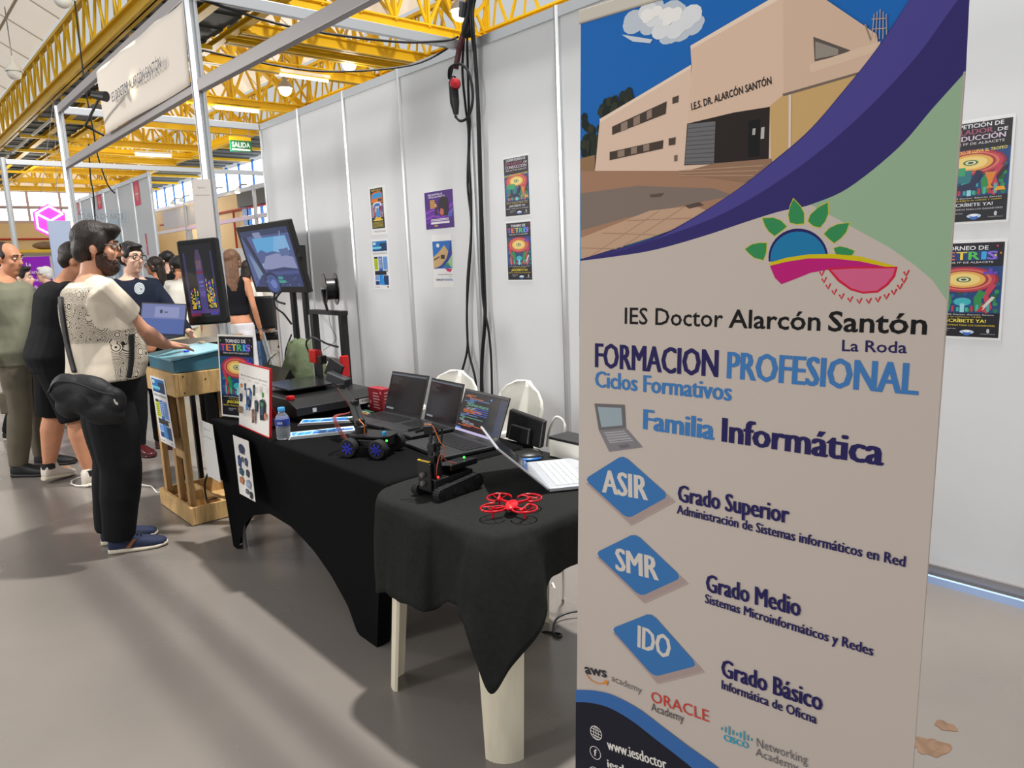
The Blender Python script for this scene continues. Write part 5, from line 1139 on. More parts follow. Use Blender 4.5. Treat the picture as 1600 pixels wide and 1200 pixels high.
MB().ell(RP(0.08, 0.047, 0.08), (0.004, 0.004, 0.004)).build('red_led', M_ledr, t); MB().ell(RP(-0.07, 0.02, 0.112), (0.004, 0.004, 0.004)).build('green_led', M_ledg, t)
MB().lathe(RP(0.05, 0.0, 0.07), [(0, 0), (0.024, 0), (0.024, 0.05), (0, 0.05)], n=18).build('turret', M_black, t, smooth=True, angle=40)
for s in (-1, 1):
    MB().bar(RP(0.05, 0.018*s, 0.11), RP(0.055, 0.018*s, 0.175), 0.005, 0.024, up=tuple(rs)).build('lower_arm', M_blackm, t)
    MB().bar(RP(0.055, 0.015*s, 0.175), RP(0.045, 0.015*s, 0.235), 0.005, 0.012, up=tuple(rs)).build('upper_arm', M_blackm, t)
    MB().bar(RP(0.030, 0.015*s, 0.175), RP(0.022, 0.015*s, 0.235), 0.004, 0.006, up=tuple(rs)).build('link_rod', M_blackm, t)
for q in (RP(0.05, 0, 0.13), RP(0.05, 0, 0.175)): MB().box(q, (0.03, 0.034, 0.03), Rz(0.1)).build('servo', M_black, t, bevel=0.002)
MB().box(RP(0.06, -0.015, 0.24), (0.07, 0.03, 0.03), Rz(-0.6)).build('camera_head', M_black, t, bevel=0.003)
for s in (-1, 1): MB().bar(RP(0.07, -0.03+0.012*s, 0.238), RP(0.10, -0.055+0.02*s, 0.232), 0.005, 0.010).build('gripper_finger', M_blackm, t)
MB().tube(bez([RP(0.05, 0.02, 0.12), RP(0.03, 0.035, 0.16), RP(0.05, 0.03, 0.2), RP(0.06, 0.01, 0.25), RP(0.07, -0.02, 0.255)]), 0.0018, 5).build('orange_wire', M_orange, t)
MB().tube(bez([RP(0.06, 0.022, 0.06), RP(0.08, 0.04, 0.10), RP(0.05, 0.03, 0.15), RP(0.02, 0.03, 0.12), RP(-0.03, 0.03, 0.10)]), 0.0018, 5).build('wire', M_braid, t)
# red drone
M_dred = mat('glossy red plastic', (206, 18, 34), 0.25); DC = V((-1.715, 1.475, 0.744)); df = V((0.62, -0.78, 0)).normalized(); ds = V((-df.y, df.x, 0))
def DP(a, b, c): return DC+df*a+ds*b+V((0, 0, c))
t = thing('small_drone', tuple(DC), 'small red quadcopter drone with ring guards on the felt cloth', 'drone')
b = MB(); Rd = Matrix((df, ds, V((0, 0, 1)))).transposed()
b.ell(DP(0, 0, 0.026), (0.045, 0.022, 0.012), R=Rd); b.build('body', M_dred, t, smooth=True, angle=180)
MB().ell(DP(0.0, 0, 0.016), (0.04, 0.019, 0.009), R=Rd).build('battery', M_black, t, smooth=True, angle=180)
MB().ell(DP(0.03, 0, 0.034), (0.006, 0.006, 0.004)).build('red_led', M_ledr, t)
for a in (-1, 1):
    for s in (-1, 1):
        c = DP(0.050*a, 0.050*s, 0.030)
        MB().bar(DP(0.02*a, 0.012*s, 0.027), c-V((0, 0, 0.002)), 0.008, 0.006).build('arm', M_dred, t)
        MB().lathe(c-V((0, 0, 0.008)), [(0.006, 0), (0.006, 0.014), (0.002, 0.018)], n=12).build('motor', M_dred, t)
        MB().tube([c-V((0, 0, 0.006)), DP(0.052*a, 0.052*s, 0.0)], [0.004, 0.003], 8).build('foot', M_dred, t)
        p = MB(); an = 0.6+a*0.9+s*0.5
        for k in (0, pi): dirn = V((cos(an+k), sin(an+k), 0)); p.prism([c+V((0, 0, 0.0085))+dirn*0.003+dirn.cross(V((0, 0, 1)))*0.002, c+V((0, 0, 0.0085))+dirn*0.032+dirn.cross(V((0, 0, 1)))*0.004, c+V((0, 0, 0.0085))+dirn*0.034-dirn.cross(V((0, 0, 1)))*0.003, c+V((0, 0, 0.0085))+dirn*0.003-dirn.cross(V((0, 0, 1)))*0.002], (0, 0, 0.0012))
        p.build('propeller', mat('thin red blade', (196, 60, 64), 0.35), t)
        a0 = atan2(s, a); g = [c+Rd @ V((0.040*cos(a0+u), 0.040*sin(a0+u), 0.004)) for u in [(-2.25+4.5*i/26) for i in range(27)]]
        gm = MB(); gm.tube(g, (0.0026, 0.0036), 8)
        for u in (-1.3, 0, 1.3): gm.bar(c-V((0, 0, 0.005)), c+Rd @ V((0.040*cos(a0+u), 0.040*sin(a0+u), 0.003)), 0.002, 0.002)
        gm.build('ring_guard', M_dred, t, smooth=True, angle=50)
# mouse
mc = atZ(826, 716, 0.755); t = thing('computer_mouse', (mc.x, mc.y, 0.744), 'black computer mouse with a blue stripe behind the silver laptop', 'mouse')
Rm = Rz(0.9)
mb = MB(); mb.ell(mc+V((0, 0, 0.004)), (0.055, 0.032, 0.020), R=Rm); mb.build('mouse_body', M_black, t, smooth=True, angle=180)
mb = MB(); mb.ell(mc+V((0.004, -0.005, 0.002)), (0.055, 0.0335, 0.010), R=Rm); mb.build('blue_stripe', mat('blue plastic', (30, 110, 200), 0.3), t, smooth=True, angle=180)
MB().tube(bez([mc+Rm @ V((0.05, 0, 0)), mc+V((-0.02, 0.10, -0.006)), mc+V((-0.10, 0.14, -0.008)), mc+V((-0.16, 0.10, -0.009))]), 0.002, 6).build('mouse_cable', M_cable, t)
# black flat screen lying back and white box behind the coded laptop
t = thing('flat_monitor', (-2.30, 2.14, 0.0), 'black monitor seen from behind, standing behind the laptop with code', 'monitor')
t.location = (-2.30, 2.10, 0.744)
o = MB(); P0 = V((-2.46, 2.14, 0.75)); o.prism([(-2.48, 2.11, 0.748), (-2.215, 2.075, 0.748), (-2.228, 2.115, 0.858), (-2.49, 2.15, 0.872)], (0.004, 0.022, 0.004)); o.build('monitor_shell', M_black, t, bevel=0.006)
MB().prism([(-2.43, 2.098, 0.755), (-2.275, 2.078, 0.755), (-2.285, 2.10, 0.82), (-2.43, 2.12, 0.82)], (-0.002, -0.016, 0.0)).build('back_bulge', M_black, t, bevel=0.006)
t = thing('white_box', (-2.09, 2.0, 0.744), 'white cardboard box with a black lid at the edge of the banner', 'box')
wb = [atZ(859, 712, 0.746), atZ(899, 722, 0.746)]
u_ = (wb[1]-wb[0]).normalized(); nn = V((-u_.y, u_.x, 0))
q = [wb[0], wb[0]+u_*0.20, wb[0]+u_*0.20+nn*0.11, wb[0]+nn*0.11]
MB().prism(q, (0, 0, 0.07)).build('carton', mat('white card', (228, 224, 214), 0.5), t, bevel=0.002)
MB().prism([p+V((0, 0, 0.0702))+(p-sum(q, V())/4)*0.03 for p in q], (0, 0, 0.012)).build('lid', M_black, t, bevel=0.002)
c0 = atY(838, 690, 2.25)
tag(MB().tube(bez([(-2.30, 2.20, 0.72), (-2.27, 2.19, 0.80), (-2.24, 2.20, 0.86), (-2.20, 2.21, 0.84), (-2.19, 2.2, 0.76), (-2.22, 2.2, 0.4), (-2.25, 2.22, 0.006), (-2.4, 2.3, 0.006)]), 0.006, 8).build('white_cable', M_wcable, smooth=True), 'loop of white cable hanging behind the white box', 'cable')
# ------------------------------------------------------------------ white plastic chairs behind the table
def plastic_chair(x, y, rz, label):
    t = thing('plastic_chair', (x, y, 0), label, 'chair', rz, 'white plastic chairs behind the tables'); Mw = world_of(t)
    def W_(a, b, c): return Mw @ V((a, b, c))
    s = MB(); s.prism([W_(-0.23, -0.22, 0.43), W_(0.23, -0.22, 0.43), W_(0.21, 0.22, 0.42), W_(-0.21, 0.22, 0.42)], (0, 0, 0.02)); s.build('seat', M_white, t, bevel=0.02)
    rows_ = []
    for i in range(11):
        z = 0.44+0.42*i/10; wd = 0.22 if i < 7 else 0.22*sqrt(max(0.02, 1-((i-6.5)/3.6)**2))
        rows_.append([W_(wd*(j/4-1), 0.20+0.09*(i/10)+0.05*(1-abs(j/4-1)**2), z) for j in range(9)])
    s = MB(); s.grid(rows_); s.build('backrest', M_white, t, smooth=True, angle=180, solid=0.012)
    for a, b in ((-0.21, -0.2), (0.21, -0.2), (-0.2, 0.21), (0.2, 0.21)): MB().tube([W_(a*0.95, b*0.95, 0.42), W_(a*1.12, b*1.2, 0)], [0.028, 0.02], 10).build('leg', M_white, t)
    for a in (-1, 1): MB().tube(bez([W_(a*0.22, -0.2, 0.43), W_(a*0.25, -0.2, 0.62), W_(a*0.25, 0.0, 0.65), W_(a*0.22, 0.2, 0.62)]), 0.018, 8).build('armrest', M_white, t, smooth=True)
    return t
plastic_chair(-3.68, 2.48, 0.1, 'white plastic chair whose round back shows behind the two black screens'); plastic_chair(-3.09, 2.46, -0.1, 'white plastic chair whose round back shows behind the laptop with code')
# ------------------------------------------------------------------ black cable bundle over the wall joint
def cable(pts, r, label, m=M_cable, group='power cables at the wall joint', n=6):
    return tag(MB().tube(bez(pts, n), r, 8).build('power_cable', m, smooth=True), label, 'cable', group)
WJ = WY-0.03
cable([(-4.19, 3.43, 3.9), (-4.24, 3.45, 3.35), (-4.33, 3.47, 3.12), (-4.41, WJ-0.02, 2.9), (-4.42, WJ, 2.66), (-4.40, WJ, 2.45), (-4.44, WJ, 2.1), (-4.42, WJ, 1.8), (-4.50, WJ, 1.4), (-4.53, WJ, 1.1), (-4.55, WJ, 0.85), (-4.66, WJ-0.01, 0.55), (-4.70, WJ-0.02, 0.02)], 0.009, 'black cable hanging left of the wall joint, the leftmost strand')
cable([(-4.17, 3.44, 3.9), (-4.22, 3.45, 3.4), (-4.30, 3.47, 3.1), (-4.36, WJ-0.01, 2.9), (-4.385, WJ, 2.6), (-4.41, WJ, 2.3), (-4.41, WJ, 2.0), (-4.43, WJ, 1.7), (-4.49, WJ, 1.38), (-4.53, WJ, 1.12), (-4.53, WJ, 0.85), (-4.44, WJ-0.01, 0.55), (-4.47, WJ-0.03, 0.02)], 0.009, 'black cable hanging left of the wall joint, the strand that forks right at the foot')
cable([(-4.15, 3.43, 3.9), (-4.20, 3.44, 3.4), (-4.235, 3.46, 3.15), (-4.27, WJ-0.01, 2.95), (-4.275, WJ, 2.5), (-4.29, WJ, 2.0), (-4.30, WJ, 1.4), (-4.31, WJ, 1.1), (-4.38, WJ, 0.7), (-4.39, WJ-0.02, 0.02)], 0.014, 'thick black cable running down over the wall joint')
cable([(-4.13, 3.45, 3.9), (-4.19, 3.45, 3.4), (-4.215, 3.46, 3.15), (-4.25, WJ-0.02, 2.9), (-4.265, WJ-0.02, 2.5), (-4.28, WJ-0.02, 2.0), (-4.30, WJ-0.02, 1.3), (-4.27, WJ, 1.0), (-4.26, WJ, 0.7), (-4.27, WJ-0.02, 0.02)], 0.009, 'thin black cable beside the thick one over the wall joint')
cable([(-4.42, 3.42, 2.92), (-4.44, 3.40, 2.84), (-4.40, 3.38, 2.90), (-4.31, 3.40, 2.91), (-4.24, 3.42, 2.84), (-4.22, 3.43, 2.68), (-4.26, 3.42, 2.56), (-4.33, 3.40, 2.53), (-4.38, 3.39, 2.57)], 0.010, 'loop of black cable in front of the wall joint', n=8)
cable([(-4.404, 1.66, 3.04), (-4.40, 2.2, 2.98), (-4.38, 2.9, 3.0), (-4.36, 3.3, 3.06), (-4.34, 3.42, 3.1)], 0.008, 'thin black cable slung along the cross beam', n=6)
cable([(-5.2, 1.62, 3.02), (-5.0, 2.1, 2.92), (-4.8, 2.6, 2.86), (-4.55, 3.15, 2.92), (-4.40, 3.42, 3.06)], 0.007, 'thin black cable sagging below the cross beam', n=6)
t = thing('plug_coupler', (-4.36, 3.38, 2.55), 'black power coupler with a red socket cap in the cable loop', 'plug')
MB().tube([(-4.39, 3.40, 2.84), (-4.385, 3.39, 2.80), (-4.38, 3.39, 2.66), (-4.37, 3.39, 2.58)], [0.018, 0.034, 0.034, 0.018], 12).build('coupler_body', M_black, t, smooth=True, angle=40)
MB().lathe((-4.355, 3.385, 2.785), [(0.038, -0.018), (0.040, 0.0), (0.036, 0.02), (0.0, 0.03)], axis=(0.8, -0.6, 0.1), n=18).build('red_cap', mat('dark red plastic', (150, 16, 30), 0.3), t, smooth=True, angle=40)
t = thing('cable_bundle', (-4.16, 3.44, 3.2), 'thick taped bundle of black plugs and cables rising above the wall', 'cable')
for k, (dx, dy, r_) in enumerate(((0, 0, 0.030), (0.03, -0.02, 0.024), (-0.03, 0.015, 0.026), (0.015, 0.03, 0.02))):
    MB().tube(bez([(-4.32+dx*0.6, 3.46+dy, 3.10), (-4.25+dx, 3.45+dy, 3.26), (-4.19+dx, 3.44+dy, 3.45), (-4.15+dx*0.7, 3.43+dy, 3.7), (-4.12+dx*0.5, 3.42+dy, 4.1)], 5), [r_*(0.5+0.5*sin(0.6+i*0.5)**2) for i in range(21)], 8).build('cable_strand', M_cable, t, smooth=True, angle=60)
MB().tube([(-4.30, 3.44, 3.22), (-4.26, 3.43, 3.31)], [0.035, 0.038], 12).build('plug_body', mat('dark grey plug', (58, 60, 66), 0.4), t)
MB().tube([(-4.18, 3.43, 3.47), (-4.165, 3.43, 3.54)], [0.045, 0.046], 12).build('tape_wrap', M_black, t)
MB().tube(bez([(-4.28, 3.45, 3.16), (-4.33, 3.44, 3.08), (-4.38, 3.44, 2.98), (-4.40, 3.43, 2.9)]), 0.02, 8).build('dark_red_plug', mat('maroon plug', (84, 26, 34), 0.4), t, smooth=True)
# ------------------------------------------------------------------ pallet-wood stand with the arcade console
M_wood = mat('raw pallet wood', (196, 160, 106), 0.7, noise_amt=0.22, noise_scale=9, bump=0.2, bump_scale=40, stretch=(1.0, 6.0, 1.0))
M_wood2 = mat('raw pallet wood uprights', (180, 142, 92), 0.7, noise_amt=0.25, noise_scale=9, bump=0.2, bump_scale=40, stretch=(6.0, 6.0, 0.7))
t = thing('pallet_stand', (-4.9, 1.56, 0), 'stand knocked together from raw pallet wood under the blue console', 'stand')
X0p, X1p, Y0p, Y1p = -5.22, -4.585, 1.345, 1.80
for a, b in (((X0p, Y0p, 0.005), (X1p, Y0p+0.022, 0.115)), ((X0p, Y1p-0.022, 0.005), (X1p, Y1p, 0.115)), ((X0p, Y0p+0.023, 0.005), (X0p+0.022, Y1p-0.023, 0.115)), ((X1p-0.022, Y0p+0.023, 0.005), (X1p, Y1p-0.023, 0.115)), ((X0p+0.023, 1.56, 0.01), (X1p-0.023, 1.58, 0.10)), ((-4.80, Y0p+0.023, 0.01), (-4.78, 1.559, 0.10)), ((-5.02, Y0p+0.023, 0.01), (-5.00, 1.559, 0.10))):
    MB().span(a, b).build('base_board', M_wood, t, bevel=0.002)
MB().span((X0p+0.023, Y0p+0.023, 0.0), (X1p-0.023, Y1p-0.023, 0.012)).build('base_floor', M_wood, t)
for x, y, w in ((-4.90, 1.372, 0.05), (-4.715, 1.372, 0.05), (-4.64, 1.66, 0.06), (-5.18, 1.372, 0.05)):
    MB().span((x, y, 0.02), (x+w, y+0.035, 0.82)).build('upright', M_wood2, t, bevel=0.002)
for x in (-4.82, -4.705): MB().span((x, 1.66, 0.02), (x+0.10, 1.68, 0.82)).build('back_plank', M_wood2, t, bevel=0.002)
MB().span((-4.852, 1.375, 0.40), (-4.715, 1.40, 0.52)).build('block', M_wood, t, bevel=0.003)
for a, b in (((-5.15, 1.335, 0.81), (-4.585, 1.36, 0.952)), ((-5.15, 1.72, 0.81), (-4.585, 1.745, 0.952)), ((-4.61, 1.361, 0.81), (-4.585, 1.719, 0.95)), ((-5.15, 1.361, 0.81), (-5.125, 1.719, 0.95)), ((-5.124, 1.361, 0.925), (-4.611, 1.719, 0.945))):
    MB().span(a, b).build('top_board', M_wood, t, bevel=0.003)
nl = MB()
for y, z in ((1.39, 0.93), (1.39, 0.83), (1.52, 0.90), (1.67, 0.93), (1.67, 0.84)): nl.ell((-4.5845, y, z), (0.002, 0.005, 0.005))
nl.build('screw_heads', M_blackm, t)['kind'] = 'stuff'
tag(MB().grid([[V((-5.30+0.06*i, 1.70+0.010*sin(i*1.7), z)) for i in range(13)] for z in (0.12, 0.45, 0.80)]).build('dark_drape', M_cloth, smooth=True, solid=0.002), 'black cloth hung behind the pallet stand uprights', 'cloth')
P = Print((-4.99, 1.332, 0.48), (1, 0, 0), (-0.15, 0, 1), lift=0.0003); art_course(P, 0.295, 0.43)
tag(P.build('poster', PRINT, back=(0.295, 0.43, 0.0008, (236, 236, 236))), 'course poster pinned to the front of the pallet stand', 'poster')
tag(MB().tube(bez([(-4.70, 1.52, 0.30), (-4.76, 1.50, 0.20), (-4.75, 1.50, 0.08), (-4.66, 1.49, 0.12), (-4.60, 1.51, 0.14)]), 0.006, 8).build('black_cable', M_cable, smooth=True), 'black cable curling inside the base of the pallet stand', 'cable')
M_teal = mat('dark teal paint', (58, 108, 128), 0.45); M_teal2 = mat('light teal paint', (122, 178, 194), 0.35)
t = thing('arcade_console', (-4.83, 1.50, 0.953), 'teal arcade control box on top of the pallet stand', 'game console')
c = MB(); c.prism([(-4.605, 1.35, 0.953), (-4.605, 1.68, 0.953), (-4.605, 1.68, 1.065), (-4.605, 1.35, 1.025)], (-0.49, 0, 0)); c.build('box', M_teal, t, bevel=0.003)
c = MB(); c.prism([(-4.595, 1.335, 1.0265), (-4.595, 1.695, 1.0695), (-4.595, 1.695, 1.0815), (-4.595, 1.335, 1.0385)], (-0.51, 0, 0)); c.build('sloping_lid', M_teal2, t, bevel=0.003)
def on_lid(px_, py_): q = atZ(px_, py_, 1.06); return V((q.x, q.y, 1.0385+(q.y-1.335)*0.12))
for (px_, py_, m_, nm) in ((291, 549, mat('blue button', (20, 60, 200), 0.3), 'blue_button'), (304, 534, mat('wooden button', (214, 186, 150), 0.5), 'wooden_button'), (322, 540, MATS['wooden button'] if 'wooden button' in MATS else None, 'wooden_button')):
    q = on_lid(px_, py_); q.x = max(-5.06, min(-4.62, q.x)); q.y = min(1.67, q.y); q.z = 1.039+(q.y-1.335)*0.12
    MB().lathe(q, [(0.018, 0.0), (0.018, 0.006), (0.014, 0.010), (0.0, 0.011)], n=18).build(nm, m_ or M_wood, t, smooth=True, angle=40)
# upright portrait screen with the block game
mc = atD(314, 441, 4.17); u = V((0.80, 0.60, 0)).normalized(); nrm = V((u.y, -u.x, 0)); v = V((0.02, 0.02, 1)); v = (v-u*0.055); v = (v-u*v.dot(u)+u*(-0.05)).normalized(); u = (u-v*u.dot(v)).normalized()
w_, h_ = 0.243, 0.482; o0 = mc-u*w_/2-v*h_/2; dn = u.cross(v)
t = thing('portrait_monitor', (mc.x, mc.y, mc.z-h_/2), 'upright black screen showing a falling-block game', 'monitor')
MB().prism([o0, o0+u*w_, o0+u*w_+v*h_, o0+v*h_], -dn*0.055).build('monitor_shell', mat('glossy black plastic', (14, 14, 15), 0.15), t, bevel=0.012)
def scr_blocks(P_, w, h):
    P_.rect(0, 0, w, h, (7, 6, 12), 0)
    P_.rect(w*0.04, 0.04*h, w*0.10, h*0.90, (46, 40, 84), 1); P_.rect(w*0.92, 0.04*h, w*0.97, h*0.9, (46, 40, 84), 1)
    P_.rect(w*0.40, h*0.06, w*0.62, h*0.78, (60, 54, 110), 1); P_.poly([(w*0.40, h*0.78), (w*0.62, h*0.78), (w*0.56, h*0.93), (w*0.46, h*0.93)], (66, 50, 80), 1); P_.rect(w*0.44, h*0.66, w*0.49, h*0.78, (120, 76, 50), 2); P_.rect(w*0.52, h*0.66, w*0.57, h*0.78, (120, 76, 50), 2)
    P_.rect(w*0.41, h*0.60, w*0.62, h*0.635, (110, 26, 40), 2); P_.rect(w*0.42, h*0.40, w*0.61, h*0.58, (50, 46, 110), 2); P_.rect(w*0.44, h*0.28, w*0.60, h*0.36, (80, 70, 140), 2); P_.rect(w*0.45, h*0.47, w*0.58, h*0.50, (90, 90, 160), 3); P_.rect(w*0.45, h*0.42, w*0.58, h*0.44, (90, 90, 160), 3)
    P_.rect(w*0.04, h*0.05, w*0.97, h*0.10, (70, 50, 110), 1); P_.rect(w*0.04, h*0.02, w*0.36, h*0.06, (100, 30, 60), 2); P_.rect(w*0.68, h*0.02, w*0.92, h*0.06, (60, 50, 140), 2)
    r = random.Random(12); cs = [(180, 150, 40), (200, 170, 50), (50, 60, 170), (40, 130, 70), (150, 50, 150), (60, 90, 200)]
    hs = [(0.12, 6, 14), (0.66, 6, 20)]
    for x0, n, m_ in hs:
        for c in range(6):
            top = int(m_*(0.35+0.65*abs(sin(c*1.3+x0*7))))
            for q in range(top):
                if r.random() < 0.85: P_.rect(w*(x0+0.042*c), h*(0.12+0.022*q), w*(x0+0.042*c+0.038), h*(0.12+0.022*q+0.020), cs[r.randint(0, 1) if (c < 3 and q < 9) else r.randint(0, 5)], 2)
P = Print(o0+u*0.024+v*0.045+dn*0.0005, u, v, lift=0.0003); scr_blocks(P, w_-0.048, h_-0.075); P.build('screen', SCREEN, t)
MB().bar(mc-dn*0.07, V((-4.404, 1.60, mc.z)), 0.06, 0.06).build('mount', M_blackm, t)
for x, y in ((-5.16, 1.86), (-4.99, 1.90)):
    tag(MB().span((x-0.03, y-0.02, 0), (x+0.03, y+0.02, 1.12)).build('wooden_post', M_wood2, bevel=0.003), 'raw wooden post rising behind the teal console', 'post', 'wooden posts behind the console')
# operator's laptop beyond the console
L_ = V((-5.42, 1.69, 1.06)); 
t = thing('side_table', (-5.45, 1.85, 0), 'narrow black table under the laptop beyond the console', 'table')
MB().span((-5.75, 1.62, 1.035), (-5.26, 1.98, 1.055)).build('tabletop', M_black, t)
for x in (-5.72, -5.29):
    for y in (1.65, 1.95): MB().span((x-0.015, y-0.015, 0), (x+0.015, y+0.015, 1.035)).build('leg', M_blackm, t)
q1 = atD(288, 526, 4.80); q0 = atD(228, 523, 4.86); q2 = atD(280, 479, 4.82); q3 = atD(221, 477, 4.88)
t = thing('laptop', tuple((q0+q1)/2), 'open laptop with a pale blue screen beside the man in the white shirt', 'laptop')
uu = (q1-q0).normalized(); ww = 0.34; vv = (q2-q1); vv = (vv-uu*vv.dot(uu)).normalized(); n2 = uu.cross(vv); hh = 0.215
t.location = (q1.x, q1.y, 1.056); oo = q1-uu*ww; dz = 1.062-q1.z
oo = oo+V((0, 0, 0)); 
lid = MB().prism([oo, oo+uu*ww, oo+uu*ww+vv*hh, oo+vv*hh], -n2*0.008).build('screen_lid', M_lap, t, bevel=0.002)
P = Print(oo+uu*0.008+vv*0.014+n2*0.0004, uu, vv, lift=0.0003); w2, h2 = ww-0.016, hh-0.022; P.rect(0, 0, w2, h2, (72, 92, 150), 0); P.rect(0, h2*0.5, w2, h2, (104, 112, 158), 1); P.rect(w2*0.3, h2*0.55, w2*0.86, h2*0.92, (130, 136, 176), 2); P.disc(w2*0.45, h2*0.75, 0.012, 0.014, (60, 66, 90), 3, 10); P.rect(w2*0.52, h2*0.71, w2*0.6, h2*0.75, (60, 66, 90), 3); P.build('screen', SCREEN, lid)
kb = MB().prism([oo+n2*0.004, oo+uu*ww+n2*0.004, oo+uu*ww+V((n2.x, n2.y, 0)).normalized()*0.23, oo+V((n2.x, n2.y, 0)).normalized()*0.23], (0, 0, 0.014)); kb.build('keyboard_base', M_lap, t)
MB().prism([oo+uu*0.02+V((n2.x, n2.y, 0)).normalized()*0.04+V((0, 0, 0.0145)), oo+uu*(ww-0.02)+V((n2.x, n2.y, 0)).normalized()*0.04+V((0, 0, 0.0145)), oo+uu*(ww-0.02)+V((n2.x, n2.y, 0)).normalized()*0.13+V((0, 0, 0.0145)), oo+uu*0.02+V((n2.x, n2.y, 0)).normalized()*0.13+V((0, 0, 0.0145))], (0, 0, 0.002)).build('keyboard', M_lapk, t)
# ------------------------------------------------------------------ big screen with the driving game, on two poles
c = [V((-7.655, 3.15, 1.284)), V((-6.46, 3.15, 1.325)), V((-6.39, 3.0, 1.963)), V((-7.65, 3.0, 1.998))]
u = ((c[1]-c[0])+(c[2]-c[3])).normalized(); v = ((c[3]-c[0])+(c[2]-c[1])); v = (v-u*v.dot(u)).normalized(); dn = u.cross(v); mid = sum(c, V())/4; w_ = 1.22; h_ = 0.685; o0 = mid-u*w_/2-v*h_/2
t = thing('big_screen', tuple(mid-V((0, 0, h_/2))), 'large tilted television showing a driving game near the white wall', 'television')
MB().prism([o0, o0+u*w_, o0+u*w_+v*h_, o0+v*h_], -dn*0.05).build('screen_shell', M_black, t, bevel=0.008)
MB().box(mid+u*0.62+v*0.02-dn*0.03, (0.03, 0.05, 0.05)).build('edge_bracket', M_black, t)
def scr_drive(P_, w, h):
    P_.rect(0, 0, w, h, (70, 84, 130), 0)
    P_.poly([(0.24*w, 0.86*h), (0.92*w, 0.86*h), (0.97*w, 0.30*h), (0.30*w, 0.36*h)], (112, 160, 200), 1); P_.poly([(0.24*w, 0.86*h), (0.70*w, 0.86*h), (0.60*w, 0.6*h), (0.28*w, 0.6*h)], (84, 150, 196), 2)
    P_.poly([(0.26*w, 0.60*h), (0.36*w, 0.66*h), (0.46*w, 0.60*h), (0.60*w, 0.62*h), (0.74*w, 0.58*h), (0.95*w, 0.62*h), (0.96*w, 0.42*h), (0.28*w, 0.42*h)], (70, 84, 130), 3)
    P_.poly([(0.42*w, 0.54*h), (0.66*w, 0.58*h), (0.96*w, 0.50*h), (0.98*w, 0.28*h), (0.28*w, 0.32*h)], (126, 132, 168), 4); P_.poly([(0.06*w, 0.62*h), (0.18*w, 0.40*h), (0.28*w, 0.14*h), (0.12*w, 0.14*h)], (110, 130, 160), 4)
    P_.poly([(0.0, 0.98*h), (0.10*w, 0.98*h), (0.34*w, 0.22*h), (0.26*w, 0.22*h), (0.14*w, 0.58*h)], (34, 38, 62), 5)
    P_.poly([(0.02*w, 0), (w, 0), (w, 0.30*h), (0.72*w, 0.34*h), (0.40*w, 0.30*h), (0.2*w, 0.20*h)], (44, 54, 96), 6); P_.poly([(0.40*w, 0.26*h), (0.98*w, 0.28*h), (0.98*w, 0.22*h), (0.40*w, 0.2*h)], (60, 74, 124), 7)
    P_.disc(0.40*w, 0.06*h, 0.16*w, 0.20*h, (30, 36, 66), 8, 24); P_.disc(0.40*w, 0.06*h, 0.125*w, 0.155*h, (60, 76, 130), 9, 24); P_.disc(0.42*w, 0.05*h, 0.06*w, 0.08*h, (96, 112, 170), 10, 14)
    P_.rect(0.54*w, 0.13*h, 0.64*w, 0.18*h, (50, 140, 130), 9); P_.rect(0.54*w, 0.07*h, 0.68*w, 0.11*h, (50, 150, 130), 9); P_.rect(0.30*w, 0.86*h, 0.46*w, 0.94*h, (120, 130, 160), 8); P_.rect(0, 0.90*h, w, h, (44, 52, 86), 7); P_.rect(0.28*w, 0.9*h, 0.44*w, 0.96*h, (118, 128, 160), 10)
    P_.poly([(0.72*w, 0.64*h), (0.90*w, 0.66*h), (0.92*w, 0.54*h), (0.74*w, 0.52*h)], (80, 96, 140), 8); P_.line([(0.84*w, 0.94*h), (0.80*w, 0.80*h), (0.86*w, 0.72*h), (0.82*w, 0.64*h)], 0.012, (150, 160, 190), 9)
    r = random.Random(5)
    for i in range(30): P_.rect(w*r.uniform(0.05, 0.95), h*r.uniform(0.02, 0.2), w*r.uniform(0.05, 0.95)*0+w*0.0, 0, (0, 0, 0), 1) if False else P_.disc(w*r.uniform(0.05, 0.95), h*r.uniform(0.02, 0.18), 0.012, 0.006, r.choice([(84, 100, 150), (30, 40, 80), (120, 130, 170)]), 10, 6)
P = Print(o0+u*0.055+v*0.06+dn*0.0006, u, v, lift=0.0004); scr_drive(P, w_-0.11, h_-0.115); P.build('screen', SCREEN, t)
for x in (-6.86, -6.60): MB().tube([(x, 3.19, 1.75), (x+0.02, 3.19, 0.02)], 0.032, 12).build('stand_pole', M_blackm, t)
MB().span((-7.2, 2.9, 0.0), (-6.2, 3.45, 0.03)).build('stand_base', M_blackm, t); MB().span((-7.0, 3.14, 1.45), (-6.5, 3.19, 1.75)).build('mount', M_blackm, t)
cb = MB(); cb.tube(bez([(-7.2, 3.16, 1.32), (-7.1, 3.10, 1.18), (-6.95, 3.12, 1.1), (-6.86, 3.15, 1.0)]), 0.01, 6); cb.tube(bez([(-7.0, 3.16, 1.34), (-7.06, 3.1, 1.24), (-6.9, 3.12, 1.2)]), 0.01, 6); cb.tube(bez([(-6.84, 3.13, 0.9), (-7.0, 3.12, 0.7), (-6.98, 3.12, 0.5), (-6.84, 3.13, 0.3)]), 0.008, 6)
cb.build('cable', M_cable, t)
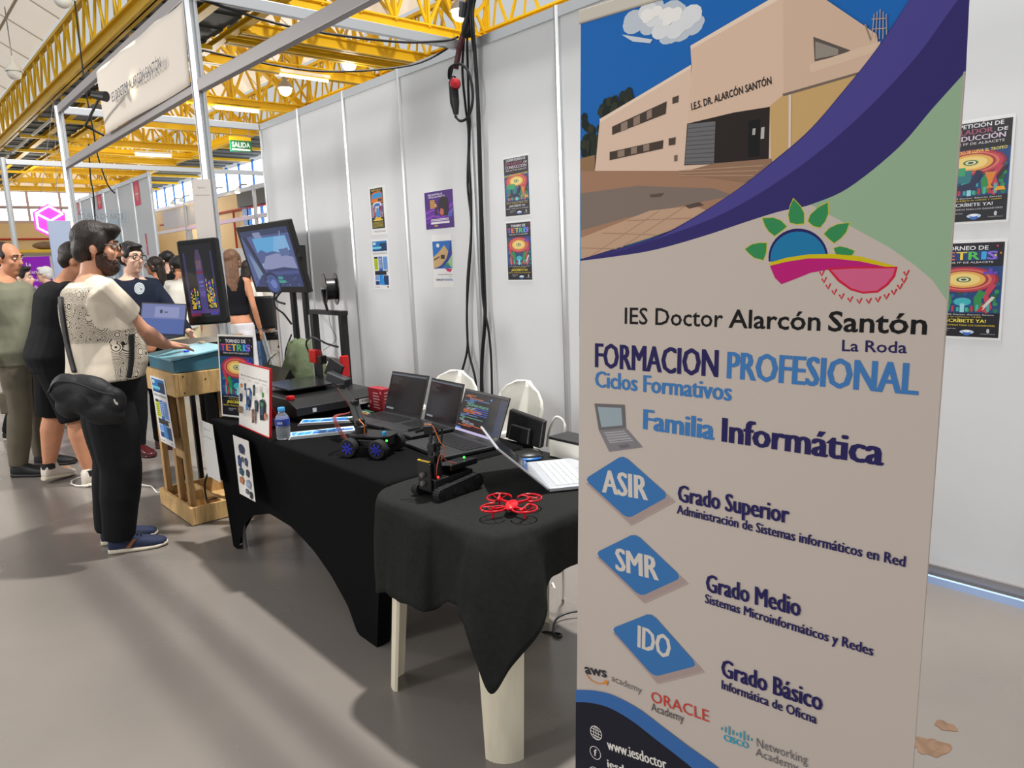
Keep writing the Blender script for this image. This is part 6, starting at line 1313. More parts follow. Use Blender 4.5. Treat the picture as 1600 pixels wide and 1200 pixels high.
# side table, laptop seen from behind and green bag at the left rear of the long table
t = thing('side_table', (-4.52, 2.05, 0), 'small black-topped table at the left rear of the long table', 'table')
MB().span((-4.82, 1.80, 0.715), (-4.14, 2.34, 0.744)).build('tabletop', M_black, t, bevel=0.003)
for x in (-4.79, -4.17):
    for y in (1.83, 2.31): MB().span((x-0.02, y-0.02, 0), (x+0.02, y+0.02, 0.715)).build('leg', M_blackm, t)
b0, b1 = atZ(430, 622, 0.748), atZ(475, 612, 0.748); b0.x = max(b0.x, -4.6); t2, t1 = atZ(453, 577, 0.93), atZ(410, 566, 0.945)
t = thing('laptop', tuple((b0+b1)/2), 'dark laptop seen from behind its lid, in front of the green bag', 'laptop')
nn = (b1-b0).cross(t1-b0).normalized(); nn = nn if nn.x > 0 else -nn
lid = MB().prism([b0, b1, t2, t1], -nn*0.008).build('screen_lid', mat('olive grey lid', (62, 62, 56), 0.4), t, bevel=0.002)
cc = (b0+b1+t1+t2)/4+nn*0.0006; MB().bar(cc-(b1-b0)*0.08+V((0, 0, 0.01)), cc+(b1-b0)*0.08, 0.02, 0.001, up=tuple(nn)).build('lid_badge', M_alud, lid)
hd = (b1-b0).normalized(); kd = V((-hd.y, hd.x, 0)); kd = kd if kd.x < 0 else -kd
MB().prism([b0, b1, b1+kd*0.2, b0+kd*0.2], (0, 0, 0.012)).build('keyboard_base', M_lap, t)
M_olive = mat('olive nylon', (92, 104, 74), 0.7, noise_amt=0.15, noise_scale=12, bump=0.6, bump_scale=18)
t = thing('backpack', (-4.60, 2.12, 0.745), 'olive green bag slumped behind the dark laptop', 'bag')
rings = []
for (z, x0_, x1_, y0_, y1_) in tuple((a_, b_, c_, d_+0.04, e_+0.04) for a_, b_, c_, d_, e_ in ((0.746, -4.74, -4.42, 1.99, 2.24), (0.80, -4.76, -4.41, 1.98, 2.26), (0.90, -4.74, -4.43, 2.0, 2.25), (0.98, -4.69, -4.46, 2.02, 2.22), (1.05, -4.64, -4.48, 2.04, 2.19), (1.075, -4.58, -4.50, 2.07, 2.15))):
    ring = []
    for i in range(24):
        a = 2*pi*i/24; k = 1+0.07*sin(3*a+z*30)+0.05*sin(7*a+z*50); cx, cy = (x0_+x1_)/2, (y0_+y1_)/2
        ring.append(V((cx+(x1_-x0_)/2*k*(abs(cos(a))**0.7)*(1 if cos(a) > 0 else -1), cy+(y1_-y0_)/2*k*(abs(sin(a))**0.7)*(1 if sin(a) > 0 else -1), z+0.008*sin(5*a))))
    rings.append(ring)
bb = MB().loft(rings); bb.v = [p+V((0.022*noise.noise(p*14), 0.022*noise.noise(p*14+V((5, 0, 0))), 0.02*noise.noise(p*11+V((0, 7, 0)))))*min(1, (p.z-0.75)*8) for p in bb.v]; bb.build('bag_body', M_olive, t, smooth=True, angle=60)
MB().tube(bez([(-4.62, 2.0, 1.0), (-4.66, 1.96, 0.95), (-4.70, 1.97, 0.86), (-4.66, 2.0, 0.80)]), (0.012, 0.004), 8).build('strap', M_olive, t, smooth=True)
MB().tube(bez([(-4.60, 2.08, 1.035), (-4.58, 2.10, 1.07), (-4.55, 2.12, 1.035)]), 0.006, 8).build('top_loop', M_olive, t, smooth=True)
# cables on the floor
tag(MB().tube(bez([(-2.2, 1.9, 0.35), (-2.18, 1.92, 0.01), (-2.08, 1.96, 0.006), (-2.03, 1.985, 0.006), (-2.02, 1.96, 0.006), (-2.06, 1.97, 0.01), (-2.12, 2.06, 0.02), (-2.08, 2.15, 0.03), (-2.0, 2.2, 0.01), (-1.7, 2.3, 0.006), (-1.3, 2.5, 0.006)]), 0.005, 8).build('floor_cable', M_cable, smooth=True), 'black cable trailing from under the small table across the floor', 'cable')
wc = []
for i in range(60):
    a = i*0.42; k = 1+0.25*sin(i*0.7); wc.append(V((-6.27+0.19*k*cos(a)+0.004*i, 1.12+0.12*k*sin(a)+0.003*i, 0.006+0.0006*i)))
tag(MB().tube(wc+[V((-5.7, 1.42, 0.006)), V((-5.5, 1.40, 0.006)), V((-5.35, 1.6, 0.006))], 0.005, 6).build('floor_cable', M_wcable, smooth=True), 'loose coils of white cable on the floor behind the standing men', 'cable')
# sheet with text on the name-board pole
P = Print((-4.37, 1.48, 1.70), (0.0, 1, 0), (0, 0, 1), lift=0.0003)
P = Print((-4.368, 1.49, 1.70), (0.35, 0.94, 0), (0, 0, 1), lift=0.0003); P.rect(0, 0, 0.10, 0.36, (222, 214, 208), 0); P.text('Síguenos', 0.05, 0.31, 0.008, (90, 84, 84), 1, w=0.04, align='c'); P.rect(0.01, 0.27, 0.09, 0.273, (150, 142, 140), 1)
tag(P.build('pole_sheet', PRINT, back=(0.10, 0.36, 0.001, (226, 220, 214))), 'narrow white sheet taped to the name board pole', 'paper')
# ------------------------------------------------------------------ neighbouring stands
nb = thing('wall_right', (-12.2, 3.55, 0), 'white panel wall of the next stand with pink stickers', 'wall'); nb['kind'] = 'structure'
for i in range(6):
    a = -12.2-0.914*i
    MB().span((a-0.89, 3.545, 0.06), (a-0.02, 3.558, 2.99)).build('panel', M_panel, nb); MB().span((a-0.89, 3.53, 2.99), (a-0.02, 3.57, 3.05)).build('top_rail', M_alu, nb)
for i in range(7): MB().lathe((-12.2-0.914*i, 3.55, 0), [(0.028, 0), (0.028, 3.06)], n=8).build('post', M_alu, nb)
M_pink = mat('pink sticker', (236, 40, 100), 0.5)
for k, (x, z0, z1, w) in enumerate(((-13.05, 2.62, 3.0, 0.30), (-15.45, 2.74, 3.0, 0.34), (-17.05, 2.75, 2.98, 0.3), (-12.74, 1.83, 2.17, 0.07))):
    P = Print((x, 3.541, z0), (1, 0, 0), (0, 0, 1), lift=0.0004); P.rect(0, 0, w, z1-z0, (240, 52, 104), 0); P.disc(w*0.5, (z1-z0)*0.5, w*0.3, (z1-z0)*0.34, (250, 130, 110), 1, 10); P.rect(w*0.2, (z1-z0)*0.42, w*0.8, (z1-z0)*0.5, (250, 200, 190), 2)
    tag(P.build('sticker', PRINT, back=(w, z1-z0, 0.001, (240, 52, 104))), ['big pink sticker high on the nearest panel of the next stand', 'pink sticker high on the middle panels of the next stand', 'pink sticker farthest along the next stand wall', 'narrow pink sticker low on the end panel of the next stand'][k], 'sticker')
P = Print((-14.86, 3.540, 1.2), (1, 0, 0), (0, 0, 1), lift=0.0005); P.rect(0, 0, 0.7, 1.3, (206, 226, 234), 0); P.rect(0.1, 1.05, 0.6, 1.2, (120, 160, 190), 1); P.disc(0.4, 0.6, 0.2, 0.35, (150, 176, 196), 1, 14); P.disc(0.4, 0.6, 0.1, 0.2, (90, 110, 130), 1, 12)
tag(P.build('poster', PRINT, back=(0.7, 1.3, 0.001, (226, 232, 236))), 'pale blue poster on the wall of the next stand', 'poster')
cable([(-15.4, 3.52, 3.9), (-15.5, 3.5, 3.3), (-15.45, 3.5, 3.05), (-15.6, 3.5, 2.4), (-15.7, 3.5, 1.6)], 0.014, 'black cable hanging down the wall of the next stand', group='cables at the next stand')
cable([(-13.7, 3.2, 5.8), (-13.75, 3.2, 4.6), (-13.8, 3.25, 3.8), (-13.95, 3.3, 3.5), (-14.0, 3.4, 3.06), (-14.0, 3.5, 2.9)], 0.012, 'black cable dropping from the roof to the next stand', group='cables at the next stand')
t = thing('glass_sign', (-13.5, 3.1, 2.38), 'clear sign board with thin grey lettering beside the next stand', 'sign')
P = Print((-13.5, 2.78, 2.44), (0, 1, 0), (0, 0, 1), lift=0.0005); P.text('ESCUELA DE ARTE', 0.32, 0.0, 0.085, (110, 116, 122), 0, bold=-0.012, w=0.72, align='c'); P.build('lettering', PRINT, t)
MB().span((-13.52, 2.70, 2.38), (-13.505, 3.52, 2.60)).build('board', mat('clear acrylic', (240, 246, 250), 0.05, trans=0.97, ior=1.1), t)
tag(MB().span((-16.05, 2.80, 0.0), (-16.0, 3.38, 2.58)).build('blue_panel', mat('pale blue panel', (196, 212, 240), 0.6), bevel=0.004), 'tall pale blue panel at the end of the next stand', 'panel')
# pink neon cube sign
nc = atX(79, 345, -22); t = thing('neon_sign', tuple(nc-V((0, 0, 0.3))), 'glowing pink hexagonal neon sign', 'sign')
M_neon = mat('pink neon tube', (255, 180, 235), 0.3, emis=3); M_nback = mat('pink sign back', (230, 70, 190), 0.5, emis=0.5)
hx = [nc+V((0, 0.34*cos(pi/6+k*pi/3), 0.36*sin(pi/6+k*pi/3))) for k in range(6)]
MB().prism([nc+(p-nc)*1.18+V((-0.05, 0, 0)) for p in hx], (-0.05, 0, 0)).build('backing', M_nback, t)
for pts in ([hx[i] for i in (0, 1, 2, 3, 4, 5)], [hx[4], nc, hx[0]], [nc, hx[2]+(nc-hx[2])*0.0]):
    MB().tube(pts, 0.028, 8).build('neon_tube', M_neon, t, smooth=True, angle=180)
for k_ in (-0.2, 0.2): MB().tube([nc+V((-0.08, k_, 0.3)), V((nc.x-0.08, 4.4, 6.0))], 0.006, 6).build('hanger', M_alud, t)
# purple roll-up in the background
pc = atD(56, 428, 13.0); t = thing('roll_up_banner', (pc.x, pc.y, 0), 'purple roll-up banner far behind the bald man', 'banner')
u = V((0.66, 0.75, 0)); o0 = V((pc.x, pc.y, 0.1))-u*0.28
P = Print(o0, u, (0, 0, 1), lift=0.001); hB = pc.z+0.30-0.1; P.rect(0, 0, 0.56, hB, (150, 40, 190), 0)
for i, s in enumerate(('La', 'Escuela', 'con', 'flexibilidad', 'total')): P.text(s, 0.13+0.03*i, hB-0.16-0.135*i, 0.062, (226, 200, 240), 1, bold=0.04, w=[0.09, 0.30, 0.14, 0.34, 0.2][i])
P.build('printed_sheet', FABPRINT, t, back=(0.56, hB, 0.003, (150, 40, 190))); MB().bar(o0-V((0, 0, 0.06))-u*0.02, o0-V((0, 0, 0.06))+u*0.6, 0.12, 0.08).build('base_cassette', M_alud, t)
# yellow shelf with a bundle, white doors
s0 = atX(75, 391, -30); tag(MB().span((s0.x-0.3, s0.y-1.3, s0.z-0.06), (s0.x+0.3, s0.y+0.9, s0.z+0.02)).build('yellow_shelf', M_yel), 'yellow shelf high on the far left wall', 'shelf')
tag(MB().ell(s0+V((0, 0.0, 0.16)), (0.25, 0.45, 0.14)).build('bundle', mat('brown sacking', (130, 106, 84), 0.9, noise_amt=0.3, noise_scale=6), smooth=True, angle=180), 'brown bundle lying on the yellow shelf', 'bundle')
tag(MB().span((s0.x-0.3, s0.y-1.5, 0), (s0.x-0.25, s0.y+1.6, s0.z-0.08)).build('white_cabinet', mat('off white cabinet', (224, 226, 226), 0.5)), 'off-white cabinet front under the yellow shelf', 'cabinet')
# light frame of another stand with small spotlights
ob = [((-22, 6.0, 3.12), (-9.2, 6.0, 3.08), 'upper beam of the stand across the aisle'), ((-22, 6.0, 2.55), (-9.2, 6.0, 2.55), 'lower beam of the stand across the aisle')]
for a, b, l in ob: beam(a, b, l, M_alu, 0.08)
for x in (-10.3, -14.2, -18.2): pole(x, 6.0, {-10.3: 'nearest upright of the stand across the aisle', -14.2: 'second upright of the stand across the aisle', -18.2: 'farthest upright of the stand across the aisle'}[x], 3.15)
for k, (px_, py_) in enumerate(((269, 320), (283, 316), (334, 304), (371, 300))):
    q = atY(px_, py_, 5.8); t = thing('arm_spotlight', tuple(q), 'small lit spotlight on the stand across the aisle', 'lamp', group='small spotlights across the aisle')
    MB().tube([q+V((0, 0.2, 0.15)), q+V((0, 0.08, 0.14)), q+V((0, 0.0, 0.05))], 0.015, 6).build('arm', M_alud, t); MB().lathe(q, [(0.0, 0.09), (0.03, 0.08), (0.06, 0.0)], axis=(0.1, 0.2, 1), n=12).build('lamp_head', M_white, t); MB().ell(q, (0.05, 0.05, 0.03)).build('bulb', M_bulb, t)
tag(MB().span((-20.0, 6.03, 2.62), (-17.2, 6.06, 3.05)).build('white_fascia', M_panel), 'blank white fascia board of the stand across the aisle', 'sign')
tag(MB().span((-26.0, 9.0, 0), (-17.5, 9.05, 2.2)).build('white_partition', M_panel), 'low white partition behind the young women', 'partition')
fq = atY(292, 378, 7.5)
tag(MB().tube([V((fq.x-0.02, fq.y+0.03, 0)), V((fq.x-0.02, fq.y+0.03, fq.z+0.45))], 0.02, 8).build('flag_pole', M_alu), 'thin pole that carries the small white pennant', 'pole')
P = Print(atY(292, 378, 7.5), (1, 0, 0), (0, 0, 1), lift=0.001); P.rect(0, 0, 0.55, 0.42, (226, 228, 232), 0); P.poly([(0, 0), (0.12, 0), (0.06, 0.38), (0, 0.40)], (20, 130, 210), 1); P.poly([(0.06, 0.38), (0.2, 0.3), (0.36, 0.1), (0.24, 0.1)], (230, 150, 140), 1)
tag(P.build('small_flag', PRINT, back=(0.55, 0.42, 0.004, (226, 228, 232))), 'small white pennant with a blue corner behind the block game screen', 'flag')
# game seat near the big screen
sc = atD(409, 505, 9.0); t = thing('game_seat', (sc.x, sc.y, 0), 'black game seat with a silver strut beyond the big screen', 'chair')
MB().box((sc.x, sc.y, 1.02), (0.10, 0.34, 0.40), Rz(-0.5) @ Ry(-0.15)).build('backrest', M_black, t, bevel=0.03)
MB().box((sc.x-0.22, sc.y+0.12, 0.72), (0.42, 0.40, 0.10), Rz(-0.5)).build('seat', M_black, t, bevel=0.03)
MB().tube([(sc.x-0.02, sc.y+0.0, 0.78), (sc.x+0.10, sc.y+0.10, 0.03)], 0.03, 8).build('strut', M_alu, t); MB().tube([(sc.x-0.4, sc.y+0.2, 0.70), (sc.x-0.35, sc.y+0.22, 0.03)], 0.03, 8).build('strut', M_alu, t)
MB().bar((sc.x-0.6, sc.y+0.3, 0.025), (sc.x+0.2, sc.y-0.05, 0.025), 0.06, 0.04).build('floor_rail', M_black, t); MB().tube([(sc.x-0.6, sc.y+0.3, 0.04), (sc.x-0.62, sc.y+0.3, 0.8)], 0.03, 8).build('wheel_post', M_black, t); MB().tube([V((sc.x-0.55+0.0, sc.y+0.3+0.15*cos(a), 0.85+0.15*sin(a))) for a in [2*pi*i/20 for i in range(20)]], 0.015, 6, closed=True).build('steering_wheel', M_black, t)
# ------------------------------------------------------------------ people
def remesh(mb, voxel, smooth=3, noise_amp=0.0, noise_f=12.0):
    """one continuous surface out of overlapping closed shapes (voxel union, smoothed)"""
    me = bpy.data.meshes.new('tmp'); me.from_pydata([tuple(p) for p in mb.v], [], mb.f)
    bm = bmesh.new(); bm.from_mesh(me); bmesh.ops.recalc_face_normals(bm, faces=bm.faces); bm.to_mesh(me); bm.free()
    o = bpy.data.objects.new('tmp', me); COL.objects.link(o)
    r = o.modifiers.new('r', 'REMESH'); r.mode = 'VOXEL'; r.voxel_size = voxel
    if smooth: s = o.modifiers.new('s', 'SMOOTH'); s.iterations = smooth; s.factor = 0.5
    dg = bpy.context.evaluated_depsgraph_get(); dg.update()
    m2 = bpy.data.meshes.new_from_object(o.evaluated_get(dg))
    out = MB(); out.v = [v.co.copy() for v in m2.vertices]
    if noise_amp:
        nn = [v.normal.copy() for v in m2.vertices]
        out.v = [p+n*(noise_amp*noise.noise(V((p.x*noise_f, p.y*noise_f, p.z*noise_f*0.8)))) for p, n in zip(out.v, nn)]
    out.f = [tuple(p.vertices) for p in m2.polygons]; out.m = [0]*len(out.f)
    bpy.data.objects.remove(o); bpy.data.meshes.remove(me); bpy.data.meshes.remove(m2)
    return out
def ik(a, b, l1, l2, pole):
    a = V(a); b = V(b); d = b-a; L = min(d.length, (l1+l2)*0.999); u = d.normalized()
    x = (l1*l1-l2*l2+L*L)/(2*L); h = sqrt(max(0, l1*l1-x*x)); p = V(pole); p = (p-u*p.dot(u)).normalized()
    return a+u*x+p*h
def skin(name, rgb): return mat(name, rgb, 0.5, spec=0.35, noise_amt=0.06, noise_scale=20)
SK_A = skin('skin tone, light tan', (205, 150, 122)); SK_B = skin('skin tone, pale', (222, 178, 156)); SK_C = skin('skin tone, tanned', (196, 138, 106))
H_DK = mat('dark brown hair', (34, 24, 20), 0.55, noise_amt=0.3, noise_scale=60, bump=0.5, bump_scale=90, stretch=(1, 1, 0.2)); H_BK = mat('black hair', (22, 18, 18), 0.45, noise_amt=0.3, noise_scale=60, bump=0.4, bump_scale=90, stretch=(1, 1, 0.2))
H_LB = mat('light brown hair', (104, 74, 54), 0.5, noise_amt=0.3, noise_scale=60, bump=0.4, bump_scale=90, stretch=(1, 1, 0.2)); H_WH = mat('white hair', (222, 220, 216), 0.6)
H_BD = mat('brown beard', (58, 36, 26), 0.7, noise_amt=0.3, noise_scale=80, bump=0.5, bump_scale=120)
def hand_shapes(mb, w, d, n, side, s=1.0, curl=0.35, spread=0.10, fingers=True):
    """hand at wrist w, fingers along d, back of hand along n, side=+1 when the thumb lies toward d x n"""
    w = V(w); d = V(d).normalized(); n = V(n); n = (n-d*n.dot(d)).normalized(); t = d.cross(n)*side
    R = Matrix((t, d, n)).transposed()
    mb.ell(w+d*0.045*s, (0.041*s, 0.052*s, 0.017*s), R=R)
    mb.ell(w+d*0.065*s, (0.042*s, 0.035*s, 0.015*s), R=R)
    if not fingers: mb.ell(w+d*0.11*s-n*0.012*s, (0.038*s, 0.045*s, 0.016*s), R=R); return
    for k, (off, L) in enumerate(((0.030, 0.074), (0.010, 0.082), (-0.011, 0.076), (-0.030, 0.060))):
        b = w+d*0.085*s+t*off*s; fd = (d+t*(off*spread*10)).normalized(); pts = [b-fd*0.015*s, b]; a = 0.0
        for seg in (0.42, 0.32, 0.26):
            a += curl*(0.5+0.25*k*0.3) if seg < 0.42 else curl*0.5
            dd = (fd*cos(a)-n*sin(a)); pts.append(pts[-1]+dd*(L*seg*s))
        mb.tube(pts, [0.0095*s, 0.0098*s, 0.0092*s, 0.0085*s, 0.0065*s], 8)
    b = w+d*0.022*s+t*0.030*s; td = (d*0.72+t*0.62-n*0.25).normalized()
    mb.tube([b, b+td*0.035*s, b+td*0.060*s+d*0.004*s, b+td*0.078*s+d*0.016*s], [0.015*s, 0.012*s, 0.0105*s, 0.007*s], 8)
def shoe(parent, heel, toe, ma_u, ma_s, s=1.0, high=0.0, up=V((0, 0, 1)), accent=None):
    heel = V(heel); toe = V(toe); d = (toe-heel).normalized(); L = (toe-heel).length; x = d.cross(up).normalized(); u = x.cross(d)
    def ring(t, w, z0, z1, n=14, k=0.7):
        c = heel+d*(L*t); out = []
        for i in range(n):
            a = 2*pi*i/n; cx = cos(a); sy = sin(a)
            out.append(c+x*(w*(abs(cx)**k)*(1 if cx > 0 else -1))+u*((z0+z1)/2+(z1-z0)/2*(abs(sy)**k)*(1 if sy > 0 else -1)))
        return out
    mb = MB(); mb.loft([ring(0.0, 0.020*s, 0.02, 0.06*s), ring(0.03, 0.032*s, 0.012, 0.085*s+high*0.6), ring(0.14, 0.038*s, 0.01, 0.10*s+high), ring(0.34, 0.040*s, 0.01, 0.10*s+high*0.8), ring(0.42, 0.041*s, 0.01, 0.092*s), ring(0.6, 0.046*s, 0.01, 0.070*s), ring(0.8, 0.047*s, 0.01, 0.056*s), ring(0.94, 0.036*s, 0.012, 0.046*s), ring(1.0, 0.016*s, 0.016, 0.036*s)])
    o = mb.build('shoe', ma_u, parent, smooth=True, angle=70)
    mb = MB(); mb.loft([ring(-0.01, 0.022*s, 0.0, 0.028, k=0.5), ring(0.05, 0.036*s, 0.0, 0.030, k=0.5), ring(0.3, 0.041*s, 0.0, 0.026, k=0.5), ring(0.6, 0.050*s, 0.0, 0.024, k=0.5), ring(0.85, 0.047*s, 0.002, 0.024, k=0.5), ring(0.97, 0.030*s, 0.006, 0.026, k=0.5), ring(1.02, 0.014*s, 0.012, 0.028, k=0.5)])
    mb.build('sole', ma_s, o, smooth=True, angle=60)
    if accent:
        mb = MB()
        for sgn in (-1, 1):
            c = heel+x*(0.043*s*sgn); mb.prism([c+d*L*0.30+u*0.03, c+d*L*0.38+u*0.03, c+d*L*0.50+u*0.068*s, c+d*L*0.44+u*0.072*s], x*(0.003*sgn))
        mb.build('side_stripe', accent, o)
        mb = MB(); mb.loft([ring(0.02, 0.034*s, 0.085*s, 0.098*s), ring(0.14, 0.0395*s, 0.09*s, 0.105*s), ring(0.3, 0.0405*s, 0.088*s, 0.103*s)]); mb.build('collar', accent, o, smooth=True)
        mb = MB()
        for q in (0.40, 0.46, 0.52, 0.58): mb.bar(heel+d*(L*q)+u*(0.100-0.075*(q-0.36))*s-x*0.022*s, heel+d*(L*q)+u*(0.100-0.075*(q-0.36))*s+x*0.022*s, 0.006, 0.005)
        mb.build('laces', mat('dark laces', (24, 28, 44), 0.6), o)
    return o
TORSO = [(0.86, 0.150, 0.105, 0.0), (0.95, 0.172, 0.125, 0.0), (1.04, 0.160, 0.118, 0.005), (1.14, 0.155, 0.116, 0.008), (1.25, 0.168, 0.122, 0.0), (1.34, 0.178, 0.120, -0.008), (1.41, 0.172, 0.100, -0.014), (1.455, 0.125, 0.075, -0.016), (1.49, 0.065, 0.060, -0.012)]
FEM = [(0.86, 0.150, 0.110, -0.005), (0.95, 0.170, 0.118, -0.008), (1.04, 0.135, 0.095, 0.0), (1.14, 0.122, 0.088, 0.004), (1.25, 0.142, 0.108, 0.012), (1.34, 0.150, 0.098, 0.0), (1.41, 0.148, 0.078, -0.010), (1.455, 0.10, 0.058, -0.012), (1.49, 0.05, 0.048, -0.008)]
def person(label, loc, yaw, H=1.75, fat=1.0, belly=0.0, lean=0.0, fem=False, sk=None, head_yaw=0.0, head_pitch=0.0, hair=None, hair_style='short', beard=None, glasses=False,
           shirt=None, sleeve=1.0, hem=0.90, trousers=None, leg_to=0.09, shoes=None, feet=None, wrists=None, poles=None, hands=None, voxel=0.012, upper=True, group=None, shirt_fn=None, eyes=True, curl=0.35, stance=0.11, shoe_kw=None, tank=False, bag=1.0, armf=1.0, legf=1.0, cuff_mat=None, hem_noise=0.006):
    k = H/1.75; loc = V(loc); Mw = Matrix.Translation(loc) @ Matrix.Rotation(yaw, 4, 'Z')
    Mi = Mw.inverted()
    sk = sk or SK_A; prof = FEM if fem else TORSO
    root = None
    sw = 0.155 if fem else 0.185*(0.9+0.1*fat)
    B = V((0, 0, 0.95*k)); RL = Matrix.Rotation(-lean, 3, 'X')
    def UB(p): p = V(p); return B+RL @ (p-B) if p.z > 0.95*k else p
    def tor(inf, z0=0.0, z1=2.0, rel=1.0):
        rr = []
        for z, rx, ry, yo in prof:
            if z < z0-1e-6 or z > z1+1e-6: continue
            f = 1+(fat-1)*(1.0 if z < 1.42 else 0.25); bl = belly*math.exp(-((z-1.08)/0.13)**2)
            rx2 = rx*k*f+inf*rel; ry2 = ry*k*f+inf*rel+bl/2
            rr.append([UB(V((rx2*cos(2*pi*i/24)*(1.0+0.06*abs(sin(4*pi*i/24))), yo*k+bl*0.45+ry2*sin(2*pi*i/24), z*k))) for i in range(24)])
        return rr
    # legs
    hips = [V((s*0.088*k*(0.8+0.2*fat), 0, 0.90*k)) for s in (1, -1)]
    legs = []
    feet_l = []
    for i, s in enumerate((1, -1)):
        if feet:
            hl, te = [Mi @ V(q) for q in feet[i]]
        else: hl = V((s*stance*k, -0.09*k, 0)); te = V((s*(stance+0.035)*k, 0.175*k, 0))
        d = (te-hl); d.z = 0; d.normalize(); an = hl+d*0.055*k+V((0, 0, 0.085*k))
        Ld = (hips[i]-an).length; kn = ik(hips[i], an, max(0.40*k, Ld*0.514), max(0.39*k, Ld*0.49), d+V((s*0.12, 0, 0)))
        legs.append((hips[i], kn, an)); feet_l.append((hl, te))
    # arms
    arms = []
    for i, s in enumerate((1, -1)):
        sh = UB(V((s*sw*k, -0.012*k, 1.415*k)))
        if wrists and wrists[i] is not None:
            wr = Mi @ V(wrists[i]); el = ik(sh, wr, 0.305*k, 0.265*k, (poles[i] if poles and poles[i] else (s*0.5, -0.6, -0.5)))
        else:
            wr = UB(V((s*(sw+0.075)*k*(0.9+0.1*fat), 0.05*k, 0.87*k))) if lean == 0 else sh+V((s*0.07*k, 0.12*k, -0.55*k)); el = ik(sh, wr, 0.305*k, 0.265*k, (s*0.4, -1, 0))
        arms.append((sh, el, wr))
    nb = UB(V((0, -0.012*k, 1.47*k))); hc = UB(V((0, 0.022*k, 1.63*k)))
    HR = Matrix.Rotation(head_yaw, 3, 'Z') @ Matrix.Rotation(head_pitch, 3, 'X')
    hs = k*1.03
    def HP(x, y, z): return hc+HR @ V((x*hs, y*hs, z*hs))
    # ---- body: one continuous skin
    b = MB(Mw)
    if upper:
        b.loft(tor(0.0))
        b.tube([nb-V((0, 0, 0.05*k)), nb+V((0, 0, 0.02)), hc+HR @ V((0, -0.02*hs, -0.07*hs))], [0.062*k*(0.85+0.15*fat), 0.056*k*(0.85+0.15*fat), 0.052*k*(0.9+0.1*fat)], 14)
        b.ell(HP(0, -0.012, 0.03), (0.073*hs, 0.093*hs, 0.084*hs), R=HR); b.ell(HP(0, 0.030, -0.038), (0.057*hs, 0.062*hs, 0.078*hs), R=HR); b.ell(HP(0, 0.064, -0.092), (0.028*hs, 0.024*hs, 0.020*hs), R=HR)
        b.tube([HP(0, 0.086, 0.028), HP(0, 0.104, 0.0), HP(0, 0.113, -0.016), HP(0, 0.094, -0.026)], [0.008*hs, 0.010*hs, 0.0125*hs, 0.010*hs], 8)
        b.ell(HP(0, 0.076, 0.036), (0.050*hs, 0.016*hs, 0.012*hs), R=HR); b.ell(HP(0, 0.088, -0.052), (0.022*hs, 0.010*hs, 0.009*hs), R=HR)
        for s in (-1, 1):
            b.ell(HP(s*0.036, 0.062, -0.018), (0.024*hs, 0.022*hs, 0.022*hs), R=HR); b.ell(HP(s*0.074, -0.006, -0.004), (0.011*hs, 0.021*hs, 0.031*hs), R=HR)
        for i, s in enumerate((1, -1)):
            sh, el, wr = arms[i]; af = 0.75+0.25*fat; af *= (0.82 if fem else 1.0)*armf
            b.tube([sh+V((-s*0.03*k, 0, 0.0)), sh, sh.lerp(el, 0.4), el, el.lerp(wr, 0.3), wr], [0.050*k*af, 0.054*k*af, 0.048*k*af, 0.041*k*af, 0.041*k*af, 0.028*k*(0.9+0.1*fat)], 12)
            if hands and hands[i]: hd, hn = [Mi.to_3x3() @ V(q) for q in hands[i]]
            else: hd = (wr-el).normalized(); hn = V((s*1.0, 0.0, 0.2))
            hand_shapes(b, wr, hd, hn, -s if True else s, k*0.98, curl=curl, fingers=voxel < 0.0125)
    for i in range(2):
        hp, kn, an = legs[i]; lf = (0.8+0.2*fat)*legf; lf *= 0.95 if fem else 1.0
        mid = hp.lerp(kn, 0.45)
        b.tube([hp+V((0, 0, 0.03)), hp, mid, kn, kn.lerp(an, 0.28)-V((0, 0.008, 0)), kn.lerp(an, 0.7), an, an-V((0, 0, 0.045*k))], [0.085*k*lf, 0.092*k*lf, 0.074*k*lf, 0.056*k*lf, 0.057*k*lf, 0.042*k*lf, 0.036*k, 0.034*k], 14)
        hl, te = feet_l[i]; d = (te-hl); d.z = 0
        b.tube([hl+d*0.1+V((0, 0, 0.045)), hl+d*0.5+V((0, 0, 0.04)), hl+d*0.9+V((0, 0, 0.03))], [0.03*k, 0.034*k, 0.02*k], 10)
    if not upper: b.loft(tor(0.0, 0.8, 1.14))
    body = remesh(b, voxel, 4).build('person', sk, smooth=True, angle=180)
    tag(body, label, 'person', group)
    # ---- clothes follow the body
    if shirt:
        c = MB(Mw); ri = tor(0.016, hem, 1.46)
        if hem < 0.95:
            low = [p+V((0, 0, -0.02*k)) for p in ri[0]]; ri = [low]+ri
        c.loft(ri)
        if not tank:
            c.tube([nb-V((0, 0, 0.06*k)), nb+V((0, 0, 0.012*k))], [0.085*k, 0.066*k*(0.85+0.15*fat)], 16)
        else:
            for s in (-1, 1): c.tube([UB(V((s*0.085*k, 0.05*k, 1.38*k))), UB(V((s*0.095*k, -0.01*k, 1.455*k))), UB(V((s*0.085*k, -0.06*k, 1.38*k)))], 0.022*k, 8)
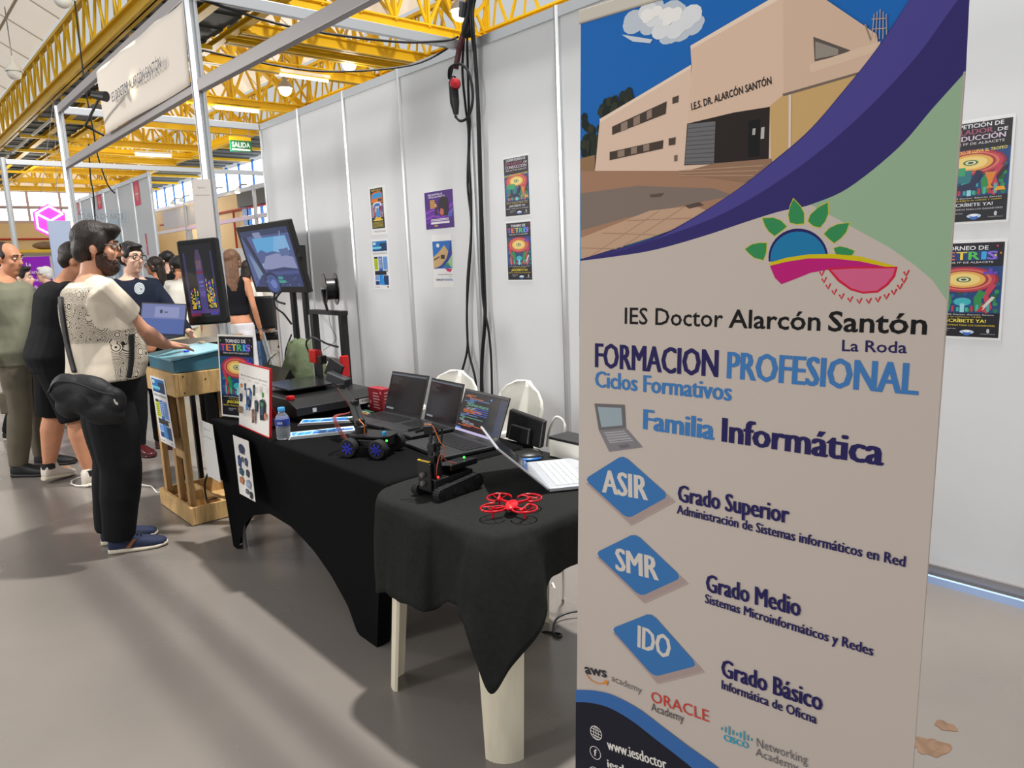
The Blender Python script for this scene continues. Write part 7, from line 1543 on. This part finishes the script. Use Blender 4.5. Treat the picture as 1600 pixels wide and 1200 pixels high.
        if not tank:
            for i, s in enumerate((1, -1)):
                sh, el, wr = arms[i]; af = 0.75+0.25*fat; af *= (0.82 if fem else 1.0)*armf; L1 = 0.305; pts = [sh+V((-s*0.05*k, 0, 0.0)), sh]; rs = [0.062*k*af, 0.070*k*af]
                if sleeve <= 0.5: pts += [sh.lerp(el, sleeve), sh.lerp(el, sleeve*2*0.98)]; rs += [0.068*k*af, 0.068*k*af]
                else: pts += [sh.lerp(el, 0.5), el, el.lerp(wr, 0.4), el.lerp(wr, 0.96)]; rs += [0.062*k*af, 0.056*k*af, 0.053*k*af, 0.041*k]
                c.tube(pts, rs, 14)
        cl = remesh(c, voxel, 4, hem_noise, 9.0).build('shirt', shirt, body, smooth=True, angle=180)
        if shirt_fn: shirt_fn(cl, Mw)
    if trousers:
        c = MB(Mw); r0 = tor(0.006, 0.80, 0.96); c.loft([[p+V((0, 0, -0.03*k)) for p in r0[0]]]+r0)
        for i in range(2):
            hp, kn, an = legs[i]; lf = (0.8+0.2*fat)*legf; lf *= 0.95 if fem else 1.0; mid = hp.lerp(kn, 0.45)
            pts = [hp+V((0, 0, 0.03)), hp, mid, kn]; rs = [0.098*k*lf, 0.104*k*lf, 0.094*k*lf*bag, 0.080*k*lf*bag]
            if leg_to < 0.4: pts += [kn.lerp(an, 0.4), kn.lerp(an, 0.85), kn.lerp(an, 1.02)]; rs += [0.077*k*lf*bag, 0.064*k*lf*bag, 0.060*k*lf*bag]
            else:
                pts[-1] = hp.lerp(kn, 0.98); rs[-1] = 0.088*k*lf*bag
            c.tube(pts, rs, 16)
        remesh(c, max(voxel, 0.010), 4, hem_noise*1.2, 7.0).build('trousers', trousers, body, smooth=True, angle=180)
    if shoes:
        for i in range(2):
            hl, te = feet_l[i]; shoe(body, Mw @ hl, Mw @ te, shoes[0], shoes[1], k*1.05, **(shoe_kw or {}))
            if leg_to > 0.4 and cuff_mat:
                an = legs[i][2]; MB(Mw).tube([an-V((0, 0, 0.01)), an+V((0, 0, 0.035))], 0.047*k, 14).build('sock', cuff_mat, body, smooth=True)
    if upper and hair:
        h = MB(Mw)
        if hair_style == 'short':
            h.ell(HP(0, -0.026, 0.050), (0.084*hs, 0.098*hs, 0.086*hs), R=HR); h.ell(HP(0, -0.062, 0.0), (0.072*hs, 0.056*hs, 0.066*hs), R=HR); h.ell(HP(0, 0.045, 0.098), (0.058*hs, 0.050*hs, 0.026*hs), R=HR)
            for s in (-1, 1): h.ell(HP(s*0.068, 0.018, 0.035), (0.012*hs, 0.026*hs, 0.036*hs), R=HR)
        elif hair_style == 'full':
            h.ell(HP(0, -0.022, 0.052), (0.089*hs, 0.102*hs, 0.090*hs), R=HR); h.ell(HP(0, -0.060, -0.005), (0.078*hs, 0.058*hs, 0.078*hs), R=HR); h.ell(HP(0, 0.052, 0.098), (0.066*hs, 0.056*hs, 0.034*hs), R=HR); h.ell(HP(0, 0.068, 0.078), (0.054*hs, 0.026*hs, 0.022*hs), R=HR)
            for s in (-1, 1): h.ell(HP(s*0.074, 0.020, 0.030), (0.014*hs, 0.028*hs, 0.050*hs), R=HR)
        elif hair_style == 'receding':
            h.ell(HP(0, -0.040, 0.040), (0.080*hs, 0.080*hs, 0.078*hs), R=HR); h.ell(HP(0, -0.058, -0.005), (0.068*hs, 0.050*hs, 0.060*hs), R=HR)
            for s in (-1, 1): h.ell(HP(s*0.067, 0.0, 0.025), (0.012*hs, 0.034*hs, 0.040*hs), R=HR)
        else:
            h.ell(HP(0, -0.022, 0.045), (0.087*hs, 0.102*hs, 0.088*hs), R=HR)
            for s in (-1, 1): h.tube([HP(s*0.05, 0.055, 0.085), HP(s*0.074, 0.03, 0.03), HP(s*0.072, -0.01, -0.07)], [0.018*hs, 0.022*hs, 0.024*hs], 10)
            if hair_style == 'long':
                h.tube([HP(0, -0.06, 0.03), HP(0, -0.082, -0.08), HP(0, -0.098, -0.20), HP(0.0, -0.105, -0.31), HP(0, -0.10, -0.38)], [(0.078*hs, 0.05*hs), (0.085*hs, 0.045*hs), (0.085*hs, 0.036*hs), (0.07*hs, 0.028*hs), (0.04*hs, 0.014*hs)], 16, up=(0, 1, 0))
            if hair_style == 'bun': h.ell(HP(0, -0.115, 0.02), (0.042*hs, 0.036*hs, 0.042*hs), R=HR)
        remesh(h, 0.008 if voxel < 0.01 else 0.011, 3, 0.0035, 34.0).build('hair', hair, body, smooth=True, angle=180)
    if upper and beard:
        h = MB(Mw); h.ell(HP(0, 0.050, -0.085), (0.060*hs, 0.055*hs, 0.052*hs), R=HR); h.ell(HP(0, 0.092, -0.036), (0.026*hs, 0.010*hs, 0.007*hs), R=HR)
        for s in (-1, 1): h.ell(HP(s*0.052, 0.026, -0.055), (0.015*hs, 0.032*hs, 0.05*hs), R=HR)
        remesh(h, 0.008, 2, 0.004, 60.0).build('beard', beard, body, smooth=True, angle=180)
    if upper and eyes:
        for s in (-1, 1):
            e = MB(Mw).ell(HP(s*0.031, 0.080, 0.016), (0.012*hs, 0.010*hs, 0.008*hs), R=HR).build('eye', mat('eye white', (226, 220, 214), 0.3), body, smooth=True)
            MB(Mw).ell(HP(s*0.031, 0.088, 0.016), (0.0055*hs, 0.003*hs, 0.0055*hs), R=HR).build('iris', M_blackm, e, smooth=True)
            MB(Mw).tube([HP(s*0.014, 0.090, 0.040), HP(s*0.032, 0.091, 0.045), HP(s*0.050, 0.078, 0.040)], 0.004*hs, 6).build('eyebrow', hair or H_DK, body, smooth=True)
    if upper and glasses:
        g = MB(Mw)
        for s in (-1, 1):
            g.tube([HP(s*0.033+0.025*cos(a), 0.108-0.01*abs(cos(a))*(1 if cos(a)*s > 0 else 0), 0.012+0.020*sin(a)) for a in [2*pi*i/20 for i in range(20)]], 0.0026*hs, 6, closed=True)
            g.tube([HP(s*0.057, 0.100, 0.020), HP(s*0.078, 0.05, 0.022), HP(s*0.081, -0.005, 0.018)], 0.0026*hs, 6)
        g.tube([HP(-0.009, 0.110, 0.018), HP(0.009, 0.110, 0.018)], 0.0026*hs, 6)
        g.build('glasses', M_black, body, smooth=True)
    return body, dict(Mw=Mw, k=k, HP=HP, arms=arms, UB=UB, legs=legs, tor=tor)
def cloth_m(name, rgb, rough=0.85): return mat(name, rgb, rough, spec=0.2, noise_amt=0.10, noise_scale=10, bump=0.25, bump_scale=14)
M_navyshoe = mat('navy canvas', (38, 46, 74), 0.8, noise_amt=0.2, noise_scale=80); M_sole = mat('off white sole', (206, 196, 176), 0.6); M_tan = mat('brown leather trim', (134, 84, 48), 0.5)
M_whiteshoe = mat('white sneaker leather', (214, 204, 192), 0.45); M_blackshoe = mat('black shoe', (26, 26, 28), 0.6); M_maroon = mat('maroon shoe', (74, 24, 30), 0.3)
# shirt with an all-over bandana print on the back and on one side
def paisley_mat():
    M = bpy.data.materials.new('cream cotton with black bandana print'); M.use_nodes = True; nt = M.node_tree; b = nt.nodes['Principled BSDF']; b.inputs['Roughness'].default_value = 0.85; b.inputs['Specular IOR Level'].default_value = 0.2
    N = nt.nodes.new; Lk = nt.links.new
    tc = N('ShaderNodeTexCoord'); at = N('ShaderNodeAttribute'); at.attribute_name = 'print'
    vo = N('ShaderNodeTexVoronoi'); vo.feature = 'F1'; vo.inputs['Scale'].default_value = 12; Lk(tc.outputs['Object'], vo.inputs['Vector'])
    mu = N('ShaderNodeMath'); mu.operation = 'MULTIPLY'; mu.inputs[1].default_value = 80; Lk(vo.outputs['Distance'], mu.inputs[0])
    si = N('ShaderNodeMath'); si.operation = 'SINE'; Lk(mu.outputs[0], si.inputs[0])
    gt = N('ShaderNodeMath'); gt.operation = 'GREATER_THAN'; gt.inputs[1].default_value = 0.42; Lk(si.outputs[0], gt.inputs[0])
    v2 = N('ShaderNodeTexVoronoi'); v2.inputs['Scale'].default_value = 42; Lk(tc.outputs['Object'], v2.inputs['Vector'])
    lt = N('ShaderNodeMath'); lt.operation = 'LESS_THAN'; lt.inputs[1].default_value = 0.17; Lk(v2.outputs['Distance'], lt.inputs[0])
    mx = N('ShaderNodeMath'); mx.operation = 'MAXIMUM'; Lk(gt.outputs[0], mx.inputs[0]); Lk(lt.outputs[0], mx.inputs[1])
    m2 = N('ShaderNodeMath'); m2.operation = 'MULTIPLY'; Lk(mx.outputs[0], m2.inputs[0]); Lk(at.outputs['Fac'], m2.inputs[1])
    mi = N('ShaderNodeMixRGB'); mi.inputs[1].default_value = (*lin((218, 205, 186)), 1); mi.inputs[2].default_value = (*lin((40, 36, 35)), 1); Lk(m2.outputs[0], mi.inputs[0]); Lk(mi.outputs[0], b.inputs['Base Color'])
    n = N('ShaderNodeTexNoise'); n.inputs['Scale'].default_value = 12; Lk(tc.outputs['Object'], n.inputs['Vector']); bp = N('ShaderNodeBump'); bp.inputs['Strength'].default_value = 0.3; bp.inputs['Distance'].default_value = 0.01; Lk(n.outputs['Fac'], bp.inputs['Height']); Lk(bp.outputs[0], b.inputs['Normal'])
    return M
def paisley_fn(o, Mw):
    me = o.data; Mi = Mw.inverted(); wm = world_of(o); a = me.attributes.new('print', 'FLOAT', 'POINT'); vals = []
    for v in me.vertices:
        p = Mi @ (wm @ v.co); val = 0.0
        if p.y < 0.03 and -0.10 < p.x < 0.235 and 1.20 < p.z < 1.49: val = 1.0        # back, over the right shoulder blade
        if p.x > 0.10 and p.y > 0.02 and 0.90 < p.z < 1.26 and p.x < 0.30: val = 1.0 # right side of the belly
        if p.x > 0.24 and p.z > 1.2: val = 0.0
        vals.append(val)
    a.data.foreach_set('value', vals)
C_shirt = paisley_mat(); C_trk = cloth_m('black track trousers', (24, 25, 28))
body1, I1 = person('person in a cream shirt with black bandana print, standing at the teal arcade box', (-4.53, 0.95, 0), -0.05, H=1.82, fat=1.28, belly=0.07, lean=0.05, sk=SK_A, head_yaw=-0.28, head_pitch=-0.12, hair=H_DK, hair_style='full', beard=H_BD, glasses=True,
    shirt=C_shirt, sleeve=0.33, hem=0.95, bag=1.26, armf=1.16, trousers=C_trk, shoes=(M_navyshoe, M_sole), feet=(((-4.50, 0.86, 0), (-4.395, 1.14, 0)), ((-4.68, 0.86, 0), (-4.62, 1.15, 0))),
    wrists=((-4.60, 1.325, 1.125), (-4.84, 1.36, 1.12)), poles=((1.0, -0.3, -0.5), (-0.8, -0.3, -0.6)), hands=(((-0.08, 1.0, -0.22), (0.0, 0.25, 1.0)), ((0.15, 1.0, -0.12), (0.0, 0.2, 1.0))), voxel=0.0075, shirt_fn=paisley_fn, curl=0.22, shoe_kw=dict(accent=M_tan))
# black shoulder bag
t = thing('shoulder_bag', (-4.36, 0.86, 0.78), 'black shoulder bag worn on the hip over the cream shirt', 'bag')
M_bag = mat('black bag nylon', (19, 20, 23), 0.65, noise_amt=0.15, noise_scale=10, bump=0.5, bump_scale=14)
b = MB(); bc = V((-4.297, 0.82, 0.94)); ub = V((0.66, 0.75, 0)); nb_ = V((0.75, -0.66, 0))
Rb = Matrix((ub, -nb_, V((0, 0, 1)))).transposed()
for a_, z_, rx_, ry_, rz_, tl in ((-0.02, 0.03, 0.17, 0.075, 0.075, 0.18), (-0.10, 0.035, 0.085, 0.07, 0.085, 0.0), (-0.085, -0.05, 0.085, 0.065, 0.07, 0.0), (0.04, -0.075, 0.15, 0.065, 0.075, 0.42), (0.13, -0.035, 0.075, 0.055, 0.07, 0.0), (-0.01, -0.02, 0.13, 0.08, 0.09, 0.2)):
    b.ell(bc+ub*a_+V((0, 0, z_)), (rx_, ry_, rz_), R=Rb @ Ry(tl))
remesh(b, 0.009, 3, 0.016, 13.0).build('bag_body', M_bag, t, smooth=True, angle=180)
fl_ = MB(); fl_.tube(bez([bc+ub*-0.16+nb_*0.06+V((0, 0, 0.03)), bc+ub*-0.10+nb_*0.078+V((0, 0, 0.085)), bc+ub*0.0+nb_*0.08+V((0, 0, 0.075)), bc+ub*0.10+nb_*0.066+V((0, 0, 0.025)), bc+ub*0.17+nb_*0.05+V((0, 0, 0.0))]), 0.006, 6); fl_.build('zip_seam', M_bag, t, smooth=True)
SHIRT1 = [o for o in body1.children if o.name.startswith('shirt')][0]
def ribbon(path, w_px, name, parent, m_, objs, lift=0.007, n=5):
    dg = bpy.context.evaluated_depsgraph_get(); dg.update()
    def hit(x, y):
        best = None
        for ob in objs:
            mw = world_of(ob); mi = mw.inverted(); ok, p, nn_, _ = ob.ray_cast(mi @ EYEP, (mi.to_3x3() @ px_dir(x, y)).normalized())
            if ok:
                P_ = mw @ p; N_ = (mw.to_3x3() @ nn_).normalized()
                if best is None or (P_-EYEP).length < (best[0]-EYEP).length: best = (P_, N_)
        return best
    pts = [p.xy for p in bez([(x, y, 0) for x, y in path], n)]; rows_ = []
    for i, p in enumerate(pts):
        d = (pts[min(i+1, len(pts)-1)]-pts[max(i-1, 0)]).normalized(); nx = V((-d.y, d.x)); row = []
        for k_ in (-1, -0.33, 0.33, 1):
            h_ = hit(p.x+nx.x*k_*w_px/2, p.y+nx.y*k_*w_px/2)
            if h_ is None: row = None; break
            row.append(h_[0]+h_[1]*lift)
        if row: rows_.append(row)
    if len(rows_) < 2: return None
    return MB().grid(rows_).build(name, m_, parent, smooth=True, angle=180, solid=0.004)
ribbon([(109, 420), (101, 432), (97, 450), (97, 475), (101, 505), (106, 535), (112, 560), (118, 582)], 6.5, 'strap', t, M_bag, [SHIRT1])
ribbon([(204, 522), (205, 545), (204, 565), (202, 580), (200, 590)], 7.5, 'strap', t, M_black, [SHIRT1])
P = Print(bc+ub*0.165+nb_*0.06+V((0, 0, -0.05)), (0.66, 0.75, 0), (0, 0, 1), lift=0.0005); P.poly([(0, 0.03), (0.008, 0.034), (0.014, 0.018), (0.024, 0.012), (0.02, 0.0), (0.008, 0.006)], (196, 190, 180), 0); P.build('small_emblem', PRINT, t)
# person in black behind him
body2, I2 = person('person in a black hooded top and black shorts, seen from behind', (-6.28, 1.02, 0), -0.1, H=1.82, legf=1.28, fat=1.4, belly=0.06, lean=0.30, sk=SK_C, head_yaw=-0.3, head_pitch=-0.25, hair=H_DK, hair_style='short', shirt=cloth_m('black hooded top', (20, 20, 23)), sleeve=1.0, hem=0.86,
    trousers=cloth_m('black shorts', (18, 18, 21)), leg_to=0.5, shoes=(M_whiteshoe, M_sole), feet=(((-6.10, 1.06, 0), (-6.20, 1.32, 0)), ((-6.44, 0.86, 0.03), (-6.58, 1.09, 0.0))), wrists=((-5.95, 1.50, 1.05), (-6.40, 1.60, 1.10)), voxel=0.012, shoe_kw=dict(high=0.05), cuff_mat=M_blackshoe)
# receding man in olive
C_ol = cloth_m('grey olive fleece', (122, 122, 104)); C_ct = cloth_m('khaki cargo trousers', (98, 92, 79))
body3, I3 = person('person with receding hair in an olive fleece and cargo trousers at the left edge', (-6.98, 0.90, 0), -0.62, H=1.83, fat=1.32, belly=0.12, sk=SK_C, head_yaw=-0.2, head_pitch=-0.22, hair=H_DK, hair_style='receding', shirt=C_ol, sleeve=1.0, hem=0.86, trousers=C_ct, shoes=(M_blackshoe, M_blackshoe),
    feet=(((-6.90, 0.72, 0), (-6.70, 0.96, 0)), ((-7.16, 0.92, 0), (-6.96, 1.18, 0))), wrists=((-6.74, 0.62, 0.93), None), poles=((0.4, -1, 0), None), voxel=0.0115, eyes=True)
mb = MB(); c_ = I3['Mw'] @ V((0.135, 0.02, 0.62)); mb.box(I3['Mw'] @ V((0.20, -0.02, 0.60)), (0.03, 0.15, 0.17), Rz(-0.62)); mb.build('cargo_pocket', C_ct, body3, bevel=0.012)
# young man with glasses in a navy sweatshirt
q = atD(203, 404, 6.2); body4, I4 = person('person with dark hair and glasses in a navy sweatshirt with a round white emblem', (q.x, q.y, 0), -1.15, H=q.z*1.0736, fat=1.15, belly=0.03, sk=SK_B, head_yaw=-0.05, head_pitch=-0.10, hair=H_BK, hair_style='short', glasses=True, shirt=cloth_m('navy sweatshirt', (26, 32, 48)), sleeve=1.0, hem=0.88, trousers=C_trk, shoes=(M_maroon, M_maroon),
    wrists=((q.x+0.36, q.y-0.10, 1.05), (q.x+0.40, q.y+0.28, 1.05)), voxel=0.0115)
ec = atD(218, 451, 4.70); u = V((0.72, 0.69, 0)); nn = V((u.y, -u.x, 0))
# emblem sits on the sleeve/back of the sweatshirt: projected onto the cloth surface
def decal_on(obj, center_px, r_px, col_fn, name, parent):
    dg = bpy.context.evaluated_depsgraph_get(); dg.update()
    mw = world_of(obj); mi = mw.inverted()
    def hit(x, y):
        o_ = mi @ EYEP; d_ = (mi.to_3x3() @ px_dir(x, y)).normalized(); ok, p, n, _ = obj.ray_cast(o_, d_)
        return (mw @ p)+(mw.to_3x3() @ n)*0.004 if ok else None
    vs, fs, cs = [], [], []
    N_ = 28; R_ = 10
    idx = {}
    for i in range(R_+1):
        for j in range(N_):
            p = hit(center_px[0]+r_px[0]*i/R_*cos(2*pi*j/N_), center_px[1]+r_px[1]*i/R_*sin(2*pi*j/N_))
            if p is None: return None
            vs.append(p)
    for i in range(R_):
        for j in range(N_): fs.append((i*N_+j, i*N_+(j+1) % N_, (i+1)*N_+(j+1) % N_, (i+1)*N_+j)); cs.append(lin(col_fn((i+0.5)/R_, 2*pi*(j+0.5)/N_)))
    me = bpy.data.meshes.new(name); inv = world_of(parent).inverted(); me.from_pydata([tuple(inv @ p) for p in vs], [], fs)
    ca = me.color_attributes.new('col', 'FLOAT_COLOR', 'CORNER'); buf = []
    for p, c in zip(me.polygons, cs): buf += [*c, 1.0]*p.loop_total
    ca.data.foreach_set('color', buf); me.materials.append(FABPRINT); o = bpy.data.objects.new(name, me); COL.objects.link(o); o.parent = parent; return o
for ch_ in body4.children:
    if ch_.name.startswith('shirt'):
        def emb(r, a):
            if r > 0.86: return (196, 204, 206)
            if r > 0.62: return (150, 160, 168) if int(a*9) % 2 else (206, 212, 214)
            if r > 0.54: return (206, 212, 214)
            if 0.2 < r < 0.4 and not (0.0 < a < 0.7): return (206, 212, 214)
            if r <= 0.12: return (206, 212, 214)
            return (40, 48, 62)
        decal_on(ch_, (217.5, 451), (8.0, 9.0), emb, 'round_emblem', ch_)
# background people
C_wt = cloth_m('white top', (226, 222, 212)); C_bt = cloth_m('black tank top', (22, 22, 26)); C_wp = cloth_m('white trousers', (224, 222, 226)); C_jn = cloth_m('blue jeans', (70, 96, 130)); C_cr = cloth_m('cream dress', (220, 208, 170))
def gnd(x, y, d): q = atD(x, y, d); return V((q.x, q.y, 0))
q = atD(243, 416, 10.0); person('person with long dark hair and glasses in a black tank top, facing left', (q.x, q.y, 0), 2.35, H=q.z*1.0736, fem=True, sk=SK_C, head_yaw=0.2, hair=H_DK, hair_style='long', glasses=True, shirt=C_bt, tank=True, hem=0.95, trousers=C_wp, shoes=(M_whiteshoe, M_sole), voxel=0.014)
q = atD(262, 407, 10.7); person('person with dark hair clasping both hands, behind the one in white', (q.x, q.y, 0), 2.2, H=q.z*1.0736, fem=True, sk=SK_B, hair=H_BK, hair_style='bob', shirt=C_bt, sleeve=0.3, hem=0.95, trousers=C_jn, shoes=(M_whiteshoe, M_sole), voxel=0.012, wrists=(tuple(q+V((-0.18, -0.12, -0.32))), tuple(q+V((-0.26, -0.06, -0.32)))), hands=(((-0.1, 0.1, 1), (0.7, -0.7, 0)), ((0.1, -0.1, 1), (-0.7, 0.7, 0))))
q = atD(279, 416, 9.2); person('person with a dark hair bun in a white top, half hidden by the upright screen', (q.x, q.y, 0), 1.7, H=q.z*1.0736, fem=True, sk=SK_C, hair=H_BK, hair_style='bun', shirt=C_wt, sleeve=0.2, hem=0.86, trousers=C_cr, shoes=(M_whiteshoe, M_sole), voxel=0.014, wrists=(None, tuple(V((q.x, q.y, 1.10))+V((-0.42, -0.10, 0)))))
q = atD(361, 408, 8.2); person('person with very long light brown hair and white trousers, seen from behind', (q.x, q.y, 0), 0.8, H=q.z*1.0736, fem=True, sk=SK_C, hair=H_LB, hair_style='long', shirt=C_bt, tank=True, hem=1.04, trousers=C_wp, shoes=(M_whiteshoe, M_sole), voxel=0.014, head_yaw=0.2)
q = atD(388, 420, 9.8); person('person with dark hair in a white top beside the big screen', (q.x, q.y, 0), 0.4, H=1.66, fem=True, sk=SK_C, hair=H_DK, hair_style='long', shirt=C_wt, sleeve=0.4, hem=0.9, trousers=C_jn, shoes=(M_whiteshoe, M_sole), voxel=0.015)
body9, I9 = person('person in black shorts and white trainers walking beyond the big screen', (-12.75, 5.5, 0), -0.9, H=1.78, fat=1.15, sk=SK_A, hair=H_DK, shirt=C_wt, sleeve=0.4, hem=0.95, trousers=cloth_m('black sport shorts', (20, 20, 22)), leg_to=0.5, shoes=(M_whiteshoe, M_sole), feet=(((-12.62, 5.08, 0), (-12.38, 5.28, 0)), ((-13.2, 5.75, 0), (-12.98, 5.92, 0))), voxel=0.014, cuff_mat=M_blackshoe, shoe_kw=dict(accent=mat('dark shoe flash', (50, 40, 44), 0.5)))
q = atD(72, 430, 11.0); person('person with white hair and glasses in front of the purple banner', (q.x, q.y, 0), 2.7, H=1.70, sk=SK_B, hair=H_WH, hair_style='short', glasses=True, shirt=cloth_m('dark jacket', (60, 62, 68)), trousers=C_trk, shoes=(M_blackshoe, M_blackshoe), voxel=0.015)
q = atD(40, 455, 7.6); person('person in a light grey jacket hidden behind the one in the olive fleece', (-8.45, 1.18, 0), -0.4, H=1.66, fat=1.2, sk=SK_B, hair=H_DK, shirt=cloth_m('light grey jacket', (150, 158, 150)), trousers=C_trk, shoes=(M_blackshoe, M_sole), voxel=0.015, feet=(((-8.56, 0.88, 0), (-8.40, 1.02, 0)), ((-8.75, 1.1, 0), (-8.6, 1.3, 0))))
